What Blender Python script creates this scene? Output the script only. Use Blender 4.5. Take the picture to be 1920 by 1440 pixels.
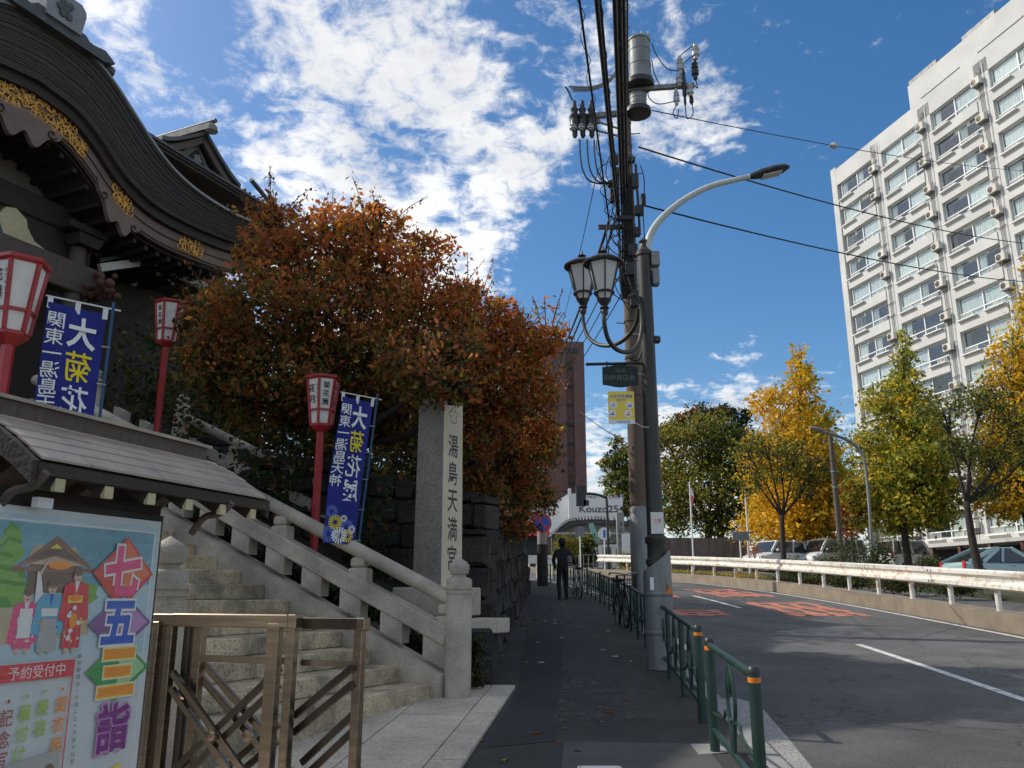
import bpy, math, random
import numpy as np
from mathutils import Vector, Matrix, Quaternion
rnd = random.Random(11); pi = math.pi
for o in list(bpy.data.objects): bpy.data.objects.remove(o)
SC = bpy.context.scene; COL = SC.collection
# ------------------------------------------------------------------ camera, sky, sun, exposure
F, HZ, CAMH, S = 1560., 1115., 1.55, .056
PIT = math.atan((HZ - 720) / F); CP, SP = math.cos(PIT), math.sin(PIT)
cd = bpy.data.cameras.new('camera'); cam = bpy.data.objects.new('camera', cd); COL.objects.link(cam)
cd.sensor_width = 36; cd.lens = 36 * F / 1920; cd.clip_end = 3000; cd.clip_start = .05
cam.location = (0, 0, CAMH); cam.rotation_euler = (pi / 2 + PIT, 0, 0); SC.camera = cam
SUN_AZ, SUN_EL = math.radians(-74), math.radians(40)      # azimuth from +Y, negative = left
to_sun = Vector((math.sin(SUN_AZ) * math.cos(SUN_EL), math.cos(SUN_AZ) * math.cos(SUN_EL), math.sin(SUN_EL)))
def ray(u, v):
    a = (u - 960) / F; b = (720 - v) / F
    return Vector((a, CP - b * SP, SP + b * CP))
W = bpy.data.worlds.new('World'); SC.world = W; W.use_nodes = True
nt = W.node_tree; N = nt.nodes; L = nt.links
for n_ in list(N): N.remove(n_)
def nd(t, **k):
    n_ = N.new(t)
    for a, b in k.items(): setattr(n_, a, b)
    return n_
def mth(op, a, b=None, clamp=False):
    n_ = nd('ShaderNodeMath', operation=op, use_clamp=clamp)
    for i, x in enumerate((a, b)):
        if x is None: continue
        if isinstance(x, (int, float)): n_.inputs[i].default_value = x
        else: L.new(x, n_.inputs[i])
    return n_.outputs[0]
sky = nd('ShaderNodeTexSky', sky_type='NISHITA', sun_disc=False)
sky.sun_elevation = SUN_EL; sky.sun_rotation = SUN_AZ; sky.air_density = 1.0; sky.dust_density = 1.3; sky.ozone_density = 2.2
hs = nd('ShaderNodeHueSaturation'); hs.inputs['Saturation'].default_value = 1.32; hs.inputs['Value'].default_value = .64
L.new(sky.outputs[0], hs.inputs['Color'])
tc = nd('ShaderNodeTexCoord'); nrm = nd('ShaderNodeVectorMath', operation='NORMALIZE'); L.new(tc.outputs['Generated'], nrm.inputs[0])
sep = nd('ShaderNodeSeparateXYZ'); L.new(nrm.outputs[0], sep.inputs[0])
zc = mth('ADD', mth('MAXIMUM', sep.outputs[2], 0.0), .22)
cmb = nd('ShaderNodeCombineXYZ'); L.new(mth('DIVIDE', sep.outputs[0], zc), cmb.inputs[0]); L.new(mth('DIVIDE', sep.outputs[1], zc), cmb.inputs[1])
cmb.inputs[2].default_value = 3.7
def noise(scale, det, rough, dist, off=0):
    mp = nd('ShaderNodeVectorMath', operation='ADD'); L.new(cmb.outputs[0], mp.inputs[0]); mp.inputs[1].default_value = (off, off * .7, off)
    n_ = nd('ShaderNodeTexNoise'); L.new(mp.outputs[0], n_.inputs['Vector'])
    n_.inputs['Scale'].default_value = scale; n_.inputs['Detail'].default_value = det
    n_.inputs['Roughness'].default_value = rough; n_.inputs['Distortion'].default_value = dist
    return n_.outputs['Fac']
n1 = noise(6, 10, .62, .5, 3.3); n2 = noise(22, 8, .65, .4, 5.3)
dens = mth('ADD', mth('MULTIPLY', n1, 1.15), mth('MULTIPLY', n2, .80)); dens = mth('ADD', dens, -.475)
# cloud banks in view, and negative amounts that clear the added cloud to blue: (pixel direction, outer radius, amount)
for (u, v, r_, a_) in ((640, 330, .26, .05), (900, 330, .24, .09), (640, 40, .14, .09), (820, 120, .12, .05), (1430, 190, .13, .19), (1320, 380, .17, .16), (1360, 800, .13, .26), (1140, 800, .12, .22), (1570, 640, .05, .14), (-20, 10, .18, .16),
                      (1640, 30, .09, .12), (1060, 50, .13, -.16), (330, 130, .17, -.13), (1300, 580, .27, -.32), (1680, 240, .30, -.28), (1120, 540, .18, -.20), (760, 250, .06, -.10), (1540, 30, .16, -.14)):
    d_ = ray(u, v).normalized(); dp = nd('ShaderNodeVectorMath', operation='DOT_PRODUCT'); L.new(nrm.outputs[0], dp.inputs[0]); dp.inputs[1].default_value = d_
    mr = nd('ShaderNodeMapRange', interpolation_type='SMOOTHSTEP'); L.new(dp.outputs['Value'], mr.inputs['Value'])
    mr.inputs['From Min'].default_value = math.cos(r_); mr.inputs['From Max'].default_value = math.cos(r_ * .25); mr.inputs['To Max'].default_value = a_
    dens = mth('ADD', dens, mr.outputs['Result'])
ramp = nd('ShaderNodeMapRange', interpolation_type='SMOOTHSTEP'); L.new(dens, ramp.inputs['Value'])
ramp.inputs['From Min'].default_value = .385; ramp.inputs['From Max'].default_value = .72  # low threshold thickens cloud out of view, added as fill for the shade
shade = nd('ShaderNodeMapRange'); L.new(mth('ADD', noise(3.1, 6, .55, .3, 1.9), mth('MULTIPLY', dens, -.45)), shade.inputs['Value'])
shade.inputs['From Min'].default_value = .05; shade.inputs['From Max'].default_value = .36
cc = nd('ShaderNodeMix', data_type='RGBA'); L.new(shade.outputs['Result'], cc.inputs['Factor'])
cc.inputs['A'].default_value = (3.6, 3.65, 3.7, 1); cc.inputs['B'].default_value = (5.6, 5.5, 5.3, 1)
mx = nd('ShaderNodeMix', data_type='RGBA'); L.new(mth('MULTIPLY', ramp.outputs['Result'], .93), mx.inputs['Factor'])
L.new(hs.outputs[0], mx.inputs['A']); L.new(cc.outputs['Result'], mx.inputs['B'])
bg = nd('ShaderNodeBackground'); L.new(mx.outputs['Result'], bg.inputs['Color']); bg.inputs['Strength'].default_value = .15
wo = nd('ShaderNodeOutputWorld'); L.new(bg.outputs[0], wo.inputs['Surface'])
sl = bpy.data.lights.new('sun', 'SUN'); sl.energy = 2.4; sl.angle = math.radians(.6); sl.color = (1, .94, .83)
so = bpy.data.objects.new('sun', sl); COL.objects.link(so); so.rotation_euler = (-to_sun).to_track_quat('-Z', 'Y').to_euler(); so.location = (-20, 10, 30)
SC.view_settings.view_transform = 'Standard'; SC.view_settings.look = 'None'; SC.view_settings.gamma = 1; SC.view_settings.exposure = .62
SC.view_settings.use_curve_mapping = False
SC.cycles.max_bounces = 6; SC.cycles.transparent_max_bounces = 12; SC.cycles.use_denoising = True
# ------------------------------------------------------------------ helpers
def D(u, v, Y):
    r = ray(u, v); return Vector((0, 0, CAMH)) + r * (Y / r.y)
def G(u, v, dz=0):
    r = ray(u, v); t = (CAMH - dz) / (S * r.y - r.z); return Vector((0, 0, CAMH)) + r * t
def gz(Y): return S * Y
_KY = [-30, -5, 0, 6.9, 11.2, 18, 25, 30, 33, 36, 41, 48, 56, 64, 75]
_KX = [.2, 1.0, 1.25, 1.62, 1.95, 2.3, 2.45, 2.3, 2.06, 1.65, .4, -2.5, -8, -16, -30]
def K(Y): return sum(float(np.interp(Y + d, _KY, _KX)) for d in (-3, -2, -1, 0, 1, 2, 3)) / 7
def cat(pts, n=6):
    P = [Vector(p) for p in pts]; out = []
    for i in range(len(P) - 1):
        a = P[max(i - 1, 0)]; b = P[i]; c = P[i + 1]; d = P[min(i + 2, len(P) - 1)]
        for k in range(n):
            t = k / n
            out.append(.5 * ((2 * b) + (c - a) * t + (2 * a - 5 * b + 4 * c - d) * t * t + (3 * b - a - 3 * c + d) * t ** 3))
    out.append(P[-1]); return out
def frame(o, ex, ey, ez=(0, 0, 1)):
    ex, ey, ez = Vector(ex), Vector(ey), Vector(ez)
    return Matrix(((ex.x, ey.x, ez.x, o[0]), (ex.y, ey.y, ez.y, o[1]), (ex.z, ey.z, ez.z, o[2]), (0, 0, 0, 1)))
def frz(o, a): return Matrix.Translation(Vector(o)) @ Matrix.Rotation(a, 4, 'Z')
class MB:
    def __init__(s, M=None): s.v = []; s.f = []; s.m = []; s.M = M
    def add(s, vs, fs, mi=0):
        b = len(s.v)
        s.v += [tuple(s.M @ Vector(p)) if s.M else tuple(p) for p in vs]
        s.f += [tuple(b + i for i in f) for f in fs]; s.m += [mi] * len(fs); return s
    def box(s, c, z, rz=0, mi=0, ch=0, R=None, top=1.0):
        hx, hy, hz = z[0] / 2, z[1] / 2, z[2] / 2
        if ch:
            c_ = ch; vs = []; idx = {}
            for sx in (-1, 1):
                for sy in (-1, 1):
                    for sz in (-1, 1):
                        for k in range(3):
                            idx[sx, sy, sz, k] = len(vs); d = [hx - c_, hy - c_, hz - c_]; d[k] += c_
                            vs.append((sx * d[0], sy * d[1], sz * d[2]))
            fs = []
            for s1 in (-1, 1):
                fs.append([idx[s1, a, b, 0] for a, b in ((-1, -1), (1, -1), (1, 1), (-1, 1))][::s1])
                fs.append([idx[a, s1, b, 1] for a, b in ((-1, -1), (1, -1), (1, 1), (-1, 1))][::-s1])
                fs.append([idx[a, b, s1, 2] for a, b in ((-1, -1), (1, -1), (1, 1), (-1, 1))][::s1])
                for s2 in (-1, 1):
                    fs.append([idx[s1, s2, -1, 0], idx[s1, s2, 1, 0], idx[s1, s2, 1, 1], idx[s1, s2, -1, 1]][::-s1 * s2])
                    fs.append([idx[s1, -1, s2, 0], idx[s1, 1, s2, 0], idx[s1, 1, s2, 2], idx[s1, -1, s2, 2]][::s1 * s2])
                    fs.append([idx[-1, s1, s2, 1], idx[1, s1, s2, 1], idx[1, s1, s2, 2], idx[-1, s1, s2, 2]][::-s1 * s2])
                    for s3 in (-1, 1): fs.append([idx[s1, s2, s3, k] for k in range(3)][::s1 * s2 * s3])
        else:
            vs = [(x * hx * (top if z_ > 0 else 1), y * hy * (top if z_ > 0 else 1), z_ * hz) for z_ in (-1, 1) for x, y in ((-1, -1), (1, -1), (1, 1), (-1, 1))]
            fs = [(3, 2, 1, 0), (4, 5, 6, 7), (0, 1, 5, 4), (1, 2, 6, 5), (2, 3, 7, 6), (3, 0, 4, 7)]
        Rm = R if R is not None else (Matrix.Rotation(rz, 3, 'Z') if rz else None)
        vs = [(Rm @ Vector(p) if Rm else Vector(p)) + Vector(c) for p in vs]
        return s.add(vs, fs, mi)
    def bar(s, a, b, w, h, mi=0, up=(0, 0, 1), ch=0):
        a, b = Vector(a), Vector(b); x = (b - a); l = x.length
        if l < 1e-6: return s
        x /= l; y = Vector(up).cross(x)
        if y.length < 1e-4: y = Vector((0, 1, 0)).cross(x)
        y.normalize(); z = x.cross(y)
        R = Matrix((x, y, z)).transposed()
        return s.box((a + b) / 2, (l, w, h), mi=mi, R=R, ch=ch)
    def tube(s, pts, r, n=8, mi=0, cap=True, closed=False):
        P = [Vector(p) for p in pts]; m = len(P)
        rs = r if isinstance(r, (list, tuple)) else [r] * m
        T = []
        for i in range(m):
            a = P[i - 1] if (i > 0 or closed) else P[i]; b = P[(i + 1) % m] if (i < m - 1 or closed) else P[i]
            d = b - a; T.append(d.normalized() if d.length > 1e-9 else Vector((0, 0, 1)))
        ref = Vector((0, 0, 1)) if abs(T[0].z) < .9 else Vector((1, 0, 0))
        u = T[0].cross(ref).normalized(); vs = []
        for i in range(m):
            if i: 
                q = T[i - 1].rotation_difference(T[i]); u = q @ u; u = (u - T[i] * u.dot(T[i])).normalized()
            w = T[i].cross(u)
            for k in range(n):
                a = 2 * pi * k / n; vs.append(P[i] + (u * math.cos(a) + w * math.sin(a)) * rs[i])
        fs = []
        for i in range(m if closed else m - 1):
            j = (i + 1) % m
            for k in range(n): fs.append((i * n + k, i * n + (k + 1) % n, j * n + (k + 1) % n, j * n + k))
        if cap and not closed: fs += [tuple(range(n - 1, -1, -1)), tuple(range((m - 1) * n, m * n))]
        return s.add(vs, fs, mi)
    def lathe(s, prof, c=(0, 0, 0), n=16, mi=0, R=None, a0=0):
        vs = []
        for r, z in prof:
            for k in range(n):
                a = a0 + 2 * pi * k / n; p = Vector((r * math.cos(a), r * math.sin(a), z))
                vs.append((R @ p if R else p) + Vector(c))
        fs = [(i * n + k, i * n + (k + 1) % n, (i + 1) * n + (k + 1) % n, (i + 1) * n + k) for i in range(len(prof) - 1) for k in range(n)]
        fs += [tuple(range(n - 1, -1, -1)), tuple(range((len(prof) - 1) * n, len(prof) * n))]
        return s.add(vs, fs, mi)
    def prism(s, poly, lo, hi, mi=0, ax='z'):
        n = len(poly)
        mp = {'z': lambda p, t: (p[0], p[1], t), 'y': lambda p, t: (p[0], t, p[1]), 'x': lambda p, t: (t, p[0], p[1])}[ax]
        vs = [mp(p, lo) for p in poly] + [mp(p, hi) for p in poly]
        fs = [tuple(range(n - 1, -1, -1)), tuple(range(n, 2 * n))] + [(i, (i + 1) % n, n + (i + 1) % n, n + i) for i in range(n)]
        return s.add(vs, fs, mi)
    def sheet(s, A, B, mi=0):
        n = len(A); return s.add(list(A) + list(B), [(i, i + 1, n + i + 1, n + i) for i in range(n - 1)], mi)
    def slab(s, A, B, C, Dd, mi=0):     # closed sweep of a quad section: four rails
        n = len(A); vs = list(A) + list(B) + list(C) + list(Dd); fs = []
        for a, b in ((0, 1), (1, 2), (2, 3), (3, 0)):
            fs += [(a * n + i, a * n + i + 1, b * n + i + 1, b * n + i) for i in range(n - 1)]
        fs += [(0, n, 2 * n, 3 * n), (n - 1, 4 * n - 1, 3 * n - 1, 2 * n - 1)]
        return s.add(vs, fs, mi)
    def mesh(s, name, mats, smooth=False):
        me = bpy.data.meshes.new(name); me.from_pydata(s.v, [], s.f)
        for m_ in (mats if isinstance(mats, (list, tuple)) else [mats]): me.materials.append(m_)
        if any(s.m): me.polygons.foreach_set('material_index', s.m)
        if smooth:
            me.polygons.foreach_set('use_smooth', [True] * len(s.f))
            if smooth != 'all': me.set_sharp_from_angle(angle=math.radians(40))
        me.update(); return me
    def build(s, name, mats, parent=None, smooth=False, world=False, **tags):
        if world and parent is not None:
            Mi = MW[parent].inverted(); s.v = [tuple(Mi @ Vector(p)) for p in s.v]
        return obj(name, s.mesh(name, mats, smooth), parent, **tags)
MW = {}
def obj(name, me, parent=None, M=None, **tags):
    o = bpy.data.objects.new(name, me); COL.objects.link(o)
    pm = Matrix()
    if parent is not None: o.parent = parent; pm = MW[parent]
    if M is not None: o.matrix_local = M; MW[o] = pm @ M
    else: MW[o] = pm
    for k, v in tags.items(): o[k] = v
    return o
def thing(name, label, cat_, loc=(0, 0, 0), rz=0, group=None, M=None):
    o = bpy.data.objects.new(name, None); COL.objects.link(o); o.empty_display_size = .2
    M = M if M is not None else frz(loc, rz); o.matrix_local = M; MW[o] = M
    o['label'] = label; o['category'] = cat_
    if group: o['group'] = group
    return o
def struct(name, M=None):
    o = bpy.data.objects.new(name, None); COL.objects.link(o); o['kind'] = 'structure'; MW[o] = Matrix() if M is None else M
    if M is not None: o.matrix_local = M
    return o
def copy_tree(o, parent=None, M=None, **tags):
    c = o.copy(); COL.objects.link(c); c.parent = parent
    if M is not None: c.matrix_local = M
    MW[c] = (MW[parent] if parent is not None else Matrix()) @ c.matrix_local
    for ch in o.children: copy_tree(ch, c)
    for k, v in tags.items(): c[k] = v
    return c
_tc = {}
def glyphs(body, mat, off=0., ext=.0, sx=1.0, shear=0.):
    key = (body, mat.name, off, ext, sx, shear)
    if key in _tc: return _tc[key]
    c = bpy.data.curves.new('lettering', 'FONT'); c.body = body; c.align_x = 'CENTER'; c.align_y = 'CENTER'; c.offset = off; c.extrude = ext; c.shear = shear
    c.resolution_u = 3
    o = bpy.data.objects.new('lettering', c); COL.objects.link(o); bpy.context.view_layer.update()
    me = bpy.data.meshes.new_from_object(o.evaluated_get(bpy.context.evaluated_depsgraph_get()))
    me.name = 'lettering'; me.materials.clear(); me.materials.append(mat)
    co = np.empty(len(me.vertices) * 3, np.float32); me.vertices.foreach_get('co', co); co = co.reshape(-1, 3)
    if len(co):
        mn, mxx = co.min(0), co.max(0); co[:, :2] -= (mn[:2] + mxx[:2]) / 2
        if len(body) == 1: co[:, 1] *= 1.0
    me.vertices.foreach_set('co', co.ravel()); me.update()
    bpy.data.objects.remove(o); bpy.data.curves.remove(c); _tc[key] = me; return me
def letter(body, size, mat, parent, M, off=0., ext=.0, sx=1., sy=1., name='lettering'):
    """M: 4x4 in the parent's local space, text lies in its xy plane"""
    me = glyphs(body, mat, off, ext)
    return obj(name, me, parent, M=M @ Matrix.Diagonal((size * sx, size * sy, size, 1)))
def column_text(body, size, step, mat, parent, M, off=0., ext=0., sx=1., sy=1.):
    for i, ch in enumerate(body): letter(ch, size, mat, parent, M @ Matrix.Translation((0, -i * step, 0)), off, ext, sx, sy, 'character')
# ------------------------------------------------------------------ materials
def mat(name, col, rough=.8, col2=None, scale=6., det=6., lo=.35, hi=.65, bump=0., bscale=None, metal=0., spec=.4, rand=0., col3=None, scale3=60., f3=.5, streak=None, world=False, coat=0.):
    m = bpy.data.materials.new(name); m.use_nodes = True; t = m.node_tree; n = t.nodes; l = t.links
    b = n['Principled BSDF']; b.inputs['Roughness'].default_value = rough; b.inputs['Metallic'].default_value = metal
    b.inputs['Specular IOR Level'].default_value = spec; b.inputs['Coat Weight'].default_value = coat
    tcn = n.new('ShaderNodeTexCoord'); vec = tcn.outputs['Object']
    if world:
        g = n.new('ShaderNodeNewGeometry'); vec = g.outputs['Position']
    if streak:
        mp = n.new('ShaderNodeMapping'); mp.inputs['Scale'].default_value = streak; l.new(vec, mp.inputs['Vector']); sv = mp.outputs[0]
    else: sv = vec
    col = tuple(col) + (1,)
    out = None
    if col2 is not None:
        nz = n.new('ShaderNodeTexNoise'); nz.inputs['Scale'].default_value = scale; nz.inputs['Detail'].default_value = det; nz.inputs['Roughness'].default_value = .6; l.new(sv, nz.inputs['Vector'])
        mr = n.new('ShaderNodeMapRange'); mr.inputs['From Min'].default_value = lo; mr.inputs['From Max'].default_value = hi; l.new(nz.outputs['Fac'], mr.inputs['Value'])
        mxn = n.new('ShaderNodeMix'); mxn.data_type = 'RGBA'; l.new(mr.outputs['Result'], mxn.inputs['Factor'])
        mxn.inputs['A'].default_value = col; mxn.inputs['B'].default_value = tuple(col2) + (1,); out = mxn.outputs['Result']
        rr = n.new('ShaderNodeMapRange'); l.new(nz.outputs['Fac'], rr.inputs['Value']); rr.inputs['To Min'].default_value = max(rough - .12, .02); rr.inputs['To Max'].default_value = min(rough + .12, 1); l.new(rr.outputs[0], b.inputs['Roughness'])
    if col3 is not None:
        nz3 = n.new('ShaderNodeTexNoise'); nz3.inputs['Scale'].default_value = scale3; nz3.inputs['Detail'].default_value = 3; l.new(vec, nz3.inputs['Vector'])
        mr3 = n.new('ShaderNodeMapRange'); mr3.inputs['From Min'].default_value = .5; mr3.inputs['From Max'].default_value = .68; mr3.inputs['To Max'].default_value = f3; l.new(nz3.outputs['Fac'], mr3.inputs['Value'])
        m3 = n.new('ShaderNodeMix'); m3.data_type = 'RGBA'; l.new(mr3.outputs['Result'], m3.inputs['Factor'])
        if out is None: m3.inputs['A'].default_value = col
        else: l.new(out, m3.inputs['A'])
        m3.inputs['B'].default_value = tuple(col3) + (1,); out = m3.outputs['Result']
    if rand:
        oi = n.new('ShaderNodeObjectInfo'); mr = n.new('ShaderNodeMapRange'); l.new(oi.outputs['Random'], mr.inputs['Value'])
        mr.inputs['To Min'].default_value = 1 - rand; mr.inputs['To Max'].default_value = 1 + rand
        h = n.new('ShaderNodeHueSaturation'); l.new(mr.outputs['Result'], h.inputs['Value'])
        if out is None: h.inputs['Color'].default_value = col
        else: l.new(out, h.inputs['Color'])
        out = h.outputs['Color']
    if out is None: b.inputs['Base Color'].default_value = col
    else: l.new(out, b.inputs['Base Color'])
    if bump:
        nb = n.new('ShaderNodeTexNoise'); nb.inputs['Scale'].default_value = bscale or scale * 4; nb.inputs['Detail'].default_value = 5; l.new(vec, nb.inputs['Vector'])
        bp = n.new('ShaderNodeBump'); bp.inputs['Strength'].default_value = bump; bp.inputs['Distance'].default_value = .02; l.new(nb.outputs['Fac'], bp.inputs['Height']); l.new(bp.outputs[0], b.inputs['Normal'])
    return m
def leafmat(name, col, tr=.35, rough=.6):
    m = bpy.data.materials.new(name); m.use_nodes = True; t = m.node_tree; n = t.nodes; l = t.links
    b = n['Principled BSDF']; b.inputs['Roughness'].default_value = rough; b.inputs['Specular IOR Level'].default_value = .3
    nz = n.new('ShaderNodeTexNoise'); nz.inputs['Scale'].default_value = 1.6; nz.inputs['Detail'].default_value = 4
    g = n.new('ShaderNodeNewGeometry'); l.new(g.outputs['Position'], nz.inputs['Vector'])
    mr = n.new('ShaderNodeMapRange'); l.new(nz.outputs['Fac'], mr.inputs['Value']); mr.inputs['From Min'].default_value = .3; mr.inputs['From Max'].default_value = .7; mr.inputs['To Min'].default_value = .7; mr.inputs['To Max'].default_value = 1.3
    h = n.new('ShaderNodeHueSaturation'); h.inputs['Color'].default_value = tuple(col) + (1,); l.new(mr.outputs[0], h.inputs['Value'])
    l.new(h.outputs[0], b.inputs['Base Color'])
    tb = n.new('ShaderNodeBsdfTranslucent'); l.new(h.outputs[0], tb.inputs['Color'])
    ms = n.new('ShaderNodeMixShader'); ms.inputs[0].default_value = tr; l.new(b.outputs[0], ms.inputs[1]); l.new(tb.outputs[0], ms.inputs[2])
    l.new(ms.outputs[0], n['Material Output'].inputs['Surface']); return m
def glassmat(name, refl=.35, tint=(.55, .62, .66)):
    m = bpy.data.materials.new(name); m.use_nodes = True; t = m.node_tree; n = t.nodes; l = t.links
    n.remove(n['Principled BSDF'])
    tr = n.new('ShaderNodeBsdfTransparent'); tr.inputs[0].default_value = tuple(tint) + (1,)
    gl = n.new('ShaderNodeBsdfGlossy'); gl.inputs['Roughness'].default_value = .03; gl.inputs['Color'].default_value = (.9, .95, 1, 1)
    lw = n.new('ShaderNodeLayerWeight'); lw.inputs['Blend'].default_value = .5; fr = n.new('ShaderNodeMath'); fr.operation = 'POWER'; l.new(lw.outputs['Facing'], fr.inputs[0]); fr.inputs[1].default_value = 4.
    ad = n.new('ShaderNodeMath'); ad.operation = 'ADD'; ad.use_clamp = True; l.new(fr.outputs[0], ad.inputs[0]); ad.inputs[1].default_value = refl
    ms = n.new('ShaderNodeMixShader'); l.new(ad.outputs[0], ms.inputs[0]); l.new(tr.outputs[0], ms.inputs[1]); l.new(gl.outputs[0], ms.inputs[2])
    l.new(ms.outputs[0], n['Material Output'].inputs['Surface']); return m
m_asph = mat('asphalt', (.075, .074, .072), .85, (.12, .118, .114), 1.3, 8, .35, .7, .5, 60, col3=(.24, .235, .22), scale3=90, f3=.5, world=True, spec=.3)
def street(m, crack, big, sc=.22):
    t = m.node_tree; n = t.nodes; l = t.links; b = n['Principled BSDF']; src = b.inputs['Base Color'].links[0].from_socket
    g = n.new('ShaderNodeNewGeometry')
    nz = n.new('ShaderNodeTexNoise'); nz.inputs['Scale'].default_value = sc; nz.inputs['Detail'].default_value = 9; nz.inputs['Roughness'].default_value = .65; nz.inputs['Distortion'].default_value = .6; l.new(g.outputs['Position'], nz.inputs['Vector'])
    mr = n.new('ShaderNodeMapRange'); l.new(nz.outputs['Fac'], mr.inputs['Value']); mr.inputs['From Min'].default_value = .35; mr.inputs['From Max'].default_value = .65; mr.inputs['To Min'].default_value = 1 - big; mr.inputs['To Max'].default_value = 1 + big
    vo = n.new('ShaderNodeTexVoronoi'); vo.feature = 'DISTANCE_TO_EDGE'; vo.inputs['Scale'].default_value = .45
    ad = n.new('ShaderNodeMixRGB') if False else n.new('ShaderNodeVectorMath'); ad.operation = 'ADD'
    n2_ = n.new('ShaderNodeTexNoise'); n2_.inputs['Scale'].default_value = 2.5; n2_.inputs['Detail'].default_value = 6; l.new(g.outputs['Position'], n2_.inputs['Vector'])
    ms = n.new('ShaderNodeVectorMath'); ms.operation = 'SCALE'; ms.inputs['Scale'].default_value = .9; l.new(n2_.outputs['Color'], ms.inputs[0]); l.new(g.outputs['Position'], ad.inputs[0]); l.new(ms.outputs[0], ad.inputs[1]); l.new(ad.outputs[0], vo.inputs['Vector'])
    cr = n.new('ShaderNodeMapRange'); l.new(vo.outputs['Distance'], cr.inputs['Value']); cr.inputs['From Max'].default_value = .012; cr.inputs['To Min'].default_value = 1 - crack; cr.inputs['To Max'].default_value = 1
    mu = n.new('ShaderNodeMath'); mu.operation = 'MULTIPLY'; l.new(mr.outputs[0], mu.inputs[0]); l.new(cr.outputs[0], mu.inputs[1])
    h = n.new('ShaderNodeHueSaturation'); l.new(src, h.inputs['Color']); l.new(mu.outputs[0], h.inputs['Value']); l.new(h.outputs[0], b.inputs['Base Color'])
def worn(m, lo=.42, hi=.58, sc=5.):
    t = m.node_tree; n = t.nodes; l = t.links; g = n.new('ShaderNodeNewGeometry'); nz = n.new('ShaderNodeTexNoise'); nz.inputs['Scale'].default_value = sc; nz.inputs['Detail'].default_value = 8; nz.inputs['Roughness'].default_value = .7; l.new(g.outputs['Position'], nz.inputs['Vector'])
    mr = n.new('ShaderNodeMapRange'); l.new(nz.outputs['Fac'], mr.inputs['Value']); mr.inputs['From Min'].default_value = lo; mr.inputs['From Max'].default_value = hi
    tr = n.new('ShaderNodeBsdfTransparent'); ms = n.new('ShaderNodeMixShader'); l.new(mr.outputs[0], ms.inputs[0]); l.new(tr.outputs[0], ms.inputs[1]); l.new(n['Principled BSDF'].outputs[0], ms.inputs[2]); l.new(ms.outputs[0], n['Material Output'].inputs['Surface'])
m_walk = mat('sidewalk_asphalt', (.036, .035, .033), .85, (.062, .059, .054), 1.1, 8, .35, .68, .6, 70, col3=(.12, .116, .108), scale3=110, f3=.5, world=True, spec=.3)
m_patch = mat('worn_paving', (.06, .058, .053), .9, (.11, .104, .094), 3, 8, .3, .7, .5, 60, col3=(.08, .08, .078), scale3=40, f3=.7, world=True)
m_gutter = mat('washed_concrete', (.40, .385, .36), .9, (.29, .28, .265), 4, 8, .3, .7, .9, 45, col3=(.13, .125, .12), scale3=38, f3=.8, world=True)
street(m_asph, .5, .28); street(m_walk, .35, .30, .5); worn(m_patch, .40, .60, 4.); 
m_conc = mat('concrete', (.33, .325, .31), .9, (.24, .235, .22), 2.2, 8, .3, .7, .35, 40)
m_medk = mat('median_concrete', (.30, .245, .18), .92, (.19, .155, .115), 1.8, 9, .3, .7, .5, 40, world=True)
m_granite = mat('granite', (.60, .525, .41), .75, (.30, .265, .21), 1.7, 11, .38, .66, .5, 60, col3=(.16, .148, .13), scale3=110, f3=.6, rand=.08)
m_step = mat('weathered_granite', (.66, .53, .35), .85, (.24, .20, .14), 2.6, 11, .38, .64, .8, 40, col3=(.14, .12, .08), scale3=40, f3=.6, rand=.16)
m_pave = mat('granite_paving', (.66, .58, .455), .8, (.46, .405, .32), 1.8, 9, .34, .66, .4, 60, col3=(.18, .165, .14), scale3=34, f3=.5, rand=.09)
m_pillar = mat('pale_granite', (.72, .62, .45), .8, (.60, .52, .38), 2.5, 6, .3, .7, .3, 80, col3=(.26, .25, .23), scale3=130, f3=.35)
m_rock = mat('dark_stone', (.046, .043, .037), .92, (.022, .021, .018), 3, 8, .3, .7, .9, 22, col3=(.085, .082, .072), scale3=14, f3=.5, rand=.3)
m_soil = mat('soil', (.045, .04, .028), .95, (.05, .06, .025), 3, 8, .35, .65, 1, 20, world=True)
m_ground = mat('ground', (.13, .125, .115), .95, (.17, .165, .15), .5, 8, .3, .7, world=True)
m_wood = mat('dark_wood', (.060, .045, .036), .75, (.035, .027, .022), 4, 8, .3, .7, .3, 40, streak=(1, 1, 12))
m_woodl = mat('aged_wood', (.13, .098, .078), .8, (.085, .066, .054), 4, 8, .3, .7, .3, 40, streak=(14, 2, 2))
m_bark = mat('bark_roof', (.088, .075, .064), .85, (.05, .044, .04), 2, 8, .3, .7, .6, 30, streak=(.6, .6, 22))
m_copper = mat('copper_roof', (.30, .31, .31), .5, (.20, .21, .215), 2, 6, .3, .7, .2, 30, spec=.5)
m_tile = mat('roof_tile', (.095, .10, .102), .55, (.06, .062, .065), 5, 6, .3, .7, .2, 40, spec=.5)
m_gold = mat('gilt', (.88, .50, .10), .38, (.70, .34, .05), 9, 4, metal=.35, spec=.6)
m_barge = mat('painted_bargeboard', (.24, .165, .135), .8, (.18, .125, .10), 3, 8, .3, .7)
m_tymp = mat('plaster_tympanum', (.25, .235, .205), .9, (.19, .18, .16), 2, 6)
m_cream = mat('cream_carving', (.62, .54, .32), .8, (.5, .42, .24), 5, 5)
m_green = mat('green_paint', (.08, .16, .12), .8, (.05, .09, .07), 8, 4)
m_redbr = mat('red_carving', (.16, .07, .05), .8, (.09, .045, .035), 8, 5, bump=.4, bscale=30)
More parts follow.
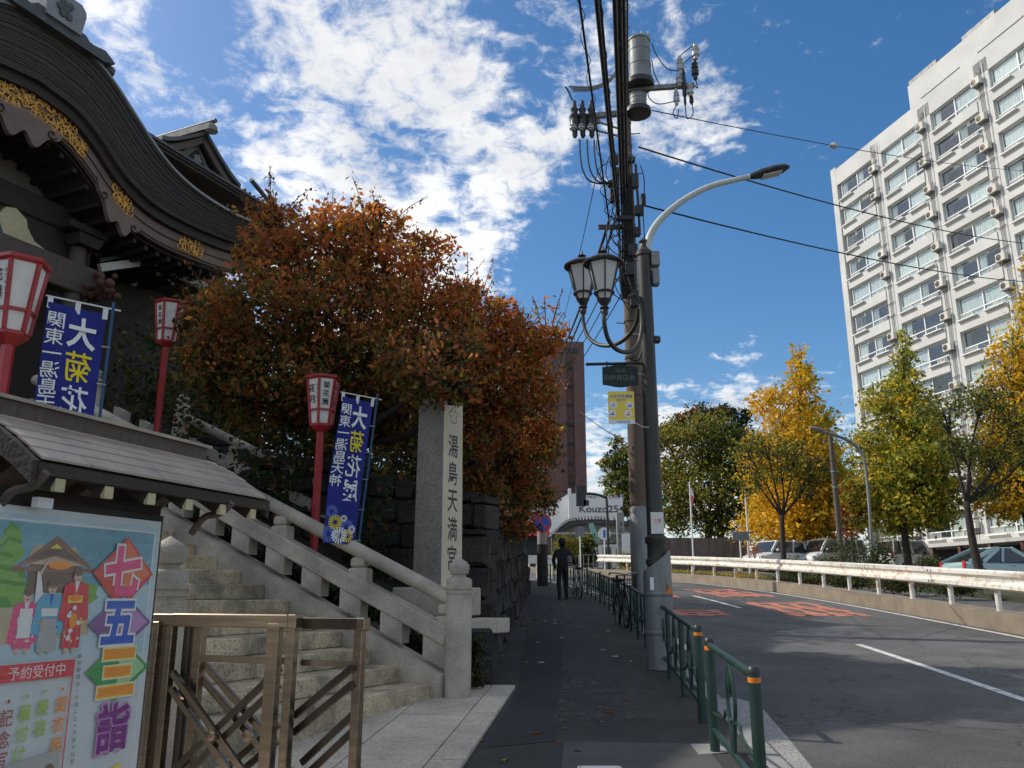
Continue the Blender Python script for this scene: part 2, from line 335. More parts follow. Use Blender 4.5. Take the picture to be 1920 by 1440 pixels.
m_red = mat('red_lacquer', (.44, .028, .03), .42, (.30, .02, .022), 3, 6, .35, .7, spec=.5)
m_paper = mat('lantern_paper', (.78, .76, .70), .9, (.68, .65, .58), 5, 6)
m_ink = mat('black_ink', (.018, .018, .018), .8)
m_inksoft = mat('worn_ink', (.055, .052, .045), .85, (.10, .095, .08), 20, 4)
m_blue = mat('banner_blue', (.022, .032, .24), .85, (.015, .022, .17), 3, 5)
m_white = mat('white_print', (.80, .80, .78), .8)
m_yellow = mat('yellow_print', (.80, .62, .02), .8)
m_lblue = mat('pale_blue_print', (.13, .19, .55), .8)
m_bluepole = mat('blue_pole', (.015, .07, .16), .45)
m_steel = mat('stainless', (.38, .295, .22), .27, (.24, .185, .14), 2, 6, metal=.95, streak=(1, 1, 14), spec=.5)
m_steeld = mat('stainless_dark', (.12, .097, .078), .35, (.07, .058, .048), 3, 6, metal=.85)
m_fence = mat('fence_green', (.012, .038, .030), .38, (.02, .05, .04), 4, 5, spec=.5)
m_orange = mat('orange_band', (.75, .22, .02), .5)
m_pole = mat('pole_concrete', (.17, .122, .088), .85, (.10, .074, .056), 1.6, 8, .3, .7, .25, 40, streak=(3, 3, .5))
m_dpole = mat('lamp_pole_paint', (.048, .044, .034), .5, (.03, .028, .022), 2.4, 6, streak=(3, 3, .5), spec=.5)
m_gsteel = mat('galvanised', (.27, .272, .265), .55, (.17, .172, .168), 2, 7, .3, .7, metal=.35, streak=(3, 3, .6))
m_armp = mat('lamp_arm_paint', (.58, .62, .58), .5, (.45, .48, .45), 3, 5)
m_black = mat('black_metal', (.018, .019, .020), .45, (.03, .03, .03), 5, 4, spec=.5)
m_cable = mat('cable', (.012, .012, .012), .6)
m_cableg = mat('grey_cable', (.22, .22, .22), .6)
m_porc = mat('grey_porcelain', (.42, .44, .45), .35, spec=.6)
m_trans = mat('transformer_paint', (.27, .285, .28), .5, (.18, .19, .188), 3, 6, streak=(2, 2, .5))
m_opal = mat('opal_glass', (.52, .52, .50), .35, (.60, .60, .58), 2, 4, spec=.5)
m_rail = mat('guardrail_paint', (.80, .78, .71), .55, (.72, .69, .60), 2, 7, .35, .75, col3=(.42, .20, .06), scale3=5, f3=.55, world=True)
m_wall = mat('apartment_wall', (.60, .60, .578), .9, (.49, .49, .475), .35, 9, .35, .72, .08, 20, world=True)
m_wallsh = mat('recess_wall', (.60, .59, .55), .9, (.52, .51, .47), 1, 6, world=True)
m_alu = mat('white_aluminium', (.80, .80, .78), .4, spec=.5)
m_glass = glassmat('window_glass', .05, (.93, .97, .97))
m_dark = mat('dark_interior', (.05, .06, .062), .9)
m_curt = mat('curtain', (.74, .74, .71), .95, (.60, .60, .58), 9, 3, streak=(3, 1, .1), rand=.12)
m_ac = mat('ac_casing', (.58, .56, .49), .6, (.62, .6, .53), 4, 4, rand=.08)
m_brick = mat('brown_brick', (.175, .098, .085), .85, (.14, .08, .07), 1.2, 6, world=True)
m_lane = mat('road_paint', (.66, .65, .62), .8, (.30, .295, .285), 7, 8, .5, .78, world=True)
m_laneo = mat('orange_road_paint', (.56, .19, .11), .8, (.30, .16, .12), 6, 8, .45, .75, world=True)
worn(m_lane, .30, .46, 9.); worn(m_laneo, .24, .46, 7.)
# ================================================================== SETTING
def strip(name, f0, f1, Y0, Y1, dz, m, parent=None, step=1.0, thick=0, **tags):
    n = max(2, int((Y1 - Y0) / step) + 1); Ys = [Y0 + (Y1 - Y0) * i / (n - 1) for i in range(n)]
    z0 = dz if callable(dz) else (lambda y: gz(y) + dz)
    A = [(f0(y), y, z0(y)) for y in Ys]; B = [(f1(y), y, z0(y)) for y in Ys]
    b = MB()
    if thick:
        b.slab(B, A, [(p[0], p[1], p[2] - thick) for p in A], [(p[0], p[1], p[2] - thick) for p in B])
    else: b.sheet(B, A)
    return b.build(name, m, parent, **tags)
gb = MB()
ys = [-80, -20, 0, 20, 60, 100, 140, 220, 900]; zs = [gz(min(max(y, -80), 140)) - .2 for y in ys]
gb.sheet([(900, y, z) for y, z in zip(ys, zs)], [(-900, y, z) for y, z in zip(ys, zs)])
gb.build('ground', m_ground, kind='structure')
road = strip('road', lambda y: K(y) + .38, lambda y: K(y) + 7.35, -25, 70, -.10, m_asph, kind='structure')
strip('opposite_lane', lambda y: K(y) + 8.05, lambda y: K(y) + 12.2, -25, 70, -.06, m_asph, kind='structure')
def XW(y): return -.33 + (y - 9.95) * .0509 if y < 29 else .64 + (K(y) - K(29)) * 1.0
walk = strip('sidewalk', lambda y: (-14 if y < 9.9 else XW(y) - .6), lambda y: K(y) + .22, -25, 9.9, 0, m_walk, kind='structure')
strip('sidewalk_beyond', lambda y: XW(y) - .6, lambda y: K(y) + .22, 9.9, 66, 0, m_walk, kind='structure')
# painted lines on the road
def ribbon(name, off, Y0, Y1, w, m, parent):
    strip(name, lambda y: K(y) + off - w / 2, lambda y: K(y) + off + w / 2, Y0, Y1, -.095, m, parent)
for y0, y1 in ((-2, 3), (9.2, 14.8), (23.2, 28.8), (36, 41)): ribbon('lane_line', 3.75, y0, y1, .13, m_lane, road)
ribbon('edge_line', 7.1, -10, 60, .12, m_lane, road)
ribbon('edge_line', .75, 14, 60, .12, m_lane, road)
# orange slow-down lettering laid out on the carriageway
for k, (cx, y0, y1) in enumerate(((2.0, 20.6, 22.4), (5.3, 20.5, 25.5), (2.2, 27.5, 31), (5.4, 28, 33))):
    for j in range(4):
        x0 = cx - .85 + j * .5
        strip('road_marking', lambda y, x0=x0: K(y) + x0 + .10 * math.sin(y * 2 + j), lambda y, x0=x0: K(y) + x0 + .28 + .08 * math.sin(y * 3 + j), y0 + .12 * (j % 2), y1 - .2 * (j % 3), -.093, m_laneo, road, step=.5)
    for j in range(3):
        yy = y0 + (y1 - y0) * (.1 + .38 * j)
        strip('road_marking', lambda y: K(y) + cx - .9, lambda y: K(y) + cx + .95, yy, yy + .35, -.091, m_laneo, road, step=.3)
# kerb stones
kerb = struct('kerb'); kb = MB().box((0, 0, 0), (.17, .995, .24), ch=.012).mesh('kerb_stone', m_conc)
y = -6.
while y < 58:
    a = math.atan2(-(K(y + 1) - K(y)), 1)
    obj('kerb_stone', kb, kerb, M=Matrix.Translation((K(y + .5) + .30, y + .5, gz(y + .5) - .115)) @ Matrix.Rotation(a, 4, 'Z') @ Matrix.Rotation(math.atan(S), 4, 'X')); y += 1.0
# washed-concrete gutter apron beside the kerb
def poly_on(name, pix, dz, m, parent, world_pts=None):
    P = [G(u, v, 0) for u, v in pix] if pix else [Vector(p) for p in world_pts]
    P = [Vector((p.x, p.y, gz(p.y) + dz)) for p in P]
    return MB().add(P, [tuple(range(len(P)))]).build(name, m, parent)
poly_on('gutter_apron', None, -.094, m_gutter, road, [(K(3) + .39, 3, 0), (2.0, 4.2, 0), (2.18, 6.2, 0), (2.42, 7.9, 0), (2.6, 9.3, 0), (2.45, 9.75, 0), (K(9.6) + .39, 9.6, 0), (K(7) + .39, 7, 0)])
# worn patches and slabs in the sidewalk
sp = struct('sidewalk_patching')
for i, pix in enumerate(([(1062, 1268), (1096, 1267), (1088, 1297), (1052, 1299)], [(1108, 1270), (1176, 1271), (1180, 1301), (1098, 1304)], [(1188, 1276), (1225, 1278), (1232, 1303), (1190, 1303)],
                         [(1084, 1330), (1163, 1329), (1164, 1352), (1080, 1352)], [(1170, 1327), (1222, 1328), (1226, 1352), (1168, 1352)],
                         [(1052, 1303), (1090, 1302), (1068, 1355), (1034, 1357)])):
    poly_on('worn_slab', pix, .004, m_patch, sp)
poly_on('concrete_patch', None, .0045, mat('patched_concrete', (.07, .068, .062), .9, (.10, .096, .088), 3, 8, bump=.3, bscale=60, world=True), sp, [(.15, 4.2, 0), (1.42, 4.2, 0), (1.52, 7.1, 0), (.42, 7.2, 0)])
poly_on('asphalt_patch', None, .0035, mat('new_asphalt', (.026, .026, .025), .88, (.04, .04, .038), 2, 8, bump=.5, bscale=70, world=True), sp, [(-.2, 7, 0), (.35, 7.2, 0), (.62, 11, 0), (1.0, 17, 0), (1.1, 24, 0), (.45, 24, 0), (.2, 14, 0), (.08, 9.9, 0)])
poly_on('post_footing', [(1294, 1396), (1346, 1396), (1374, 1412), (1310, 1416)], .006, m_conc, sp)
# granite plaza at the foot of the stairs
E_, N_ = Vector((.4146, .91, 0)), Vector((-.91, .4146, 0)); R0 = Vector((-.56, 9.05, 0))
def QT(q, t, z): p = R0 + E_ * q + N_ * t; return Vector((p.x, p.y, z))
plaza = struct('plaza'); A_ = Vector((-.33, 6.54, 0)); dA = Vector((.1138, .9935, 0)); dB = Vector((-.9935, .1138, 0))
tilt = Matrix.Rotation(math.atan(S), 4, 'X')
def slab(a0, a1, b0, b1):
    g_ = .006; P = [A_ + dA * a + dB * b for a, b in ((a0 + g_, b0 + g_), (a1 - g_, b0 + g_), (a1 - g_, b1 - g_), (a0 + g_, b1 - g_))]
    c = sum(P, Vector()) / 4; t_ = (c - R0).dot(N_)
    if t_ > .55: return
    h = .03 + rnd.uniform(-.002, .002)
    lo = [(p.x, p.y, gz(p.y) - .05) for p in P]; hi = [(p.x, p.y, gz(p.y) + h) for p in P]
    MB().add(lo + hi, [(0, 1, 2, 3), (7, 6, 5, 4), (0, 4, 5, 1), (1, 5, 6, 2), (2, 6, 7, 3), (3, 7, 4, 0)]).build('paving_slab', m_pave, plaza)
for i in range(9): slab(-4.4 + i * .87, -4.4 + (i + 1) * .87 if i < 8 else 3.25, 0, .26)
for j in range(6):
    b0 = .26 + j * .62; a = -4.5 - (j % 2) * .45
    while a < 3.2:
        l = rnd.uniform(.8, 1.15); slab(a, min(a + l, 3.25), b0, b0 + .62); a += l
# ---- raised garden terrace and stone walls on the left
def hgt(x, y):
    d = (Vector((x, y, 0)) - R0); t, q = d.dot(N_), d.dot(E_)
    a = min(.75 + .40 * max(t, 0), 4.2); b = gz(y) + 1.75
    return min(max(a, .9 + .25 * q), max(b + .35 * max(0, XW(y) - .4 - x), .8)) if q < 9 else b + .3
tb = MB(); nx, ny = 26, 34; X0, X1, Y0, Y1 = -12., 0., 9.9, 40.; V = []; ok = {}
for j in range(ny + 1):
    yy = Y0 + (Y1 - Y0) * j / ny; xr = XW(yy) - .15
    for i in range(nx + 1):
        xx = X0 + (xr - X0) * i / nx; V.append((xx, yy, hgt(xx, yy)))
fs = []
for j in range(ny):
    for i in range(nx):
        a = j * (nx + 1) + i; c = Vector(V[a]) - R0; c.z = 0
        if c.dot(E_) > .3: fs.append((a, a + 1, a + nx + 2, a + nx + 1))
tb.add(V, fs); tb.build('garden_terrace', m_soil, kind='structure', smooth='all')
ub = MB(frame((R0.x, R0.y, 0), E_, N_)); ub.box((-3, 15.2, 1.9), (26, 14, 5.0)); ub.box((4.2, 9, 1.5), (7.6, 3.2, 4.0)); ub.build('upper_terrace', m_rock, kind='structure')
# stones: a few shared lumps scaled to fit
def lump(seed):
    r = random.Random(seed); b = MB().box((0, 0, 0), (1, 1, 1), ch=.09); b.v = [(x + r.uniform(-.05, .05), y + r.uniform(-.06, .06), z + r.uniform(-.05, .05)) for x, y, z in b.v]
    return b.mesh('stone', m_rock)
lumps = [lump(i) for i in range(6)]
def stone_wall(name, label, P0, P1, h0, h1, z0, z1, course=.42, depth=.5, lean=.06, wid=(.5, .95), nrm_=None):
    P0, P1 = Vector(P0), Vector(P1); d = P1 - P0; Lw = d.length; d.normalize(); nn = Vector((d.y, -d.x, 0)) if nrm_ is None else Vector(nrm_)
    t = thing(name, label, 'stone wall', (P0.x, P0.y, z0)); a = math.atan2(d.y, d.x)
    nc = int(max(h0, h1) / course) + 1
    for c in range(nc):
        s_ = -rnd.uniform(0, .4)
        while s_ < Lw:
            w = rnd.uniform(*wid); s1 = min(s_ + w, Lw); s0 = max(s_, 0); s_ += w
            if s1 - s0 < .12: continue
            f = (s0 + s1) / 2 / Lw; hh = h0 + (h1 - h0) * f
            if c * course > hh - .05: continue
            zb = z0 + (z1 - z0) * f + c * course; ch_ = min(course, hh - c * course)
            p = P0 + d * ((s0 + s1) / 2) - nn * (depth / 2 + lean * c + rnd.uniform(-.02, .03))
            obj('stone', lumps[rnd.randrange(6)], t, M=MW[t].inverted() @ frz((p.x, p.y, zb + ch_ / 2), a) @ Matrix.Diagonal((s1 - s0 - .012, depth, ch_ - .012, 1)))
    return t
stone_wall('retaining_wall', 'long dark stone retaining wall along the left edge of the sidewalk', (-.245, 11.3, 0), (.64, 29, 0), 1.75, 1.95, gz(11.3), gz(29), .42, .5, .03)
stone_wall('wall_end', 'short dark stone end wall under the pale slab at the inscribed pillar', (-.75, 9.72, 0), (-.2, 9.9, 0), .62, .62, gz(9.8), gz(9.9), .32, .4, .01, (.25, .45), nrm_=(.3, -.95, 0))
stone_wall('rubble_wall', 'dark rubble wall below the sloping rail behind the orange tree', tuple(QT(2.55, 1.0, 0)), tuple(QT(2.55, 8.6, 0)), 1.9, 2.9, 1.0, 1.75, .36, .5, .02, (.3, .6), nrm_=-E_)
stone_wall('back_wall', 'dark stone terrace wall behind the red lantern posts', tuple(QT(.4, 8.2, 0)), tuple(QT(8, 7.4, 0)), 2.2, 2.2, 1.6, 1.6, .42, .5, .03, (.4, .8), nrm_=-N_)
# ================================================================== SHRINE STAIRS
SL = .445; FQ = frame((R0.x, R0.y, 0), E_, N_)
st = thing('stone_staircase', 'broad weathered granite staircase climbing left to the shrine', 'stairs', M=FQ)
NSTEP = 24
for i in range(NSTEP):
    t0 = .22 + i * .371; zt = .505 + .165 * (i + 1); q = -3.78 - rnd.uniform(0, .3)
    zb = .2 if i == 0 else zt - .165
    while q < -.17:
        w = rnd.uniform(.9, 1.5); q1 = min(q + w, -.17)
        if -.17 - q1 < .3: q1 = -.17
        q0 = max(q, -3.78)
        if q1 - q0 > .1:
            MB().box(((q0 + q1) / 2, t0 + .24 + rnd.uniform(-.004, .004), (zt + zb) / 2 + rnd.uniform(-.002, .002)), (q1 - q0 - .007, .48, zt - zb), ch=.012).build('step_block', m_step, st)
        q = q1
for q in (-.03, -3.93):
    P = [(.12, .3), (.12, .70 + SL * .12), (9.2, .70 + SL * 9.2), (9.2, .3)]
    MB().prism(P, q - .14, q + .14, ax='x').build('stringer', m_granite, st)
def newel_mesh(h, r):
    pr = [(r, 0), (r, h - .42), (r * 1.0, h - .40), (r * .93, h - .395), (r * .93, h - .375), (r, h - .37), (r, h - .35), (r * .93, h - .345), (r * .93, h - .33), (r, h - .325), (r * .99, h - .24), (r * .90, h - .215), (r * .55, h - .20), (r * .52, h - .175), (r * .70, h - .165), (r * .74, h - .14), (r * .80, h - .11), (r * .77, h - .075), (r * .60, h - .045), (r * .32, h - .02), (r * .10, h), (0.001, h + .008)]
    return MB().lathe(pr, n=28).mesh('newel', m_granite, True)
nwm = newel_mesh(1.42, .138)
def railing(name, label, q, t0, t1, zoff, newels, rail=True, beam=True, blocks=None, bal=None):
    T = thing(name, label, 'railing', M=FQ @ Matrix.Translation((q, 0, 0)))
    for tn, zn in newels: obj('newel', nwm, T, M=Matrix.Translation((0, tn, zn)))
    if rail: MB().tube([(0, t0 + .08, 1.46 + zoff + SL * (t0 + .08)), (0, t1, 1.46 + zoff + SL * t1)], .078, 14).build('handrail', m_granite, T, True)
    if beam: MB().bar((0, t0 + .1, 1.075 + zoff + SL * (t0 + .1)), (0, t1, 1.075 + zoff + SL * t1), .19, .185, ch=.012).build('lower_beam', m_granite, T)
    bm = MB().prism([(-.14, -.16), (.14, -.16 + .28 * SL), (.14, .12 + .28 * SL), (-.14, .12)], -.075, .075, ax='x').mesh('support_block', m_granite)
    for t_ in blocks or (): obj('support_block', bm, T, M=Matrix.Translation((0, t_, .86 + zoff + SL * t_)))
    for t_ in bal or ():
        z = 1.14 + zoff + SL * t_
        MB().box((0, t_, z + .05), (.17, .24, .18), ch=.02).build('baluster', m_granite, T)
        MB().box((0, t_ + .01, z + .20), (.15, .19, .12), ch=.03).build('baluster', m_granite, T)
    return T
railing('stone_railing', 'pale granite stair railing with round handrail and bulb-topped post beside the inscribed pillar', 0, 0, 7.2, 0, [(0, .51)], blocks=[.24] + [.78 + .545 * i for i in range(12)], bal=[.12 + 1.135 * i for i in range(7)])
railing('stone_newel', 'bulb-topped granite newel post behind the steel gate, left of the steps', -3.96, 0, 7.2, 0, [(0, .49)], rail=False, beam=False)
railing('upper_railing', 'shaded granite railing higher up, sloping down behind the orange tree', 2.75, 2.6, 7.1, 0.02, [(7.1, 3.62), (9.4, 4.35)], beam=True, blocks=[7.9, 8.6], bal=[3.4, 4.6, 5.8])
# ---- inscribed pillar
m_pillard = mat('shade_tinted_granite', (.30, .275, .23), .85, (.20, .185, .155), 2.5, 8, .3, .7, .5, 60, col3=(.07, .065, .06), scale3=40, f3=.6)  # shade of the pillar's side faces put into a darker speckled colour
pc = D(822, 1000, 10.5); pa = math.radians(-32)
pl = thing('inscribed_pillar', 'tall square pale granite pillar carved with a plum crest and black Japanese characters', 'stone pillar', (pc.x, pc.y, 0), pa)
pb_ = MB().box((0, 0, 2.78), (.43, .43, 2.30), top=.93, ch=0); pb_.m = [1, 1, 1, 0, 1, 1]; pb_.build('shaft', [m_pillar, m_pillard], pl)  # every face but the inscribed one takes the shade-darkened colour
MB().prism([(-.2, 0), (0, .13), (.2, 0)], -.2, .2, ax='y').build('cap', m_pillar, pl).location.z = 3.93
MB().box((0, 0, 1.47), (.78, .78, .33), ch=.015).build('plinth', m_granite, pl)
PB = MB(); PB.box((.1, -.05, 1.19), (1.25, 1.15, .17), ch=.01); PB.build('base_slab', m_pave, pl)
PB = MB(); PB.box((.1, 0, .9), (1.0, .9, .44)); PB.build('base_block', m_rock, pl)
FM = Matrix.Translation((.2125, 0, 0)) @ Matrix.Rotation(pi / 2, 4, 'Z') @ Matrix.Rotation(pi / 2, 4, 'X')     # +x face, text upright
for i, ch_ in enumerate('湯島天満宮'):
    zc_ = 3.37 - i * .345
    letter(ch_, .225, m_inksoft, pl, Matrix.Translation((-.0145 * ((zc_ - 1.63) / 2.46) + .0035, 0, zc_)) @ FM, .012, .0012, sx=.95, sy=1.38, name='character')
cb = MB(FM)
def arc(c, r, a0, a1, w, n=10, z=.002):
    P = []; Q_ = []
    for k in range(n + 1):
        a = a0 + (a1 - a0) * k / n; P.append((c[0] + (r - w) * math.cos(a), c[1] + (r - w) * math.sin(a), z)); Q_.append((c[0] + r * math.cos(a), c[1] + r * math.sin(a), z))
    return Q_, P
for k in range(5):
    a = pi / 2 + k * 2 * pi / 5; cb.sheet(*arc((.052 * math.cos(a), 3.76 + .075 * math.sin(a)), .04, a - 2.2, a + 2.2, .009, z=-.0105))
cb.build('plum_crest', m_inksoft, pl)
# potted cone shrub by the wall
def pixbush(): pass
# ================================================================== SHRINE HALL WITH CURVED GABLE
Hm = frame((R0.x + N_.x * 9, R0.y + N_.y * 9, 0), E_, N_)
hall = thing('shrine_hall', 'dark timber shrine hall with sweeping curved gable roof and gilt fittings', 'shrine', M=Hm)
q0 = .65
TOP = cat([(0, 11.74, 0), (.8, 11.62, 0), (1.35, 11.37, 0), (1.9, 10.98, 0), (2.47, 10.58, 0), (3.08, 10.28, 0), (3.87, 10.12, 0), (4.9, 10.10, 0), (5.7, 10.2, 0)], 5)
LOW = cat([(0, 10.72, 0), (.8, 10.60, 0), (1.35, 10.32, 0), (2.0, 9.84, 0), (2.75, 9.54, 0), (3.64, 9.47, 0), (4.77, 9.54, 0), (5.7, 9.68, 0)], 5)
LOWx = [p.x for p in LOW]; LOWz = [p.y for p in LOW]; TOPx = [p.x for p in TOP]; TOPz = [p.y for p in TOP]
def lowz(x): return float(np.interp(abs(x), LOWx, LOWz))
def topz(x): return float(np.interp(abs(x), TOPx, TOPz))
XS = [-5.7 + 11.4 * i / 90 for i in range(91)]
def band(name, zt, zb, y0, y1, m, xs=XS, smooth=True):
    A = [(q0 + x, y0, zt(x)) for x in xs]; B = [(q0 + x, y1, zt(x)) for x in xs]; C = [(q0 + x, y1, zb(x)) for x in xs]; Dd = [(q0 + x, y0, zb(x)) for x in xs]
    return MB().slab(A, Dd, C, B).build(name, m, hall, smooth)
# layered bark edge: five courses stepping back downwards
rk = random.Random(8)
for k in range(22):
    f0, f1 = k / 22, (k + 1) / 22
    band('bark_layer', lambda x, f=f0: topz(x) + (lowz(x) - topz(x)) * f - .001, lambda x, f=f1: topz(x) + (lowz(x) - topz(x)) * f + .001, .011 * k + rk.uniform(0, .016), 6.5, m_bark)
band('roof_skin', lambda x: topz(x) + .06, lambda x: topz(x) + .002, -.06, 6.6, m_copper)
band('moulding', lambda x: lowz(x) - .01, lambda x: lowz(x) - .20, .34, 3, m_wood)
XB = [x for x in XS if abs(x) < 5.5]
band('bargeboard', lambda x: lowz(x) - .21, lambda x: lowz(x) - .66, .46, .56, m_barge, XB)
band('bargeboard_trim', lambda x: lowz(x) - .40, lambda x: lowz(x) - .425, .440, .455, m_wood, XB)
band('bargeboard_trim', lambda x: lowz(x) - .60, lambda x: lowz(x) - .63, .440, .455, m_wood, XB)
band('soffit', lambda x: lowz(x) - .67, lambda x: lowz(x) - .72, .6, 3.2, m_wood, XB)
for i in range(-16, 17):
    x = i * .31
    MB().box((q0 + x, 1.9, lowz(x) - .78), (.09, 2.5, .1)).build('soffit_rib', m_wood, hall)
# hanging carved pendants (scalloped lobes) under the bargeboard
def pendant(xc, w, drop, sgn):
    pts = []
    for k in range(25):
        f = k / 24; x = xc - w / 2 + w * f
        lobe = math.sin(pi * f) ** .7 * drop * (.8 + .2 * math.cos(6 * pi * f))
        pts.append((q0 + x, lowz(x) - .6 - lobe))
    up = [(q0 + xc + w / 2 - w * k / 12, lowz(xc + w / 2 - w * k / 12) - .55) for k in range(13)]
    MB().prism(pts + up, .42, .52, ax='y').build('pendant', m_barge, hall)
    for s2 in (-1, 1):
        cx = q0 + xc + s2 * w * .34; cz = lowz(xc + s2 * w * .34) - .72
        sp_ = [(cx + s2 * (.03 + .012 * a) * math.cos(a) , .405, cz + (.03 + .012 * a) * math.sin(a)) for a in [j * .5 for j in range(13)]]
        MB().tube(sp_, .016, 5).build('scroll', m_wood, hall)
pendant(0, 1.5, .62, 1); pendant(2.15, 1.15, .5, 1); pendant(-2.15, 1.15, .5, 1)
# gilt scrollwork
def gilt(xa, xb, za, zb, n, seed, name='gilt_fitting'):
    r = random.Random(seed); b = MB()
    for k in range(n):
        x = xa + (xb - xa) * (k + r.random()) / n; z = lowz(x) + za + (zb - za) * r.random()
        R_ = r.uniform(.07, .125); a0 = r.uniform(0, 6.28); sg = r.choice((-1, 1))
        P = [(q0 + x + R_ * (1 - i / 13) * math.cos(a0 + sg * i * .55), .425 + r.uniform(-.006, .006), z + R_ * (1 - i / 13) * math.sin(a0 + sg * i * .55)) for i in range(12)]
        b.tube(P, .0105, 5)
    for zz in (za - .05, zb + .05):
        b.tube([(q0 + xa + (xb - xa) * i / 8, .43, lowz(xa + (xb - xa) * i / 8) + zz) for i in range(9)], .012, 5)
    b.build(name, m_gold, hall, True)
gilt(-1.25, 1.25, -.54, -.20, 105, 3); gilt(1.98, 2.42, -.52, -.22, 22, 5); gilt(-2.42, -1.98, -.52, -.22, 22, 6); gilt(3.75, 4.4, -.52, -.24, 22, 7); gilt(-4.4, -3.75, -.52, -.24, 22, 8)
# ridge-end ornament with crest panel
rb = MB(); rb.prism([(q0 - .95, 11.62), (q0 - 1.2, 11.72), (q0 - .95, 11.86), (q0 - .62, 11.80), (q0 - .5, 11.9), (q0 + .5, 11.9), (q0 + .62, 11.80), (q0 + .95, 11.86), (q0 + 1.2, 11.72), (q0 + .95, 11.62)], -.16, .5, ax='y'); rb.build('ridge_ornament', m_tile, hall)
rb = MB(); rb.prism([(q0 - .36, 11.78), (q0 - .42, 12.2), (q0 - .40, 12.3), (q0 - .30, 12.4), (q0 + .30, 12.4), (q0 + .40, 12.3), (q0 + .42, 12.2), (q0 + .36, 11.78)], -.22, .45, ax='y'); rb.build('ridge_finial', m_copper, hall)
rb = MB()
for k in range(6):
    a = k * pi / 3; rb.lathe([(.075, 0), (.07, .03), (0.02, .035)], (q0 + (.13 * math.cos(a) if k else 0), -.22, 12.08 + (.13 * math.sin(a) if k else 0)), 10, R=Matrix.Rotation(pi / 2, 3, 'X'))
rb.build('crest', m_tile, hall)
for s_ in (-1, 1):
    rb = MB()
    for k in range(5): rb.lathe([(.02, -.1), (.13, -.06), (.14, .04), (.05, .1)], (q0 + s_ * (.72 + .13 * k), .1, 11.88 - .05 * k + .05 * (k % 2)), 8)
    rb.build('ornament_wing', m_tile, hall)
band('ridge_cap', lambda x: topz(x) + .16, lambda x: topz(x) + .055, .25, 6.4, m_tile, [x for x in XS if abs(x) < 1.65])
# tympanum, tie beams, struts, columns, wall
xs_ = [x for x in XS if abs(x) < 3.3]
MB().slab([(q0 + x, 1.9, max(lowz(x) - .7, 9.0)) for x in xs_], [(q0 + x, 1.9, 8.7) for x in xs_], [(q0 + x, 2.0, 8.7) for x in xs_], [(q0 + x, 2.0, max(lowz(x) - .7, 9.0)) for x in xs_]).build('tympanum', m_tymp, hall)
MB().box((q0, 1.7, 8.98), (7.6, .42, .5), ch=.03).build('rainbow_beam', m_wood, hall)
MB().box((q0, 1.35, 7.72), (5.2, .4, .62), ch=.03).build('tie_beam', m_woodl, hall)
MB().box((q0, 1.6, 8.4), (5.0, .1, .8)).build('frieze_board', m_wood, hall)
for s_ in (-1, 1):
    pts = [(.30, 8.04), (1.55, 8.04), (1.2, 8.16), (1.02, 8.38), (.98, 8.52), (.75, 8.66), (.55, 8.60), (.42, 8.36)]
    MB().prism([(q0 + s_ * (x - .12), z) for x, z in (pts if s_ > 0 else pts[::-1])], 1.3, 1.42, ax='y').build('frog_leg_strut', m_cream, hall)
    pts2 = [(-.05, 8.05), (.46, 8.05), (.30, 8.35), (.1, 8.5), (-.05, 8.5)]
    MB().prism([(q0 + s_ * x, z) for x, z in (pts2 if s_ > 0 else pts2[::-1])], 1.28, 1.40, ax='y').build('painted_panel', m_green, hall)
MB().box((q0, 1.27, 8.56), (.34, .06, .2)).build('plaque', m_white, hall); MB().box((q0, 1.235, 8.56), (.26, .02, .12)).build('plaque_face', m_redbr, hall)
for q in (q0 + 2.05, q0 - 2.05):
    MB().lathe([(.17, 4.4), (.165, 7.1), (.15, 8.9)], (q, 1.35, 0), 16).build('column', m_woodl, hall, True)
    MB().box((q, 1.2, 8.75), (.9, .3, .16), ch=.02).build('bracket_arm', m_wood, hall)
    MB().box((q, 1.2, 8.5), (.45, .34, .2), top=1.3).build('bearing_block', m_wood, hall)
    b = MB(); r = random.Random(5)
    for k in range(26):
        c = Vector((q + (.32 if q > q0 else -.32) + r.gauss(0, .13), .95 + r.gauss(0, .14), 7.55 + r.gauss(0, .12))); rr_ = r.uniform(.06, .11)
        b.lathe([(.01, -rr_), (rr_ * .8, -rr_ * .5), (rr_, 0), (rr_ * .7, rr_ * .6), (.01, rr_)], c, 7)
    b.build('carved_nose', m_redbr, hall, 'all')
MB().box((q0, 4.6, 7.2), (15, .2, 5.6)).build('front_wall', m_wood, hall)
for i in range(-9, 10): MB().box((q0 + i * .7, 4.46, 6.4), (.12, .08, 4)).build('lattice_post', m_woodl, hall)
MB().box((q0, 3.4, 9.1), (13, 3.2, .12)).build('ceiling_board', m_wood, hall)
# main roof mass behind the porch
MB().prism([(q0 - 13, 8.9), (q0 + 6.2, 8.9), (q0 + 6.2, 9.3), (q0 + 2.0, 11.3), (q0 - 9, 11.5), (q0 - 13, 9.3)], 6.4, 11.5, ax='y').build('rear_roof', m_tile, hall)  # unseen left end added to keep sun off the notice board
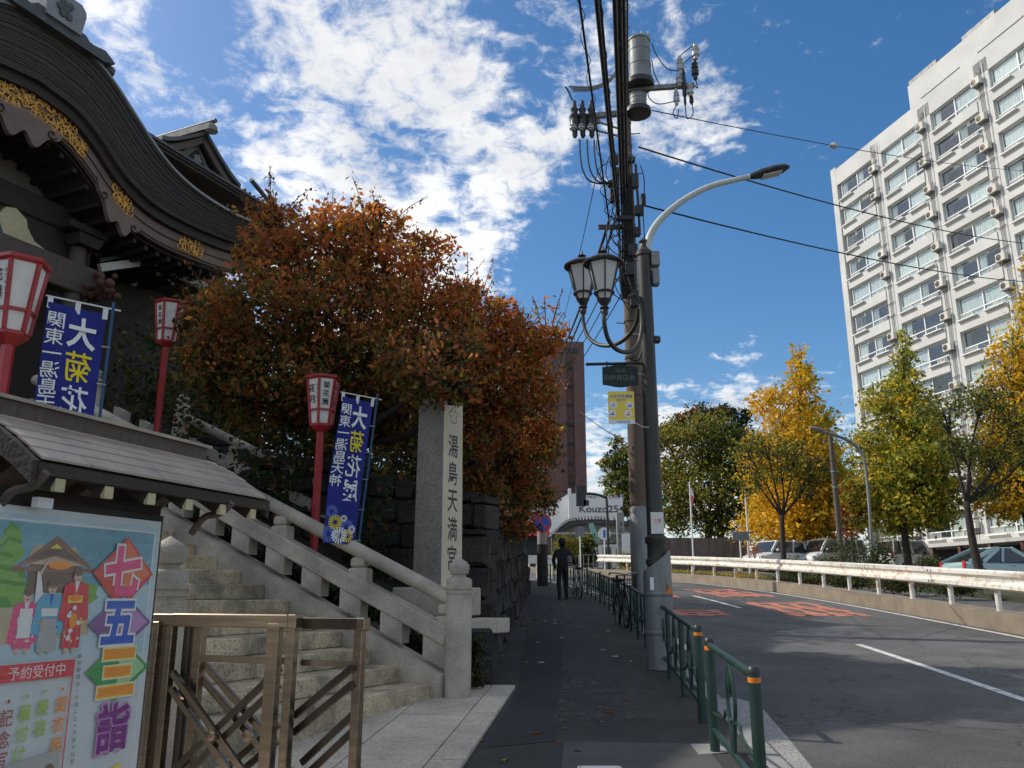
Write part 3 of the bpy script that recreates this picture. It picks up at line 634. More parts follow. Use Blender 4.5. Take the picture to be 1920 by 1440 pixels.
# ---- neighbouring building with a triangular gable behind, in shade
wing = thing('gabled_wing', 'dark tiled wing with a triangular gable and crest behind the curved roof', 'shrine building', M=frame((R0.x + N_.x * 14, R0.y + N_.y * 14, 0), E_, N_))
for k in range(3):
    z = 14.26 - k * .09; MB().box((8.0, 1.8 + .05 * k, z - .04), (8.6 - .1 * k, 3.9, .08)).build('eave_edge', m_tile if k == 0 else m_wood, wing)
MB().box((8.2, 4.2, 11.5), (9, 4, 4.6)).build('wall', m_wood, wing)
gc, gw, gh = 9.05, 1.62, 1.05
def grk(f): return gh * (1 - f) ** 1.25          # concave rake
for s_ in (-1, 1):
    F_ = [i / 8 for i in range(9)]
    A = [(gc + s_ * gw * f, -.12, 14.3 + grk(f) + .13) for f in F_]; B = [(p[0], 5.5, p[2]) for p in A]
    C = [(p[0], 5.5, p[2] - .13) for p in A]; Dd = [(p[0], -.12, p[2] - .13) for p in A]
    (MB().slab(A, Dd, C, B) if s_ > 0 else MB().slab(Dd, A, B, C)).build('gable_roof', m_tile, wing)
    A = [(gc + s_ * gw * f * .93, -.02, 14.27 + grk(f)) for f in F_]
    MB().slab(A, [(p[0] - s_ * .05, -.02, p[2] - .2) for p in A], [(p[0] - s_ * .05, .08, p[2] - .2) for p in A], [(p[0], .08, p[2]) for p in A]).build('rake_board', m_woodl, wing)
MB().prism([(gc - gw * .85, 14.28), (gc + gw * .85, 14.28), (gc + .5, 14.6), (gc, 15.2), (gc - .5, 14.6)], .25, .35, ax='y').build('gable_panel', m_tymp, wing)
MB().prism([(gc - .45, 14.34), (gc + .45, 14.34), (gc, 14.9)], .17, .24, ax='y').build('gable_recess', m_ink, wing)
cr = MB()
for k in range(6): cr.lathe([(.07, 0), (.065, .03), (.01, .035)], (gc + (.11 * math.cos(k * 1.2566) if k else 0), .17, 14.55 + (.11 * math.sin(k * 1.2566) if k else 0)), 8, R=Matrix.Rotation(pi / 2, 3, 'X'))
cr.build('crest', m_tymp, wing)
MB().bar((gc, -.3, 15.55), (gc, 5.5, 15.62), .26, .2).build('ridge', m_tile, wing)
MB().tube([(gc, -.45, 15.74), (gc, 5.5, 15.74)], .07, 8).build('ridge_tile', m_tile, wing)
MB().lathe([(.05, -.18), (.2, -.1), (.17, .06), (.08, .16), (.01, .2)], (gc, -.3, 15.5), 9).build('ridge_ornament', m_tymp, wing)
A = [(12.2 + 2.6 * f, -.2 + .5 * f, 14.22 - .5 * f ** .7) for f in [i / 6 for i in range(7)]]
MB().slab(A, [(p[0], p[1], p[2] - .2) for p in A], [(p[0], 4, p[2] - .2) for p in A], [(p[0], 4, p[2] + .5) for p in A]).build('side_eave', m_tile, wing)
for k in range(5): MB().tube([(11.0 + .22 * k, 0, 14.4 - .02 * k), (11.2 + .22 * k, 3, 15.0)], .06, 6).build('cover_tile', m_tile, wing)
MB().tube([(10.9, -.3, 14.66), (12.4, -.1, 14.3)], .075, 8).build('corner_ridge', m_tile, wing)
# lower eave of the side corridor with light on the boards put into their pale colour
cor = thing('corridor_eave', 'eave boards coloured pale as if lit, in the shaded corridor under the shrine roof', 'eave', M=frame((R0.x + N_.x * 10.5, R0.y + N_.y * 10.5, 0), E_, N_))
MB().bar((3.35, 0, 8.25), (4.35, 0, 8.75), .1, .17).build('pale_board', m_paper, cor); MB().bar((3.35, .05, 8.42), (4.1, .05, 8.85), .1, .07).build('pale_board', m_tile, cor)
MB().bar((4.65, 0, 8.92), (6.4, -.2, 8.72), .1, .2).build('pale_board', m_paper, cor); MB().bar((4.65, .05, 9.12), (6.4, -.15, 8.92), .14, .06).build('eave_tile', m_tile, cor)
MB().box((6, 1.4, 7.0), (8, .3, 3.6)).build('corridor_wall', m_wood, cor)
# ================================================================== NOTICE BOARD
bd = Vector((.3140, .9494, 0)).normalized(); bn = Vector((bd.y, -bd.x, 0))          # along the board, towards the viewer's side
pr_ = D(308, 990, 4.0)
BM = frame((pr_.x, pr_.y, gz(3.6)), bd, -bn)       # x along board (0 = right edge of poster), y = behind, z up
nb = thing('notice_board', 'small-roofed timber notice board with a bright festival poster, lower left', 'notice board', M=BM)
PT = pr_.z - gz(3.6)                                # top of poster above base
MB().box((-.56, .06, PT - .62), (1.2, .03, 1.36)).build('backing_board', m_wood, nb)
for x in (-.12, -1.15): MB().box((x, .13, 1.0), (.09, .09, 2.0), ch=.008).build('post', m_wood, nb)
MB().box((-.58, .13, PT + .06), (1.3, .08, .1)).build('lintel', m_wood, nb)
ZE = 2.05 - gz(3.6); ZR = 2.275 - gz(3.6); xr, xl = .60, -.86; ye, yr = -.13, .27
def roof_pt(x, f, side): return (x, (yr + (ye - yr) * f) if side < 0 else (yr + (yr - ye) * f), ZR + (ZE - ZR) * (f - .10 * math.sin(pi * f)))
m_rsh = mat('metal_shingle', (.44, .35, .265), .42, (.27, .22, .17), 3, 7, .3, .7, metal=.25, rand=.14, spec=.5)
for side in (-1, 1):
    for c in range(6):
        x = xl
        f0, f1 = c / 6, (c + 1) / 6 + .012
        while x < xr - .02:
            w = .42 if (c % 2 == 0 or x > xl) else .25; x1 = min(x + w, xr)
            A = [Vector(roof_pt(xx, f, side)) for f in (f0, f1) for xx in (x + .002, x1 - .002)]
            up = Vector((0, 0, .006)); lift = Vector((0, 0, .010))
            vs = [A[0], A[1], A[3] + up, A[2] + up]; vs = vs + [p + lift for p in vs]
            MB().add(vs, [(0, 1, 2, 3), (7, 6, 5, 4), (0, 4, 5, 1), (1, 5, 6, 2), (2, 6, 7, 3), (3, 7, 4, 0)]).build('roof_shingle', m_rsh, nb)
            x = x1
for side in (-1, 1):
    P = [Vector(roof_pt(xl + .01, f, side)) - Vector((0, 0, .012)) for f in (0, .25, .5, .75, 1)]; Qp = [Vector((xr - .01, p.y, p.z)) for p in P]
    MB().slab(P, Qp, [p - Vector((0, 0, .05)) for p in Qp], [p - Vector((0, 0, .05)) for p in P]).build('roof_deck', m_wood, nb)
    for k in range(6):
        xx = xl + .10 + k * .25; a = Vector(roof_pt(xx, .2, side)) - Vector((0, 0, .09)); b = Vector(roof_pt(xx, .99, side)) - Vector((0, 0, .09)); MB().bar(a, b, .05, .055).build('rafter', m_wood, nb)
        MB().box(b + Vector((0, -.004 if side < 0 else .004, 0)), (.048, .02, .05)).build('rafter_end', m_cream, nb)
    e_ = roof_pt(0, 1, side); MB().box(((xl + xr) / 2, e_[1], e_[2] - .035), (xr - xl + .02, .03, .045)).build('fascia', m_wood, nb)
    for xx in (xl - .005, xr + .005):
        P = [Vector(roof_pt(xx, f, side)) + Vector((0, 0, .0)) for f in (0, .25, .5, .75, 1.02)]; Qp = [p - Vector((0, 0, .09)) for p in P]; o2 = Vector((.03 if xx > 0 else -.03, 0, 0))
        MB().slab(P, Qp, [p + o2 for p in Qp], [p + o2 for p in P]).build('barge', m_wood, nb)
MB().box(((xl + xr) / 2, yr, ZR + .025), (xr - xl - .10, .07, .085)).build('ridge_board', m_woodl, nb)
MB().box(((xl + xr) / 2, yr, ZR + .074), (xr - xl - .06, .11, .016)).build('ridge_cap', m_rsh, nb)
for x in (.28, -.85):
    MB().tube(cat([(x, -.16, ZE - .05, ), (x, -.10, ZE - .10), (x, .0, ZE - .12), (x, .07, ZE - .2)], 5), .018, 8).build('curved_bracket', m_woodl, nb)
MB().box((-.72, -.02, PT + .045), (.075, .03, .04)).build('clip_lamp', m_white, nb)
# ---- poster: laid out in (s, h): s = metres left of its right edge, h = metres below its top
post = MB().box((-.54, .032, PT - .62), (1.10, .006, 1.30)).build('poster', mat('poster_paper', (.60, .63, .62), .35, (.54, .58, .58), 3, 4, spec=.6), nb)
m_sky2 = mat('print_teal', (.10, .28, .36), .3, (.20, .42, .48), 2.5, 4, spec=.6)
m_sky3 = mat('print_pale_teal', (.36, .54, .58), .3, (.50, .62, .63), 4, 4, spec=.6)
pm = {k: mat('print_' + k, c, .3, spec=.6) for k, c in dict(orange=(.78, .17, .05), dorange=(.62, .06, .03), pink=(.80, .06, .20), lilac=(.50, .25, .48), dlilac=(.22, .08, .25), blue=(.01, .09, .48), lgreen=(.36, .60, .28), green=(.04, .30, .07), amber=(.85, .28, .01), yellow=(.85, .62, .05), purple=(.20, .01, .20), red=(.66, .03, .04), lime=(.33, .52, .03), brown=(.26, .12, .07), rust=(.36, .07, .06), tan=(.50, .40, .24), skin=(.62, .42, .30), pale=(.75, .74, .70), grey=(.40, .39, .36), cyan=(.10, .40, .55), foliage=(.08, .28, .03), foliage2=(.20, .40, .05), roofb=(.16, .09, .06)).items()}
PY = [.0285]
def PP(pts, m, name='print', dy=.00008):
    """flat printed shape; pts in (s, h)"""
    PY[0] -= dy; y = PY[0]
    MB().add([(-s_, y, PT - h) for s_, h in pts], [tuple(range(len(pts)))]).build(name, m, post)
def disc(s, h, rx, ry, m, n=16, name='print', wob=0): PP([(s + (rx * (1 + wob * math.sin(5 * a + 1)) * math.cos(a)), h + ry * (1 + wob * math.sin(4 * a)) * math.sin(a)) for a in [2 * pi * k / n for k in range(n)]], m, name)
def ptext(t_, s, h, size, m, off=0., sx=1., sy=1., rot=0.):
    PY[0] -= .00008
    M_ = Matrix.Translation((-s, PY[0], PT - h)) @ Matrix.Rotation(pi / 2, 4, 'X') @ Matrix.Rotation(rot, 4, 'Z')
    letter(t_, size, m, post, M_, off, 0, sx, sy, 'lettering')
PP([(.0, .0), (1.09, .0), (1.09, .56), (.0, .56)][::-1], m_sky3)
PP([(.03, .03), (1.05, .03), (1.05, .30), (.03, .26)][::-1], m_sky2)
for (a, b) in (((.02, .02), (1.06, .026)), ((.02, .02), (.026, 1.2))): PP([a, (b[0], a[1]), b, (a[0], b[1])], pm['pale'])
r_ = random.Random(4)
for k in range(16):
    f = k / 15; disc(.80 + r_.uniform(-.04, .05) * (f + .3), .07 + .27 * f, .035 + .07 * f, .035, pm['foliage2' if k % 3 else 'foliage'], 11, wob=.2)
disc(.42, .30, .09, .05, pm['foliage2'], 12, wob=.2); PP([(.93, .36), (.38, .34), (.36, .47), (.95, .50)], pm['tan'])
PP([(.70, .185), (.44, .185), (.44, .30), (.70, .30)][::-1], pm['roofb'])
PP([(.68, .115), (.48, .115), (.43, .19), (.73, .19)][::-1], pm['tan'])
PP([(.58, .072), (.375, .20), (.58, .155), (.765, .205)], pm['brown']); PP([(.58, .10), (.45, .175), (.58, .15), (.71, .178)], pm['roofb'])
PP([(.58, .105), (.55, .125), (.61, .125)], pm['yellow']); PP([(.775, .20), (.365, .20), (.365, .215), (.775, .218)][::-1], pm['brown'])
disc(.55, .19, .06, .018, pm['amber'], 10)
# three children in festival dress, flat print
def child(s, top, bot, w, robe, belt, sash):
    disc(s, top + .026, .021, .028, pm['skin']); disc(s, top + .010, .024, .018, pm['roofb'])
    PP([(s + w * .5, top + .065), (s + w * .22, top + .05), (s - w * .22, top + .05), (s - w * .5, top + .065), (s - w * .62, top + .2), (s - w * .36, top + .21), (s - w * .38, bot - .015), (s + w * .38, bot - .015), (s + w * .36, top + .21), (s + w * .62, top + .2)], robe)
    PP([(s + .012, top + .05), (s - .012, top + .05), (s, top + .10)], sash); PP([(s + w * .3, top + .105), (s - w * .3, top + .105), (s - w * .3, top + .135), (s + w * .3, top + .135)], belt)
    for d_ in (-.02, .02): disc(s + d_, bot - .006, .012, .012, pm['skin'], 8)
    for d_ in (-.008, .008): disc(s + d_, top + .024, .0028, .0022, pm['roofb'], 6)
    disc(s, top + .040, .007, .0025, pm['red'], 6)
    rr = random.Random(int(s * 1000))
    for k in range(12): disc(s + rr.uniform(-.38, .38) * w, rr.uniform(top + .15, bot - .04), .006, .006, rr.choice([pm['pale'], sash, belt, pm['amber']]), 7)
    for k in range(3): PP([(s + w * (.3 - .25 * k), top + .14), (s + w * (.285 - .25 * k), top + .14), (s + w * (.30 - .25 * k), bot - .02), (s + w * (.315 - .25 * k), bot - .02)], pm['grey'])
child(.685, .285, .525, .115, pm['pink'], pm['pale'], pm['pale']); PP([(.715, .36), (.655, .36), (.655, .47), (.715, .47)], pm['pale'])
child(.575, .255, .53, .13, pm['cyan'], pm['pale'], pm['blue']); PP([(.61, .40), (.54, .40), (.525, .525), (.62, .525)], pm['grey'])
PP([(.62, .305), (.645, .215), (.66, .22), (.655, .345)], pm['pale']); PP([(.64, .235), (.61, .17), (.616, .168), (.652, .225)], pm['skin'])
child(.455, .205, .535, .125, pm['red'], pm['yellow'], pm['pale']); disc(.455, .32, .03, .015, pm['amber'], 10); disc(.455, .41, .022, .03, pm['amber'], 10)
for k in range(5): disc(.455 + .03 * math.sin(k * 2.2), .36 + .03 * k, .012, .010, pm['pale'], 8)
# diamonds with the four large characters
def diamond(sc, hc, w, h, c1, c2, c3):
    T, Rr, B, L_ = (sc, hc - h), (sc - w, hc), (sc, hc + h), (sc + w, hc)
    PP([L_, B, T], c2); PP([T, B, Rr], c1)
    PP([Rr, (sc - w * .86, hc + h * .0), (sc + .02, hc + h * .86), B], c3); PP([T, (sc - .01, hc - h * .86), (sc - w * .88, hc), Rr], c3)
diamond(.20, .215, .18, .16, pm['orange'], pm['dorange'], pm['red']); diamond(.19, .43, .185, .13, pm['lilac'], pm['dlilac'], pm['dlilac']); diamond(.175, .625, .185, .13, pm['lgreen'], pm['green'], pm['green'])
for t_, s_, h_, c_, sz, o_ in (('七', .21, .205, 'pink', .225, .052), ('五', .20, .425, 'blue', .215, .044), ('三', .178, .635, 'amber', .23, .050), ('詣', .168, .86, 'purple', .205, .026)):
    ptext(t_, s_, h_, sz, pm['lilac'] if c_ == 'purple' else pm['pale'], o_ + .045, sx=.92)
    if c_ == 'amber': ptext(t_, s_, h_, sz, pm['yellow'], o_ + .028, sx=.92)
    ptext(t_, s_, h_, sz, pm[c_], o_, sx=.92)
PP([(.16, 1.03), (.11, 1.015), (.085, 1.02), (.12, 1.035), (.145, 1.07), (.165, 1.07)], pm['yellow'])
# booking box
PP([(.80, .565), (.422, .565), (.422, .63), (.80, .63)][::-1], pm['red']); PP([(.428, .63), (.422, .63), (.418, 1.1), (.424, 1.1)][::-1], pm['red'])
ptext('予約受付中', .60, .598, .052, pm['pale'], .0, sx=1.05)
def pcol(t_, s, h, size, step, m, off=.004):
    for i, c in enumerate(t_): ptext(c, s + .004 * 0, h + i * step, size, m, off, sx=.9)
for t_, s_, h_, c_ in (('貸衣装', .465, .735, 'amber'), ('美容', .553, .735, 'lime'), ('着付け', .635, .745, 'lime'), ('記念写真', .715, .755, 'rust')):
    pcol(t_, s_, h_, .066, .075, pm[c_], .012); disc(s_, h_ - .058, .007, .008, pm[c_], 8)
for i, c in enumerate('※ご参拝時間は、午前に比べ午後が比較'): ptext(c, .405 - .0018 * i, .50 + i * .0272, .021, pm['grey'] if i < 2 else m_ink, 0)
PP([(.69, .925), (.45, .905), (.44, 1.1), (.69, 1.1)][::-1], pm['grey']); disc(.60, 1.0, .05, .03, pm['amber'], 12); disc(.49, .99, .03, .04, pm['roofb'], 12)
# clear wrinkled sheet over the poster
m_film = bpy.data.materials.new('clear_film'); m_film.use_nodes = True; ft = m_film.node_tree; fn = ft.nodes; fn.remove(fn['Principled BSDF'])
f1_ = fn.new('ShaderNodeBsdfTransparent'); f2_ = fn.new('ShaderNodeBsdfGlossy'); f2_.inputs['Roughness'].default_value = .16; f3_ = fn.new('ShaderNodeMixShader'); f3_.inputs[0].default_value = .075
fm_ = fn.new('ShaderNodeMapping'); fm_.inputs['Scale'].default_value = (2.2, 1, 13); fg_ = fn.new('ShaderNodeTexCoord'); fz_ = fn.new('ShaderNodeTexNoise'); fz_.inputs['Scale'].default_value = 2.2; fz_.inputs['Detail'].default_value = 5; fz_.inputs['Distortion'].default_value = 1.2; fb_ = fn.new('ShaderNodeBump'); fb_.inputs['Strength'].default_value = .9; fb_.inputs['Distance'].default_value = .03
ft.links.new(fg_.outputs['Object'], fm_.inputs[0]); ft.links.new(fm_.outputs[0], fz_.inputs['Vector']); ft.links.new(fz_.outputs['Fac'], fb_.inputs['Height']); ft.links.new(fb_.outputs[0], f2_.inputs['Normal'])
ft.links.new(f1_.outputs[0], f3_.inputs[1]); ft.links.new(f2_.outputs[0], f3_.inputs[2]); ft.links.new(f3_.outputs[0], fn['Material Output'].inputs['Surface'])
MB().add([(.008, .004, PT - 1.28), (-1.09, .004, PT - 1.28), (-1.09, .004, PT + .006), (.008, .004, PT + .006)], [(3, 2, 1, 0)]).build('clear_film', m_film, nb)
# ================================================================== STEEL CONCERTINA GATE
g0, g1 = Vector((-2.14, 5.02, 0)), Vector((-.69, 4.46, 0)); gd = (g1 - g0).normalized(); gl_ = (g1 - g0).length
GM = frame((g0.x, g0.y, gz(4.75)), gd, (-gd.y, gd.x, 0))
gt = thing('steel_gate', 'bronze-tinted stainless concertina gate with crossed bars in front of the steps', 'gate', M=GM)
GH = 1.145
def gpost(x, y, w=.045, d=.05, h=GH - .03, m=m_steel): MB().box((x, y, h / 2 + .02), (w, d, h), ch=.004).build('upright', m, gt)
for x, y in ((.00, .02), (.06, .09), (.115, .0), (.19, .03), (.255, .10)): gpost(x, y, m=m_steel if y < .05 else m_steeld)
gpost(.335, .10, .06); gpost(.93, -.01, .075); gpost(1.035, .0, .05); gpost(1.39, .10, .05)
MB().box((.10, .03, GH), (.30, .06, .065), ch=.005).build('top_rail', m_steel, gt); MB().box((.625, .0, GH), (.78, .065, .072), ch=.006).build('top_rail', m_steel, gt)
MB().box((1.045, .0, GH), (.055, .07, .075), ch=.006).build('end_cap', m_steel, gt); MB().box((1.24, .07, GH - .01), (.36, .06, .06), ch=.005).build('top_rail', m_steeld, gt)
MB().box((1.425, .07, GH - .012), (.05, .066, .066), ch=.005).build('end_cap', m_steel, gt)
MB().box((.63, .08, GH - .21), (.62, .03, .035)).build('mid_rail', m_steel, gt); MB().box((1.22, .08, GH - .215), (.34, .03, .03)).build('mid_rail', m_steel, gt)
for z in (.05,): MB().box((.7, .05, z), (1.4, .04, .05)).build('bottom_rail', m_steeld, gt)
def cross(x0, z0, x1, z1, y, m=m_steeld):
    for d_ in (0, .085): MB().bar((x0, y, z0 - d_), (x1, y, z1 - d_), .028, .036, ch=.003).build('brace', m, gt)
cross(.22, .86, .93, .22, .03, m_steel); cross(.22, .30, .93, .90, .055); cross(.34, .92, .80, .56, .12, m_steel); cross(.34, .20, .88, .60, .14)
cross(1.03, .66, 1.38, .92, .07); cross(1.03, .40, 1.40, .06, .05, m_steel); cross(1.05, .42, 1.38, .7, .13)
for x, z in ((.565, .55), (.80, .56)): MB().lathe([(.03, 0), (.03, .02), (.01, .022)], (x, .0, z), 10, R=Matrix.Rotation(pi / 2, 3, 'X')).build('pivot', m_steel, gt)
# ================================================================== RED LANTERNS ON POSTS
def lantern(label, base, ztop, rz, texts, scale=1.0, split=.30):
    T = thing('lantern_post', label, 'lantern', base, rz, 'red hexagonal paper lanterns on posts by the stairs')
    h = ztop - base[2]; rt, rb_, ht = .215 * scale, .145 * scale, .60 * scale; z1 = h; z0 = h - ht
    MB().lathe([(.055, 0), (.05, z0 - .06)], n=6).build('post', m_red, T)
    MB().lathe([(.06, z0 - .10), (rb_ * .8, z0 - .06), (rb_ * 1.04, z0 - .03), (rb_ * 1.04, z0)], n=6).build('collar', m_red, T)
    MB().lathe([(rt * 1.02, z1), (rt * 1.12, z1 + .02), (rt * 1.12, z1 + .05), (rt * .9, z1 + .06)], n=6).build('rim', m_red, T)
    def cor(k, z, o=0): a = k * pi / 3; r = rb_ + (rt - rb_) * (z - z0) / ht + o; return Vector((r * math.cos(a), r * math.sin(a), z))
    zs_ = z0 + ht * split
    for k in range(6):
        MB().bar(cor(k, z0), cor(k, z1), .032 * scale, .032 * scale).build('frame_bar', m_red, T)
        MB().bar(cor(k, zs_), cor(k + 1, zs_), .03 * scale, .026 * scale).build('frame_bar', m_red, T)
        for za, zb in ((z0, zs_), (zs_, z1)):
            p = MB().add([cor(k, za, -.008), cor(k + 1, za, -.008), cor(k + 1, zb, -.008), cor(k, zb, -.008)], [(0, 1, 2, 3)]).build('paper_panel', m_paper, T)
        if k in texts:
            a = (k + .5) * pi / 3; rr = (rb_ + (rt - rb_) * .66) * math.cos(pi / 6)
            slope = math.atan((rt - rb_) * math.cos(pi / 6) / ht)
            M_ = Matrix.Rotation(a, 4, 'Z') @ Matrix.Translation((rr + .002, 0, z0 + ht * .66)) @ Matrix.Rotation(slope, 4, 'Y') @ Matrix.Rotation(pi / 2, 4, 'Z') @ Matrix.Rotation(pi / 2, 4, 'X')
            for (tx, sz, stp, x_) in texts[k]:
                column_text(tx, sz * scale, stp * scale, m_ink, T, M_ @ Matrix.Translation((x_ * scale, stp * scale * (len(tx) - 1) / 2, 0)), .006)
    return T
KK = [('菊花展', .095, .115, 0)]; HG = [('花月', .12, .15, -.03), ('かりんとう', .045, .055, .062)]; NM = [('歌舞伎座', .06, .075, 0)]
def lpos(u, v, Y): p = D(u, v, Y); return p
p = lpos(607, 706, 10.4); lantern('red lantern on a post in front of the orange tree, beside a blue banner', (p.x, p.y, 1.4), p.z - .06, math.radians(-92), {5: HG, 4: KK, 0: KK, 1: KK, 2: HG, 3: KK}, .95)
p = lpos(40, 490, 6.3); lantern('large red lantern at the left edge above the notice board roof', (p.x, p.y, 1.0), p.z - .05, math.radians(-78), {3: KK, 5: HG}, .93)
p = lpos(320, 566, 12.6); lantern('dim red lantern half hidden by leaves at the top of the stairs', (p.x, p.y, 2.8), p.z - .06, math.radians(-92), {4: NM, 5: KK, 3: KK}, 1.0)
# ================================================================== BLUE BANNERS (seen from the back, lettering reversed)
m_fabw = mat('white_loop', (.72, .72, .70), .9)
def banner(label, top_r, bot_pole, wid, hei, side, zoff=0):
    T = thing('festival_banner', label, 'banner', tuple(bot_pole), 0, 'blue chrysanthemum festival banners')
    top = Vector(top_r); bot = Vector(bot_pole); ax = (bot - top).normalized(); side = Vector(side).normalized(); side = (side - ax * side.dot(ax) * .25).normalized()
    nn = side.cross(-ax).normalized()
    MB().tube([bot - ax * 0, top - ax * .06], .013, 8).build('pole', m_bluepole, T, True, world=True)
    MB().tube([top + side * (wid + .07) - Vector((0, 0, .0)), top - side * .06], .007, 6).build('crossbar', m_fabw, T, True, world=True)
    nu, nv = 16, 64; o = top + side * .045 + ax * .05
    def pt(a, b): return o + side * (wid * a) + ax * (hei * b) + nn * (.018 * math.sin(b * 7 + a * 4) * a + .014 * math.sin(a * 6.3 + b * 3))
    cl = MB(); V_ = [pt(i / nu, j / nv) for j in range(nv + 1) for i in range(nu + 1)]
    cl.add(V_, [(j * (nu + 1) + i, j * (nu + 1) + i + 1, (j + 1) * (nu + 1) + i + 1, (j + 1) * (nu + 1) + i) for j in range(nv) for i in range(nu)])
    cloth = cl.build('cloth', m_blue, T, 'all', world=True)
    # loops
    for a in (.02, .5, .97): MB().bar(top + side * (.045 + wid * a), pt(a, 0) + ax * .05, .04, .003, up=nn).build('loop', m_fabw, T, world=True)
    for b in (.17, .36, .55, .76, .97):
        c0 = top + ax * (.05 + hei * b) - side * .015; MB().bar(c0, pt(.02, b), .035, .003, up=ax).build('loop', m_fabw, T, world=True)
    # print, wrapped on the cloth, reversed, on the viewer's side
    vw = -1 if (Vector((0, 0, CAMH)) - top).dot(nn) < 0 else 1
    def wrap(me, a, b, sz, m, sxx=1., syy=1., lift=.006):
        n_ = len(me.vertices); co = np.empty(n_ * 3, np.float32); me.vertices.foreach_get('co', co); co = co.reshape(-1, 3); out = []
        Mi = MW[cloth].inverted()
        for x, y, z in co: out.append(Mi @ (pt(a + x * sz * sxx / wid, b - y * sz * syy / hei) + nn * vw * lift))
        m2 = me.copy(); m2.vertices.foreach_set('co', [c for p_ in out for c in p_]); m2.update(); obj('print', m2, cloth)
    for i, c in enumerate('大菊花展'): wrap(glyphs(c, m_yellow if c == '菊' else m_white, .028 if c == '大' else .008), .37, .125 + i * .172, .27, None, .80, 1.0)
    for i, c in enumerate('関東一湯島天神'): wrap(glyphs(c, m_white, .006), .83, .085 + i * .082, .145, None)
    r = random.Random(2)
    for (a, b, rad, m_) in ((.82, .79, .075, m_lblue), (.68, .86, .085, m_yellow), (.35, .89, .095, m_lblue), (.84, .94, .095, m_lblue), (.52, .96, .095, m_white), (.28, .965, .075, m_yellow), (.62, .94, .05, m_white), (.45, .83, .04, m_white), (.1, .9, .05, m_white)):
        for k in range(16):
            a0 = k * pi / 8; fb = MB(); pts = []
            for (rr, da) in ((.22, 0), (.6, -.13), (.95, -.10), (1.0, 0), (.95, .10), (.6, .13)): pts.append((rad * rr * math.cos(a0 + da), rad * rr * math.sin(a0 + da), 0))
            fb.add(pts, [tuple(range(6))]); 
            if k == 0: acc = MB()
            acc.add(pts, [tuple(range(6))])
        wrap(acc.mesh('print', m_), min(max(a, .17), .84), min(b, .945), 1, m_, lift=.005 + .002 * r.random())
    return T
tp = D(707, 748, 9.62); bp_ = D(655, 1152, 9.66)
banner('blue chrysanthemum banner in front of the stone rail beside the middle lantern', tp, bp_, .41, 1.66, (D(634, 735, 9.30) - tp))
tp = D(212, 580, 6.6); bp_ = D(172, 905, 6.62)
banner('blue chrysanthemum banner behind the notice board roof, at the left', tp, bp_, .43, 1.66, (D(92, 553, 6.35) - tp))
# ================================================================== STREET LAMP WITH LANTERN BRACKET
LX, LY = 1.905, 11.19; LZ = gz(LY)
lamp = thing('street_lamp', 'dark lamp post with curved pale arm, twin lanterns and grey sheathed foot', 'street lamp', (LX, LY, LZ))
def LW(u, v, Y=LY): return D(u, v, Y)
zt = D(1207, 470, LY).z - LZ
MB().lathe([(.125, 0), (.125, 1.30), (.145, 1.31), (.145, 1.37), (.122, 1.39), (.118, 1.56), (.145, 1.60), (.145, 1.66), (.112, 1.69), (.105, 3.0), (.098, zt - .1), (.115, zt - .08), (.115, zt - .02), (.07, zt + .02), (.05, zt + .1), (.07, zt + .14), (.02, zt + .2)], n=20).build('pole', m_dpole, lamp, True)
# sheath: tall half pipe with a slanting top
n_ = 20; sh = []; 
for k in range(n_):
    a = 2 * pi * k / n_; x, y_ = .185 * math.cos(a), .185 * math.sin(a); sh.append((x, y_, 1.22 + .28 * (x + .185) / .37))
MB().add([(x, y_, 0) for x, y_, z in sh] + sh, [(k, (k + 1) % n_, n_ + (k + 1) % n_, n_ + k) for k in range(n_)] + [tuple(range(n_, 2 * n_))]).build('sheath', m_gsteel, lamp, True)
for z in (.42, .9): MB().lathe([(.187, z), (.195, z + .01), (.195, z + .05), (.187, z + .06)], n=20).build('band', m_gsteel, lamp, True)
MB().box((-.10, -.16, 1.06), (.05, .012, .16)).build('label_plate', m_alu, lamp)
MB().prism([(.075, .93), (.165, .93), (.12, 1.05)], -.172, -.15, ax='y').build('warning_sticker', m_orange, lamp)
MB().box((.01, -.112, 1.84), (.17, .012, .28)).build('sticker', m_paper, lamp)
letter('注意', .055, pm['red'], lamp, Matrix.Translation((.01, -.1195, 1.87)) @ Matrix.Rotation(pi / 2, 4, 'X'))
# curved arm and head
arm = [LW(*p) for p in ((1214, 480), (1216, 452), (1228, 425), (1250, 400), (1285, 373), (1330, 350), (1375, 338), (1415, 329))]
MB().tube(cat(arm, 4), [.058 - .02 * i / 28 for i in range(29)], 12).build('arm', m_armp, lamp, True, world=True)
h0, h1 = LW(1406, 332), LW(1479, 314); hd = (h1 - h0); hl = hd.length; hd.normalize()
hb = MB(frame(h0, hd, (0, 1, 0), Vector((0, 1, 0)).cross(hd) * -1))
sec = [(0, .045, .045), (.08, .075, .06), (.2, .11, .075), (.38, .135, .075), (.52, .12, .06), (hl, .05, .02)]
vs = []; nn_ = 12
for x, w, h in sec:
    for k in range(nn_): a = 2 * pi * k / nn_; vs.append((x, w * math.cos(a), h * math.sin(a) * (.75 if math.sin(a) < 0 else 1)))
hb.add(vs, [(i * nn_ + k, i * nn_ + (k + 1) % nn_, (i + 1) * nn_ + (k + 1) % nn_, (i + 1) * nn_ + k) for i in range(len(sec) - 1) for k in range(nn_)] + [tuple(range(nn_)), tuple(range((len(sec) - 1) * nn_, len(sec) * nn_))])
hb.build('lamp_head', m_black, lamp, True, world=True)
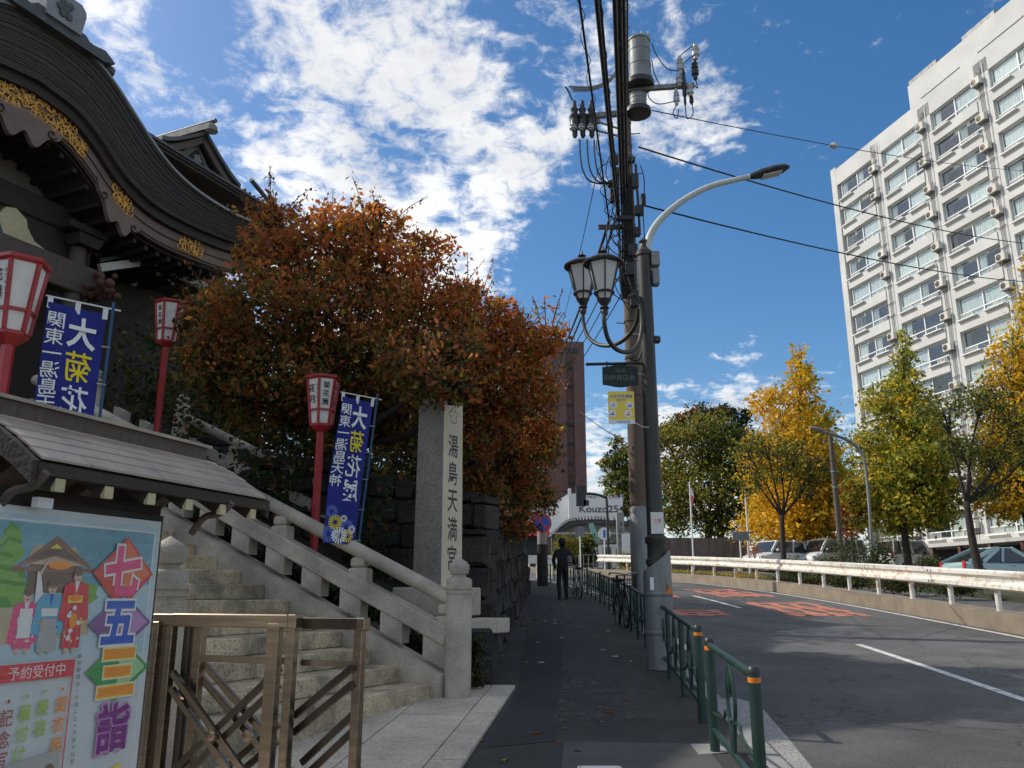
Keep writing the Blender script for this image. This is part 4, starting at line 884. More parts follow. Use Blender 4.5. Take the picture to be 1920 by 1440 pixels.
hb = MB(frame(h0, hd, (0, 1, 0), Vector((0, 1, 0)).cross(hd) * -1)); hb.box((.32, 0, -.052), (.30, .17, .02), ch=.008); hb.build('lens', m_opal, lamp, world=True)
MB().box((.15, -.02, zt - .15), (.12, .16, .22), ch=.01).build('control_box', m_gsteel, lamp); MB().box((.15, -.02, zt - .42), (.10, .13, .26), ch=.02).build('control_box', m_gsteel, lamp)
# twin period lanterns on J-arms
def period_lantern(u, vb, vt, Y, pts):
    base = D(u, vb, Y); h = D(u, vt, Y).z - base.z; s_ = h
    loc = Matrix.Translation(base - Vector((LX, LY, LZ)))
    g = MB(); g.lathe([(.05 * s_, -.30 * s_), (.07 * s_, -.24 * s_), (.06 * s_, -.2 * s_), (.09 * s_, -.16 * s_), (.055 * s_, -.12 * s_), (.12 * s_, -.02 * s_), (.13 * s_, 0)], n=14)
    holder = obj('lantern', g.mesh('lantern', m_black, True), lamp, M=loc)
    r0, r1, hb_, ht = .155 * s_, .305 * s_, .13 * s_, .70 * s_
    b = MB(); b.lathe([(.11 * s_, 0), (r0 * 1.02, hb_)], n=6, a0=pi / 6); b.lathe([(r0 * 1.0, hb_ + .01), (r1 * .95, ht)], n=6, a0=pi / 6); b.build('opal_panes', m_opal, holder)
    b = MB()
    for k in range(6):
        a = pi / 6 + k * pi / 3; c_, s2 = math.cos(a), math.sin(a)
        b.bar((.12 * s_ * c_, .12 * s_ * s2, 0), (r0 * 1.06 * c_, r0 * 1.06 * s2, hb_), .022 * s_, .022 * s_); b.bar((r0 * 1.05 * c_, r0 * 1.05 * s2, hb_), (r1 * c_, r1 * s2, ht), .026 * s_, .026 * s_)
    ring = [(r0 * 1.12 * math.cos(k * pi / 12), r0 * 1.12 * math.sin(k * pi / 12), hb_) for k in range(24)]; b.tube(ring, .022 * s_, 6, closed=True); b.build('glazing_bars', m_black, holder)
    MB().lathe([(r1 * .9, ht - .02 * s_), (r1 * 1.2, ht - .01 * s_), (r1 * 1.22, ht + .02 * s_), (r1 * 1.0, ht + .06 * s_), (r1 * .75, ht + .115 * s_), (r1 * .35, ht + .15 * s_), (.06 * s_, ht + .16 * s_), (.07 * s_, ht + .18 * s_), (.03 * s_, ht + .20 * s_), (.085 * s_, ht + .23 * s_), (.03 * s_, ht + .26 * s_), (.02 * s_, ht + .30 * s_), (.002, ht + .38 * s_)], n=20).build('cap', m_black, holder, True)
    P = cat([D(uu, vv, YY) for uu, vv, YY in pts], 5); MB().tube(P, .030, 10).build('lantern_arm', m_dpole, lamp, True, world=True)
period_lantern(1133, 562, 466, 10.3, [(1133, 580, 10.3), (1133, 605, 10.3), (1140, 635, 10.4), (1156, 655, 10.6), (1178, 660, 10.85), (1197, 645, 11.0), (1204, 610, 11.1), (1202, 575, 11.12), (1192, 554, 11.15), (1178, 558, 11.1)])
period_lantern(1093, 562, 474, 12.5, [(1093, 580, 12.5), (1094, 605, 12.5), (1102, 630, 12.4), (1122, 646, 12.2), (1150, 647, 11.9), (1176, 632, 11.5), (1193, 605, 11.3), (1197, 578, 11.2)])
MB().tube(cat([D(1180, 672, 11.1), D(1196, 675, 11.1), D(1203, 660, 11.1)], 4), .016, 8).build('scroll_bracket', m_black, lamp, world=True)
MB().box((.13, 0, D(1225, 637, LY).z - LZ), (.10, .1, .1), ch=.02).build('camera_box', m_dpole, lamp)
MB().tube([D(1101, 683, 11.1), D(1205, 681, 11.15)], .022, 8).build('sign_bar', m_black, lamp, world=True)
MB().lathe([(.001, -.06), (.03, 0), (.001, .03)], D(1101, 683, 11.1) - Vector((LX, LY, LZ)), 8, R=Matrix.Rotation(-pi / 2, 3, 'Y')).build('finial', m_black, lamp)
# ---- hanging shop-street sign
sc_ = D(1163, 705, 11.08)
sg = thing('hanging_sign', 'small dark hanging sign with pale Japanese lettering under the lanterns', 'sign', tuple(sc_))
w_, h_ = .245, .125
top_ = [(-w_ + 2 * w_ * k / 16, h_ + .035 * math.sin(pi * k / 16) ** 2) for k in range(17)]; bot_ = [(w_ - 2 * w_ * k / 16, -h_ - .035 * math.sin(pi * k / 16) ** 2) for k in range(17)]
MB().prism((top_ + bot_)[::-1], -.015, .015, ax='y').build('board', mat('sign_board', (.010, .022, .020), .55), sg)
m_signt = mat('faded_sign_lettering', (.18, .19, .18), .8, (.10, .11, .10), 12, 3)
letter('白梅商店会', .088, m_signt, sg, Matrix.Translation((-.01, -.0165, -.025)) @ Matrix.Rotation(pi / 2, 4, 'X'), .004)
letter('湯島', .055, m_signt, sg, Matrix.Translation((.0, -.0165, .075)) @ Matrix.Rotation(pi / 2, 4, 'X'), 0, sx=1.5)
for x in (-.18, .15): MB().box((x, 0, .17), (.02, .015, .07)).build('hanger', m_black, sg)
# ---- yellow fire-prevention notice
yc = D(1165, 764, 11.05)
yp = thing('fire_notice', 'yellow fire-prevention notice tied to the lamp post below the hanging sign', 'poster', tuple(yc))
MB().box((0, 0, 0), (.355, .008, .45)).build('panel', pm['yellow'], yp); MB().box((0, -.0052, -.20), (.355, .002, .055)).build('footer', m_white, yp)
X90 = Matrix.Rotation(pi / 2, 4, 'X')
letter('火災予防運動', .056, pm['blue'], yp, Matrix.Translation((0, -.0056, .155)) @ X90, .008, sx=.95); letter('実施中', .042, pm['blue'], yp, Matrix.Translation((0, -.0056, .105)) @ X90, .006)
letter('本郷消防署', .036, pm['blue'], yp, Matrix.Translation((.02, -.0068, -.20)) @ X90)
for x, z, c in ((-.11, .035, 'cyan'), (.115, .03, 'blue'), (-.125, -.085, 'blue'), (.09, -.09, 'red')):
    MB().lathe([(.052, 0), (.052, .001)], (x, -.0055, z), 18, R=Matrix.Rotation(pi / 2, 3, 'X')).build('roundel', m_white, yp)
    MB().box((x, -.0078, z - .012), (.055, .001, .018)).build('pictogram', pm[c], yp); MB().box((x + .01, -.0078, z + .014), (.02, .001, .02)).build('pictogram', pm['orange'], yp)
MB().tube([yc + Vector((.17, 0, -.21)), yc + Vector((.3, .05, -.26)), yc + Vector((.42, .05, -.27))], .005, 5).build('tie_cord', m_fabw, yp, world=True)
# ================================================================== UTILITY POLE
UX, UY = 2.56, 16.9; UZ = gz(UY)
up_ = thing('utility_pole', 'tall brownish concrete utility pole with transformers, insulators and clamps', 'utility pole', (UX, UY, UZ))
MB().tube([(0, 0, 0), (0, 0, 4), (0, 0, 9), (0, 0, 14.2)], [.185, .17, .15, .125], 18).build('shaft', m_pole, up_, True)
MB().lathe([(.20, 0), (.20, 2.3), (.185, 2.32)], n=18).build('guard_wrap', m_gsteel, up_, True); MB().lathe([(.181, 2.5), (.177, 3.9)], n=18).build('poster_guard', m_pole, up_, True)
for k in range(17):
    z = 4.6 + k * .42 + .1 * math.sin(k * 3); r = .172 - .0045 * (z - 4)
    MB().lathe([(r + .004, z), (r + .014, z + .008), (r + .014, z + .045), (r + .004, z + .053)], n=16).build('pole_band', m_gsteel if k % 2 else m_steeld, up_, True)
for k in range(20):
    z = 3.2 + k * .5; s_ = 1 if k % 2 else -1; MB().tube([(s_ * .12, -.05, z), (s_ * .34, -.08, z)], .011, 6).build('climbing_step', m_steeld, up_)
def cylr(name, u, vb, vt, Y, r, m, prof=None, n=18, parent=up_):
    b0 = D(u, vb, Y); b1 = D(u, vt, Y); h = b1.z - b0.z; c = b0 - Vector((UX, UY, UZ))
    pr = prof or [(1, 0), (1, 1)]
    return MB().lathe([(a * r, b * h) for a, b in pr], c, n).build(name, m, parent, True)
CAN = [(.86, 0), (1.12, .005), (1.12, .06), (1.0, .065), (1.0, .33), (1.04, .335), (1.04, .36), (1.0, .365), (1.0, .66), (1.04, .665), (1.04, .69), (1.0, .695), (1.0, .9), (1.08, .905), (1.08, .94), (.95, .97), (.4, 1.0)]
tr = cylr('transformer', 1201, 152, 72, 16.6, .245, m_trans, CAN, 24)
cylr('transformer_base', 1199, 164, 153, 16.6, .33, m_black, [(.8, 0), (1, .1), (1, .9), (.6, 1)], 24)
cylr('transformer', 1197, 206, 178, 16.7, .19, m_trans, CAN, 24); cylr('transformer_base', 1196, 215, 206, 16.7, .30, m_black, [(.8, 0), (1, .1), (1, .9), (.6, 1)], 24)
for du in (-14, 0, 13): cylr('bushing', 1203 + du, 74, 58, 16.45, .04, m_porc, [(1, 0), (.5, .2), (1, .3), (.5, .5), (1, .6), (.4, .8), (.3, 1)], 10)
def cross_arm(a, b, w=.09): MB().bar(a, b, w, w).build('crossarm', m_gsteel, up_, world=True)
cross_arm(D(1068, 222, 16.6), D(1172, 212, 16.8), .11); cross_arm(D(1070, 232, 16.6), D(1125, 228, 16.7), .08); cross_arm(D(1175, 168, 16.7), D(1302, 160, 16.4), .10)
cross_arm(D(1172, 245, 16.7), D(1120, 228, 16.6), .035); cross_arm(D(1172, 258, 16.7), D(1112, 243, 16.6), .035)
INS = [(.35, 0), (.6, .06), (.6, .2), (1, .24), (1, .45), (.7, .5), (1, .58), (.65, .66), (.9, .75), (.55, .8), (.5, .95), (.2, 1)]
for u in (1078, 1093, 1110): cylr('cutout_switch', u, 258, 188, 16.5, .10, m_black, INS, 12); cylr('insulator', u - 3, 245, 232, 16.42, .085, m_porc, INS, 10)
for (u, vb, vt, Y, r, m_) in ((1276, 140, 104, 16.4, .085, m_porc), (1274, 162, 140, 16.4, .08, m_porc), (1269, 198, 166, 16.4, .07, m_porc), (1305, 112, 82, 16.3, .09, m_porc), (1304, 150, 110, 16.35, .085, m_black), (1295, 182, 155, 16.35, .075, m_porc), (1285, 198, 118, 16.4, .05, m_black), (1297, 196, 178, 16.3, .05, m_black)): cylr('surge_arrester', u, vb, vt, Y, r, m_, INS, 12)
def lead(pts, r=.012, m=m_cable, n=5): MB().tube(cat([D(*p) for p in pts], 5), r, n).build('lead_cable', m, up_, True, world=True)
Yp = 16.5
lead([(1222, 82, Yp), (1232, 105, Yp), (1250, 128, Yp), (1268, 133, Yp)]); lead([(1222, 112, Yp), (1226, 135, Yp), (1236, 158, Yp)]); lead([(1276, 104, Yp), (1290, 92, Yp), (1303, 84, Yp)]); lead([(1283, 118, Yp), (1294, 108, Yp), (1302, 98, Yp)])
lead([(1214, 170, Yp), (1218, 185, Yp), (1235, 195, Yp), (1265, 190, Yp)]); lead([(1268, 198, Yp), (1262, 212, Yp), (1270, 222, Yp), (1272, 205, Yp)]); lead([(1285, 200, Yp), (1288, 222, Yp), (1299, 215, Yp), (1298, 195, Yp)]); lead([(1304, 150, Yp), (1308, 165, Yp), (1300, 158, Yp)])
for k, (u, v) in enumerate(((1072, 170), (1078, 175), (1088, 178))):
    lead([(1156, 132 + 3 * k, Yp), (1140, 150 + 3 * k, Yp), (1110, 163 + 3 * k, Yp), (1075 - 4 * (2 - k), 162 + 4 * k, Yp)], .02, m_cableg)
lead([(1060, 163, Yp), (1066, 172, Yp), (1073, 188, Yp)], .02)
for k, u in enumerate((1087, 1101, 1114)): lead([(u, 262, Yp), (u + 1, 290, Yp), (u + 6, 320, Yp), (u + 20, 340, Yp), (1140 + 4 * k, 345 - 2 * k, Yp), (1152, 335, Yp)], .018)
for k in range(24):
    r = random.Random(k); u0 = 1150 + r.uniform(-16, 30); v0 = 255 + 11.5 * k
    lead([(u0, v0, 16.6), (u0 + r.uniform(-30, 10), v0 + 22, 16.5), (u0 + r.uniform(-14, 14), v0 + 50, 16.55), (1180, v0 + 75, 16.65)], .011)
for k in range(7):
    x = 1158 + 4.2 * k; lead([(x, 330, 16.62), (x + 3 + 2 * math.sin(k), 430, 16.64), (x + 5, 520, 16.66), (x + 8 + 2 * math.cos(k), 560, 16.68)], .02 if k % 2 else .028)
for (u, v, w, h) in ((1190, 340, .16, .34), (1198, 395, .18, .22), (1186, 470, .22, .28), (1190, 560, .20, .36), (1153, 300, .14, .2), (1150, 345, .24, .14), (1195, 435, .12, .2), (1160, 322, .3, .16), (1148, 368, .12, .3), (1176, 300, .34, .12), (1170, 410, .36, .10), (1180, 505, .2, .3), (1206, 375, .1, .26)):
    MB().box(D(u, v, 16.66) - Vector((UX, UY, UZ)), (w, .14, h), ch=.012).build('junction_box', m_black, up_)
MB().bar(D(1122, 426, 16.6), D(1165, 426, 16.75), .06, .1).build('side_bracket', m_woodl, up_, world=True)
lead([(1201, 310, Yp), (1208, 340, Yp), (1206, 400, Yp), (1210, 470, Yp)], .012)
MB().bar(D(1192, 308, 16.6), D(1200, 440, 16.7), .05, .05).build('riser_bracket', m_black, up_, world=True)
# ================================================================== OVERHEAD WIRES (each its own span)
def wire(label, pts, r, twist=0, m=m_cable, sag=0.):
    P = [Vector(p) for p in pts]; Q_ = []
    for i in range(len(P) - 1):
        a, b = P[i], P[i + 1]
        for k in range(12):
            f = k / 12; p = a.lerp(b, f); p.z -= sag * 4 * f * (1 - f); Q_.append(p)
    Q_.append(P[-1]); t = MB().tube(Q_, r, 6)
    if twist:
        H_ = []
        for i in range(len(Q_) - 1):
            for k in range(8):
                p = Q_[i].lerp(Q_[i + 1], k / 8); a = (i * 8 + k) * .75; H_.append(p + Vector((math.cos(a), 0, math.sin(a))) * twist)
        t.tube(H_, .006, 4)
    o = t.build('overhead_cable', m, smooth='all'); o['label'] = label; o['category'] = 'cable'; o['group'] = 'overhead cables at the utility pole'
def past(u, Y, P1, f=1.7): p = D(u, 0, Y); return P1 + (p - P1) * f
far = Vector((1.55, 31, 11.3))
for (u0, Y0_, u1, v1, r, tw, lab) in ((1086, 9.8, 1142, 415, .018, .05, 'leftmost overhead cable with spiral lashing passing left of the utility pole'), (1118, 9.9, 1158, 400, .032, 0, 'thick twin cable left of centre running overhead to the utility pole'),
                                      (1125, 10.1, 1161, 395, .022, .03, 'cable hugging the right side of the thick twin cable overhead'), (1152, 10.2, 1166, 380, .034, 0, 'thick cable in the widest bundle overhead, its left strand'), (1161, 10.3, 1170, 370, .042, .05, 'thickest cable overhead, in front of the utility pole top'), (1169, 10.4, 1175, 350, .032, 0, 'right strand of the widest cable bundle overhead'), (1176, 10.6, 1176, 200, .018, .045, 'rightmost lashed cable overhead beside the transformer')):
    P1 = D(u1, v1, 16.5); wire(lab, [past(u0, Y0_, P1), P1], r, tw)
for k, (u1, v1, u2, v2, r, tw, lab) in enumerate(((1142, 415, 1062, 640, .035, .03, 'twisted black cable dropping left from the pole past the twin lanterns'), (1158, 400, 1068, 648, .03, .03, 'second twisted cable dropping left behind the twin lanterns'), (1166, 470, 1046, 700, .016, 0, 'thin cable running down to the brick tower side, upper one'), (1170, 500, 1044, 720, .014, 0, 'thin cable running down to the brick tower side, middle one'), (1172, 540, 1042, 740, .014, 0, 'thin cable running down to the brick tower side, lower one'), (1118, 330, 1056, 600, .010, 0, 'very thin wire with a bead left of the pole'))):
    wire(lab, [D(u1, v1, 16.6), D(u2, v2, 31), D(u2, v2, 31) + (D(u2, v2, 31) - D(u1, v1, 16.6)) * .8], r, tw, sag=.15)
for (u1, v1, u2, v2, Y2, r, lab, sg_) in ((1222, 207, 1920, 320, 40, .012, 'thin upper service wire crossing the sky to the apartment block', .25), (1198, 276, 1920, 456, 38, .020, 'middle service cable crossing the sky to the right', .35), (1210, 386, 1920, 528, 38, .020, 'lower service cable crossing under the lamp arm to the right', .3), (1088, 772, 1185, 836, 16.8, .011, 'thin wire from the brick tower to the pole at lamp-sign height', .05), (1212, 826, 1925, 880, 60, .012, 'thin low wire crossing the green trees to the right', .3)):
    a, b = D(u1, v1, 16.8 if u1 > 1100 else 26), D(u2, v2, Y2); wire(lab, [a, b, b + (b - a) * .25 if u2 > 1900 else b + (b - a) * .01], r, 0, sag=sg_)
wa, wb_ = D(1222, 207, 16.8), D(1920, 320, 40)
def on_wire(f): p = wa.lerp(wb_, f); p.z -= .25 * 4 * f * (1 - f); return p
wm = min((on_wire(k / 400) for k in range(401)), key=lambda p: abs(960 + F * p.x / (p.y * CP + (p.z - CAMH) * SP) - 1564))
bd_ = thing('wire_marker', 'small pale ball joint on the upper service wire in the sky', 'wire marker', tuple(wm)); MB().lathe([(.01, -.16), (.07, -.1), (.11, 0), (.07, .1), (.01, .16)], n=10, R=Matrix.Rotation(pi / 2, 3, 'Y')).build('ball', m_porc, bd_, True)
# ================================================================== PEDESTRIAN FENCE
def fence(label, A, B, posts=(0, 1), band=(True, True), nmid=1):
    A = Vector((A[0], A[1], gz(A[1]))); B = Vector((B[0], B[1], gz(B[1]))); d = B - A; Lf = d.length; dn = d.normalized()
    T = thing('pedestrian_fence', label, 'fence', tuple(A), 0, 'green tubular fence sections along the kerb')
    Mf = frame((0, 0, 0), dn, Vector((-dn.y, dn.x, 0)).normalized()); H_ = .80
    def post(x, b):
        MB(Mf).tube([(x, 0, -.04), (x, 0, H_)], .038, 12).build('post', m_fence, T, True); MB(Mf).lathe([(.041, H_), (.041, H_ + .02), (.03, H_ + .035), (.002, H_ + .038)], (x, 0, 0), 12).build('cap', m_black, T, True)
        if b: MB(Mf).lathe([(.0395, H_ - .055), (.0395, H_ - .025)], (x, 0, 0), 12).build('reflective_band', m_orange, T, True)
    for k, p_ in enumerate(posts): post(p_ * Lf, band[k])
    MB(Mf).tube([(0, 0, H_ - .02), (Lf, 0, H_ - .02)], .026, 10).build('top_rail', m_fence, T, True); MB(Mf).tube([(0, 0, .16), (Lf, 0, .16)], .022, 10).build('bottom_rail', m_fence, T, True)
    nseg = nmid + 1
    for s_ in range(nseg):
        x0, x1 = Lf * s_ / nseg, Lf * (s_ + 1) / nseg
        if s_: MB(Mf).tube([(x0, 0, .0), (x0, 0, H_ - .02)], .030, 10).build('post', m_fence, T, True)
        c = (x0 + x1) / 2; w = min(.13, (x1 - x0) * .2)
        for sg in (-1, 1):
            MB(Mf).tube(cat([(c, 0, H_ - .05), (c + sg * w * .75, 0, H_ - .16), (c + sg * w, 0, H_ - .32), (c + sg * w * .45, 0, .30), (c + sg * w * .3, 0, .17)], 4), .014, 8).build('leaf_bar', m_fence, T, True)
            MB(Mf).tube(cat([(c + sg * w * .3, 0, .36), (c + sg * (w + .10), 0, .40), (c + sg * (w + .2), 0, .33), ((x1 if sg > 0 else x0), 0, .28)], 4), .012, 8).build('leaf_bar', m_fence, T, True)
        MB(Mf).lathe([(.001, H_ - .27), (.022, H_ - .22), (.026, H_ - .16), (.012, H_ - .09), (.001, H_ - .06)], (c, 0, 0), 8).build('drop', m_fence, T, True)
    return T
fence('nearest green fence panel at the bottom right of the sidewalk', (1.455, 5.28), (1.555, 6.86), nmid=0)
fence('green fence panel ending at the orange-banded post beside the lamp post foot', (1.70, 7.93), (1.98, 11.75), nmid=2)
Ys = [12.2, 15.9, 19.7, 23.5, 27.2, 30.8, 34.4, 38.0]
names = ['behind the lamp post', 'just beyond the utility pole', 'beside the parked bicycle', 'beside the man with the bicycle', 'just past the man with the bicycle', 'near the no-stopping sign', 'farthest before the bend']
for k in range(7): fence('dark fence section ' + names[k], (K(Ys[k]) + .02, Ys[k]), (K(Ys[k + 1]) + .02, Ys[k + 1]), posts=(0,), band=(False,), nmid=2)
# ---- sign plate on the ground, bottom edge
pt_ = thing('ground_plate', 'white rounded plate with red border set in the pavement at the bottom edge', 'pavement sign', tuple(G(1127, 1450)), 0)
def rrect(w, h, r, n=5): return [(sx * (w - r) + r * math.cos(a), sy * (h - r) + r * math.sin(a)) for sx, sy, a0 in ((1, 1, 0), (-1, 1, pi / 2), (-1, -1, pi), (1, -1, 1.5 * pi)) for a in [a0 + pi / 2 * k / n for k in range(n + 1)]]
for nm, w, h, z, m_ in (('plate', .155, .155, .012, m_white), ('red_border', .143, .143, .0135, pm['red']), ('plate_face', .135, .135, .015, m_paper)):
    b = MB(Matrix.Rotation(math.atan(S), 4, 'X')); b.prism(rrect(w, h, .03), 0.001 if nm == 'plate' else z - .001, z); b.build(nm, m_, pt_)
# ================================================================== MAN WITH BICYCLE
def bicycle(label, loc, rz, steer=0., col=(.10, .10, .10), basket=True):
    T = thing('bicycle', label, 'bicycle', loc, rz); mf = mat('bicycle_frame', col, .4, spec=.6)
    rw = .31
    def wheel(x, name):
        w = MB().tube([(x + rw * math.cos(a), 0, rw + rw * math.sin(a)) for a in [2 * pi * k / 28 for k in range(28)]], .02, 7, closed=True).build(name, m_ink, T, True)
        MB().tube([(x + (rw - .03) * math.cos(a), 0, rw + (rw - .03) * math.sin(a)) for a in [2 * pi * k / 28 for k in range(28)]], .010, 5, closed=True).build('rim', m_gsteel, w, True)
        s_ = MB()
        for k in range(14): a = 2 * pi * k / 14; s_.tube([(x, (-.03 if k % 2 else .03), rw), (x + (rw - .03) * math.cos(a), 0, rw + (rw - .03) * math.sin(a))], .0025, 3)
        s_.tube([(x, -.05, rw), (x, .05, rw)], .02, 8); s_.build('spokes', m_gsteel, w)
        MB().tube([(x + (rw + .035) * math.cos(a), 0, rw + (rw + .035) * math.sin(a)) for a in [pi * (.1 + .85 * k / 12) for k in range(13)]], .016, 5).build('mudguard', m_gsteel, T)
    wheel(-.5, 'rear_wheel'); wheel(.5, 'front_wheel')
    fb = MB(); fb.tube([(-.10, 0, .28), (-.24, 0, .74)], .016, 8); fb.tube([(-.10, 0, .28), (.34, 0, .62)], .02, 8); fb.tube([(-.2, 0, .60), (.33, 0, .70)], .016, 8); fb.tube([(.36, 0, .82), (.31, 0, .60)], .018, 8)
    for y in (-.05, .05): fb.tube([(-.5, y, .31), (-.10, y * .6, .28)], .011, 6); fb.tube([(-.5, y, .31), (-.22, y * .4, .68)], .009, 6); fb.tube([(.33, y * .6, .66), (.5, y, .31)], .012, 6)
    fb.build('frame', mf, T, True)
    MB().tube([(-.24, 0, .72), (-.27, 0, .84)], .013, 8).build('seat_post', m_gsteel, T)
    MB().lathe([(.01, -.035), (.11, -.02), (.12, .015), (.07, .04), (.01, .045)], (-.28, 0, .87), 12).build('saddle', m_ink, T, True)
    MB().tube([(.36, 0, .80), (.39, 0, .98)], .013, 8).build('stem', m_gsteel, T); MB().tube(cat([(.22, -.27, .99), (.32, -.26, 1.01), (.40, -.12, 1.0), (.41, 0, .98), (.40, .12, 1.0), (.32, .26, 1.01), (.22, .27, .99)], 4), .012, 8).build('handlebar', m_gsteel, T, True)
    for y in (-.27, .27): MB().tube([(.20, y, .985), (.30, y * .98, 1.005)], .018, 8).build('grip', m_ink, T)
    MB().tube([(-.10, -.1, .28), (-.10, .1, .28)], .012, 6).build('bottom_bracket', m_gsteel, T)
    for s_ in (-1, 1): MB().bar((-.10, s_ * .09, .28), (-.10 + s_ * .1, s_ * .1, .28 - s_ * .12), .02, .02).build('crank', m_gsteel, T); MB().box((-.10 + s_ * .1, s_ * .15, .28 - s_ * .12), (.08, .09, .025)).build('pedal', m_ink, T)
    if basket:
        bk = MB()
        for k in range(9): 
            f = k / 8
            for x in (.46, .72): bk.tube([(x, -.16 + .32 * f, .72), (x + (.03 if x > .5 else 0), -.18 + .36 * f, .96)], .004, 4)
            for y in (-1, 1): bk.tube([(.46 + .26 * f, y * .16, .72), (.46 + .29 * f, y * .18, .96)], .004, 4)
        for z in (.72, .80, .88, .96): bk.tube([(.46, -.17, z), (.73, -.17, z), (.73, .17, z), (.46, .17, z)], .005, 4, closed=True)
        bk.build('basket', m_black, T)
    return T
PX, PY_ = 1.50, 25.3; PZ = gz(PY_)
bicycle('white-framed bicycle wheeled by the man in black', (PX + .46, PY_ + .32, gz(PY_ + .3)), pi / 2 + .08, col=(.45, .45, .43), basket=False)
bicycle('parked bicycle with basket behind the utility pole, against the fence', (2.17, 17.0, gz(17.0)), -pi / 2 + .04, col=(.03, .03, .03))
man = thing('person', 'person in black jacket, trousers and cap walking away, pushing a bicycle', 'person', (PX, PY_, PZ))
J = dict(pel=(0, 0, .93), sp=(0, .02, 1.10), ch=(0, .05, 1.32), nk=(0, .07, 1.47), hd=(0, .09, 1.60), ht=(0, .09, 1.68),
         lh=(-.09, 0, .90), lk=(-.11, .06, .50), la=(-.10, -.02, .10), lt=(-.11, .10, .045), rh=(.09, 0, .90), rk=(.10, .16, .50), ra=(.11, .12, .10), rt=(.13, .26, .05),
         ls=(-.19, .05, 1.38), le=(-.27, .02, 1.13), lw=(-.22, .18, .95), lf=(-.20, .24, .90), rs=(.19, .05, 1.38), re=(.33, .10, 1.16), rw=(.40, .32, 1.03), rf=(.41, .40, 1.02))
Rr = dict(pel=.155, sp=.155, ch=.175, nk=.065, hd=.095, ht=.085, lh=.10, lk=.075, la=.055, lt=.045, rh=.10, rk=.075, ra=.055, rt=.045, ls=.085, le=.06, lw=.045, lf=.035, rs=.085, re=.06, rw=.045, rf=.035)
ks = list(J); ed = [('pel', 'sp'), ('sp', 'ch'), ('ch', 'nk'), ('nk', 'hd'), ('hd', 'ht'), ('pel', 'lh'), ('lh', 'lk'), ('lk', 'la'), ('la', 'lt'), ('pel', 'rh'), ('rh', 'rk'), ('rk', 'ra'), ('ra', 'rt'), ('ch', 'ls'), ('ls', 'le'), ('le', 'lw'), ('lw', 'lf'), ('ch', 'rs'), ('rs', 're'), ('re', 'rw'), ('rw', 'rf')]
me = bpy.data.meshes.new('body'); me.from_pydata([J[k] for k in ks], [(ks.index(a), ks.index(b)) for a, b in ed], [])
m_cloth = mat('black_clothing', (.012, .012, .014), .9, (.03, .03, .033), 9, 6, bump=.6, bscale=14); me.materials.append(m_cloth)
bo = obj('body', me, man); sk = bo.modifiers.new('skin', 'SKIN'); sk.use_smooth_shade = True
for i, k in enumerate(ks): me.skin_vertices[0].data[i].radius = (Rr[k], Rr[k]); me.skin_vertices[0].data[i].use_root = (k == 'pel')
bo.modifiers.new('sub', 'SUBSURF').levels = 2; bo.modifiers['sub'].render_levels = 2
MB().lathe([(.112, 1.63), (.118, 1.66), (.112, 1.72), (.085, 1.77), (.03, 1.79)], (0, .09, 0), 16).build('cap', m_cloth, man, True)
MB().box((0, .21, 1.645), (.16, .12, .012)).build('cap_peak', m_cloth, man)
for sx, (hx, hy, hz_) in ((-1, J['lf']), (1, J['rf'])):
    hb_ = MB(); hb_.box((hx, hy + .02, hz_), (.05, .085, .07), ch=.015)
    for k in range(4): hb_.tube([(hx - sx * .01, hy + .05 - .02 * k, hz_ - .03), (hx - sx * .02, hy + .055 - .02 * k, hz_ - .075 + .008 * abs(k - 1)), (hx - sx * .045, hy + .05 - .02 * k, hz_ - .08)], .009, 5)
    hb_.tube([(hx - sx * .02, hy + .0, hz_ + .01), (hx - sx * .05, hy + .03, hz_ - .02)], .010, 5)
    hb_.build('hand', pm['skin'], man, True)
for k in ('lt', 'rt'): x, y, z = J[k]; MB().box((x, y - .06, .035), (.09, .27, .07), ch=.025).build('shoe', m_ink, man)
MB().box((.20, -.08, 1.14), (.16, .12, .22), ch=.04).build('grey_bag', mat('grey_bag', (.16, .16, .16), .8), man)
# ================================================================== CONCRETE POLE WITH NO-STOPPING SIGN
tp_ = D(1017, 1060, 33.5); tz = gz(33.5)
pp = thing('concrete_pole', 'pale concrete pole beyond the man, its top hidden in the orange leaves', 'utility pole', (tp_.x, 33.5, tz))
MB().tube([(0, 0, 0), (0, 0, 1.6)], .21, 16).build('dark_base', m_rock, pp, True); MB().tube([(0, 0, 1.6), (0, 0, 10.5)], [.195, .15], 16).build('shaft', m_conc, pp, True)
sgn = thing('no_stopping_sign', 'round blue sign with red border on the concrete pole', 'traffic sign', (tp_.x, 33.22, D(1018, 981, 33.2).z), 0)
RX = Matrix.Rotation(pi / 2, 3, 'X')
MB().lathe([(.37, 0), (.37, .02)], n=28, R=RX).build('red_ring', pm['red'], sgn); MB().lathe([(.29, .021), (.29, .024)], n=28, R=RX).build('blue_disc', pm['blue'], sgn)
MB().bar((-.24, -.027, .24), (.24, -.027, -.24), .004, .07, up=(0, 0, 1)).build('red_bar', pm['red'], sgn); MB().box((0, .05, 0), (.1, .1, .1)).build('clamp', m_gsteel, sgn)
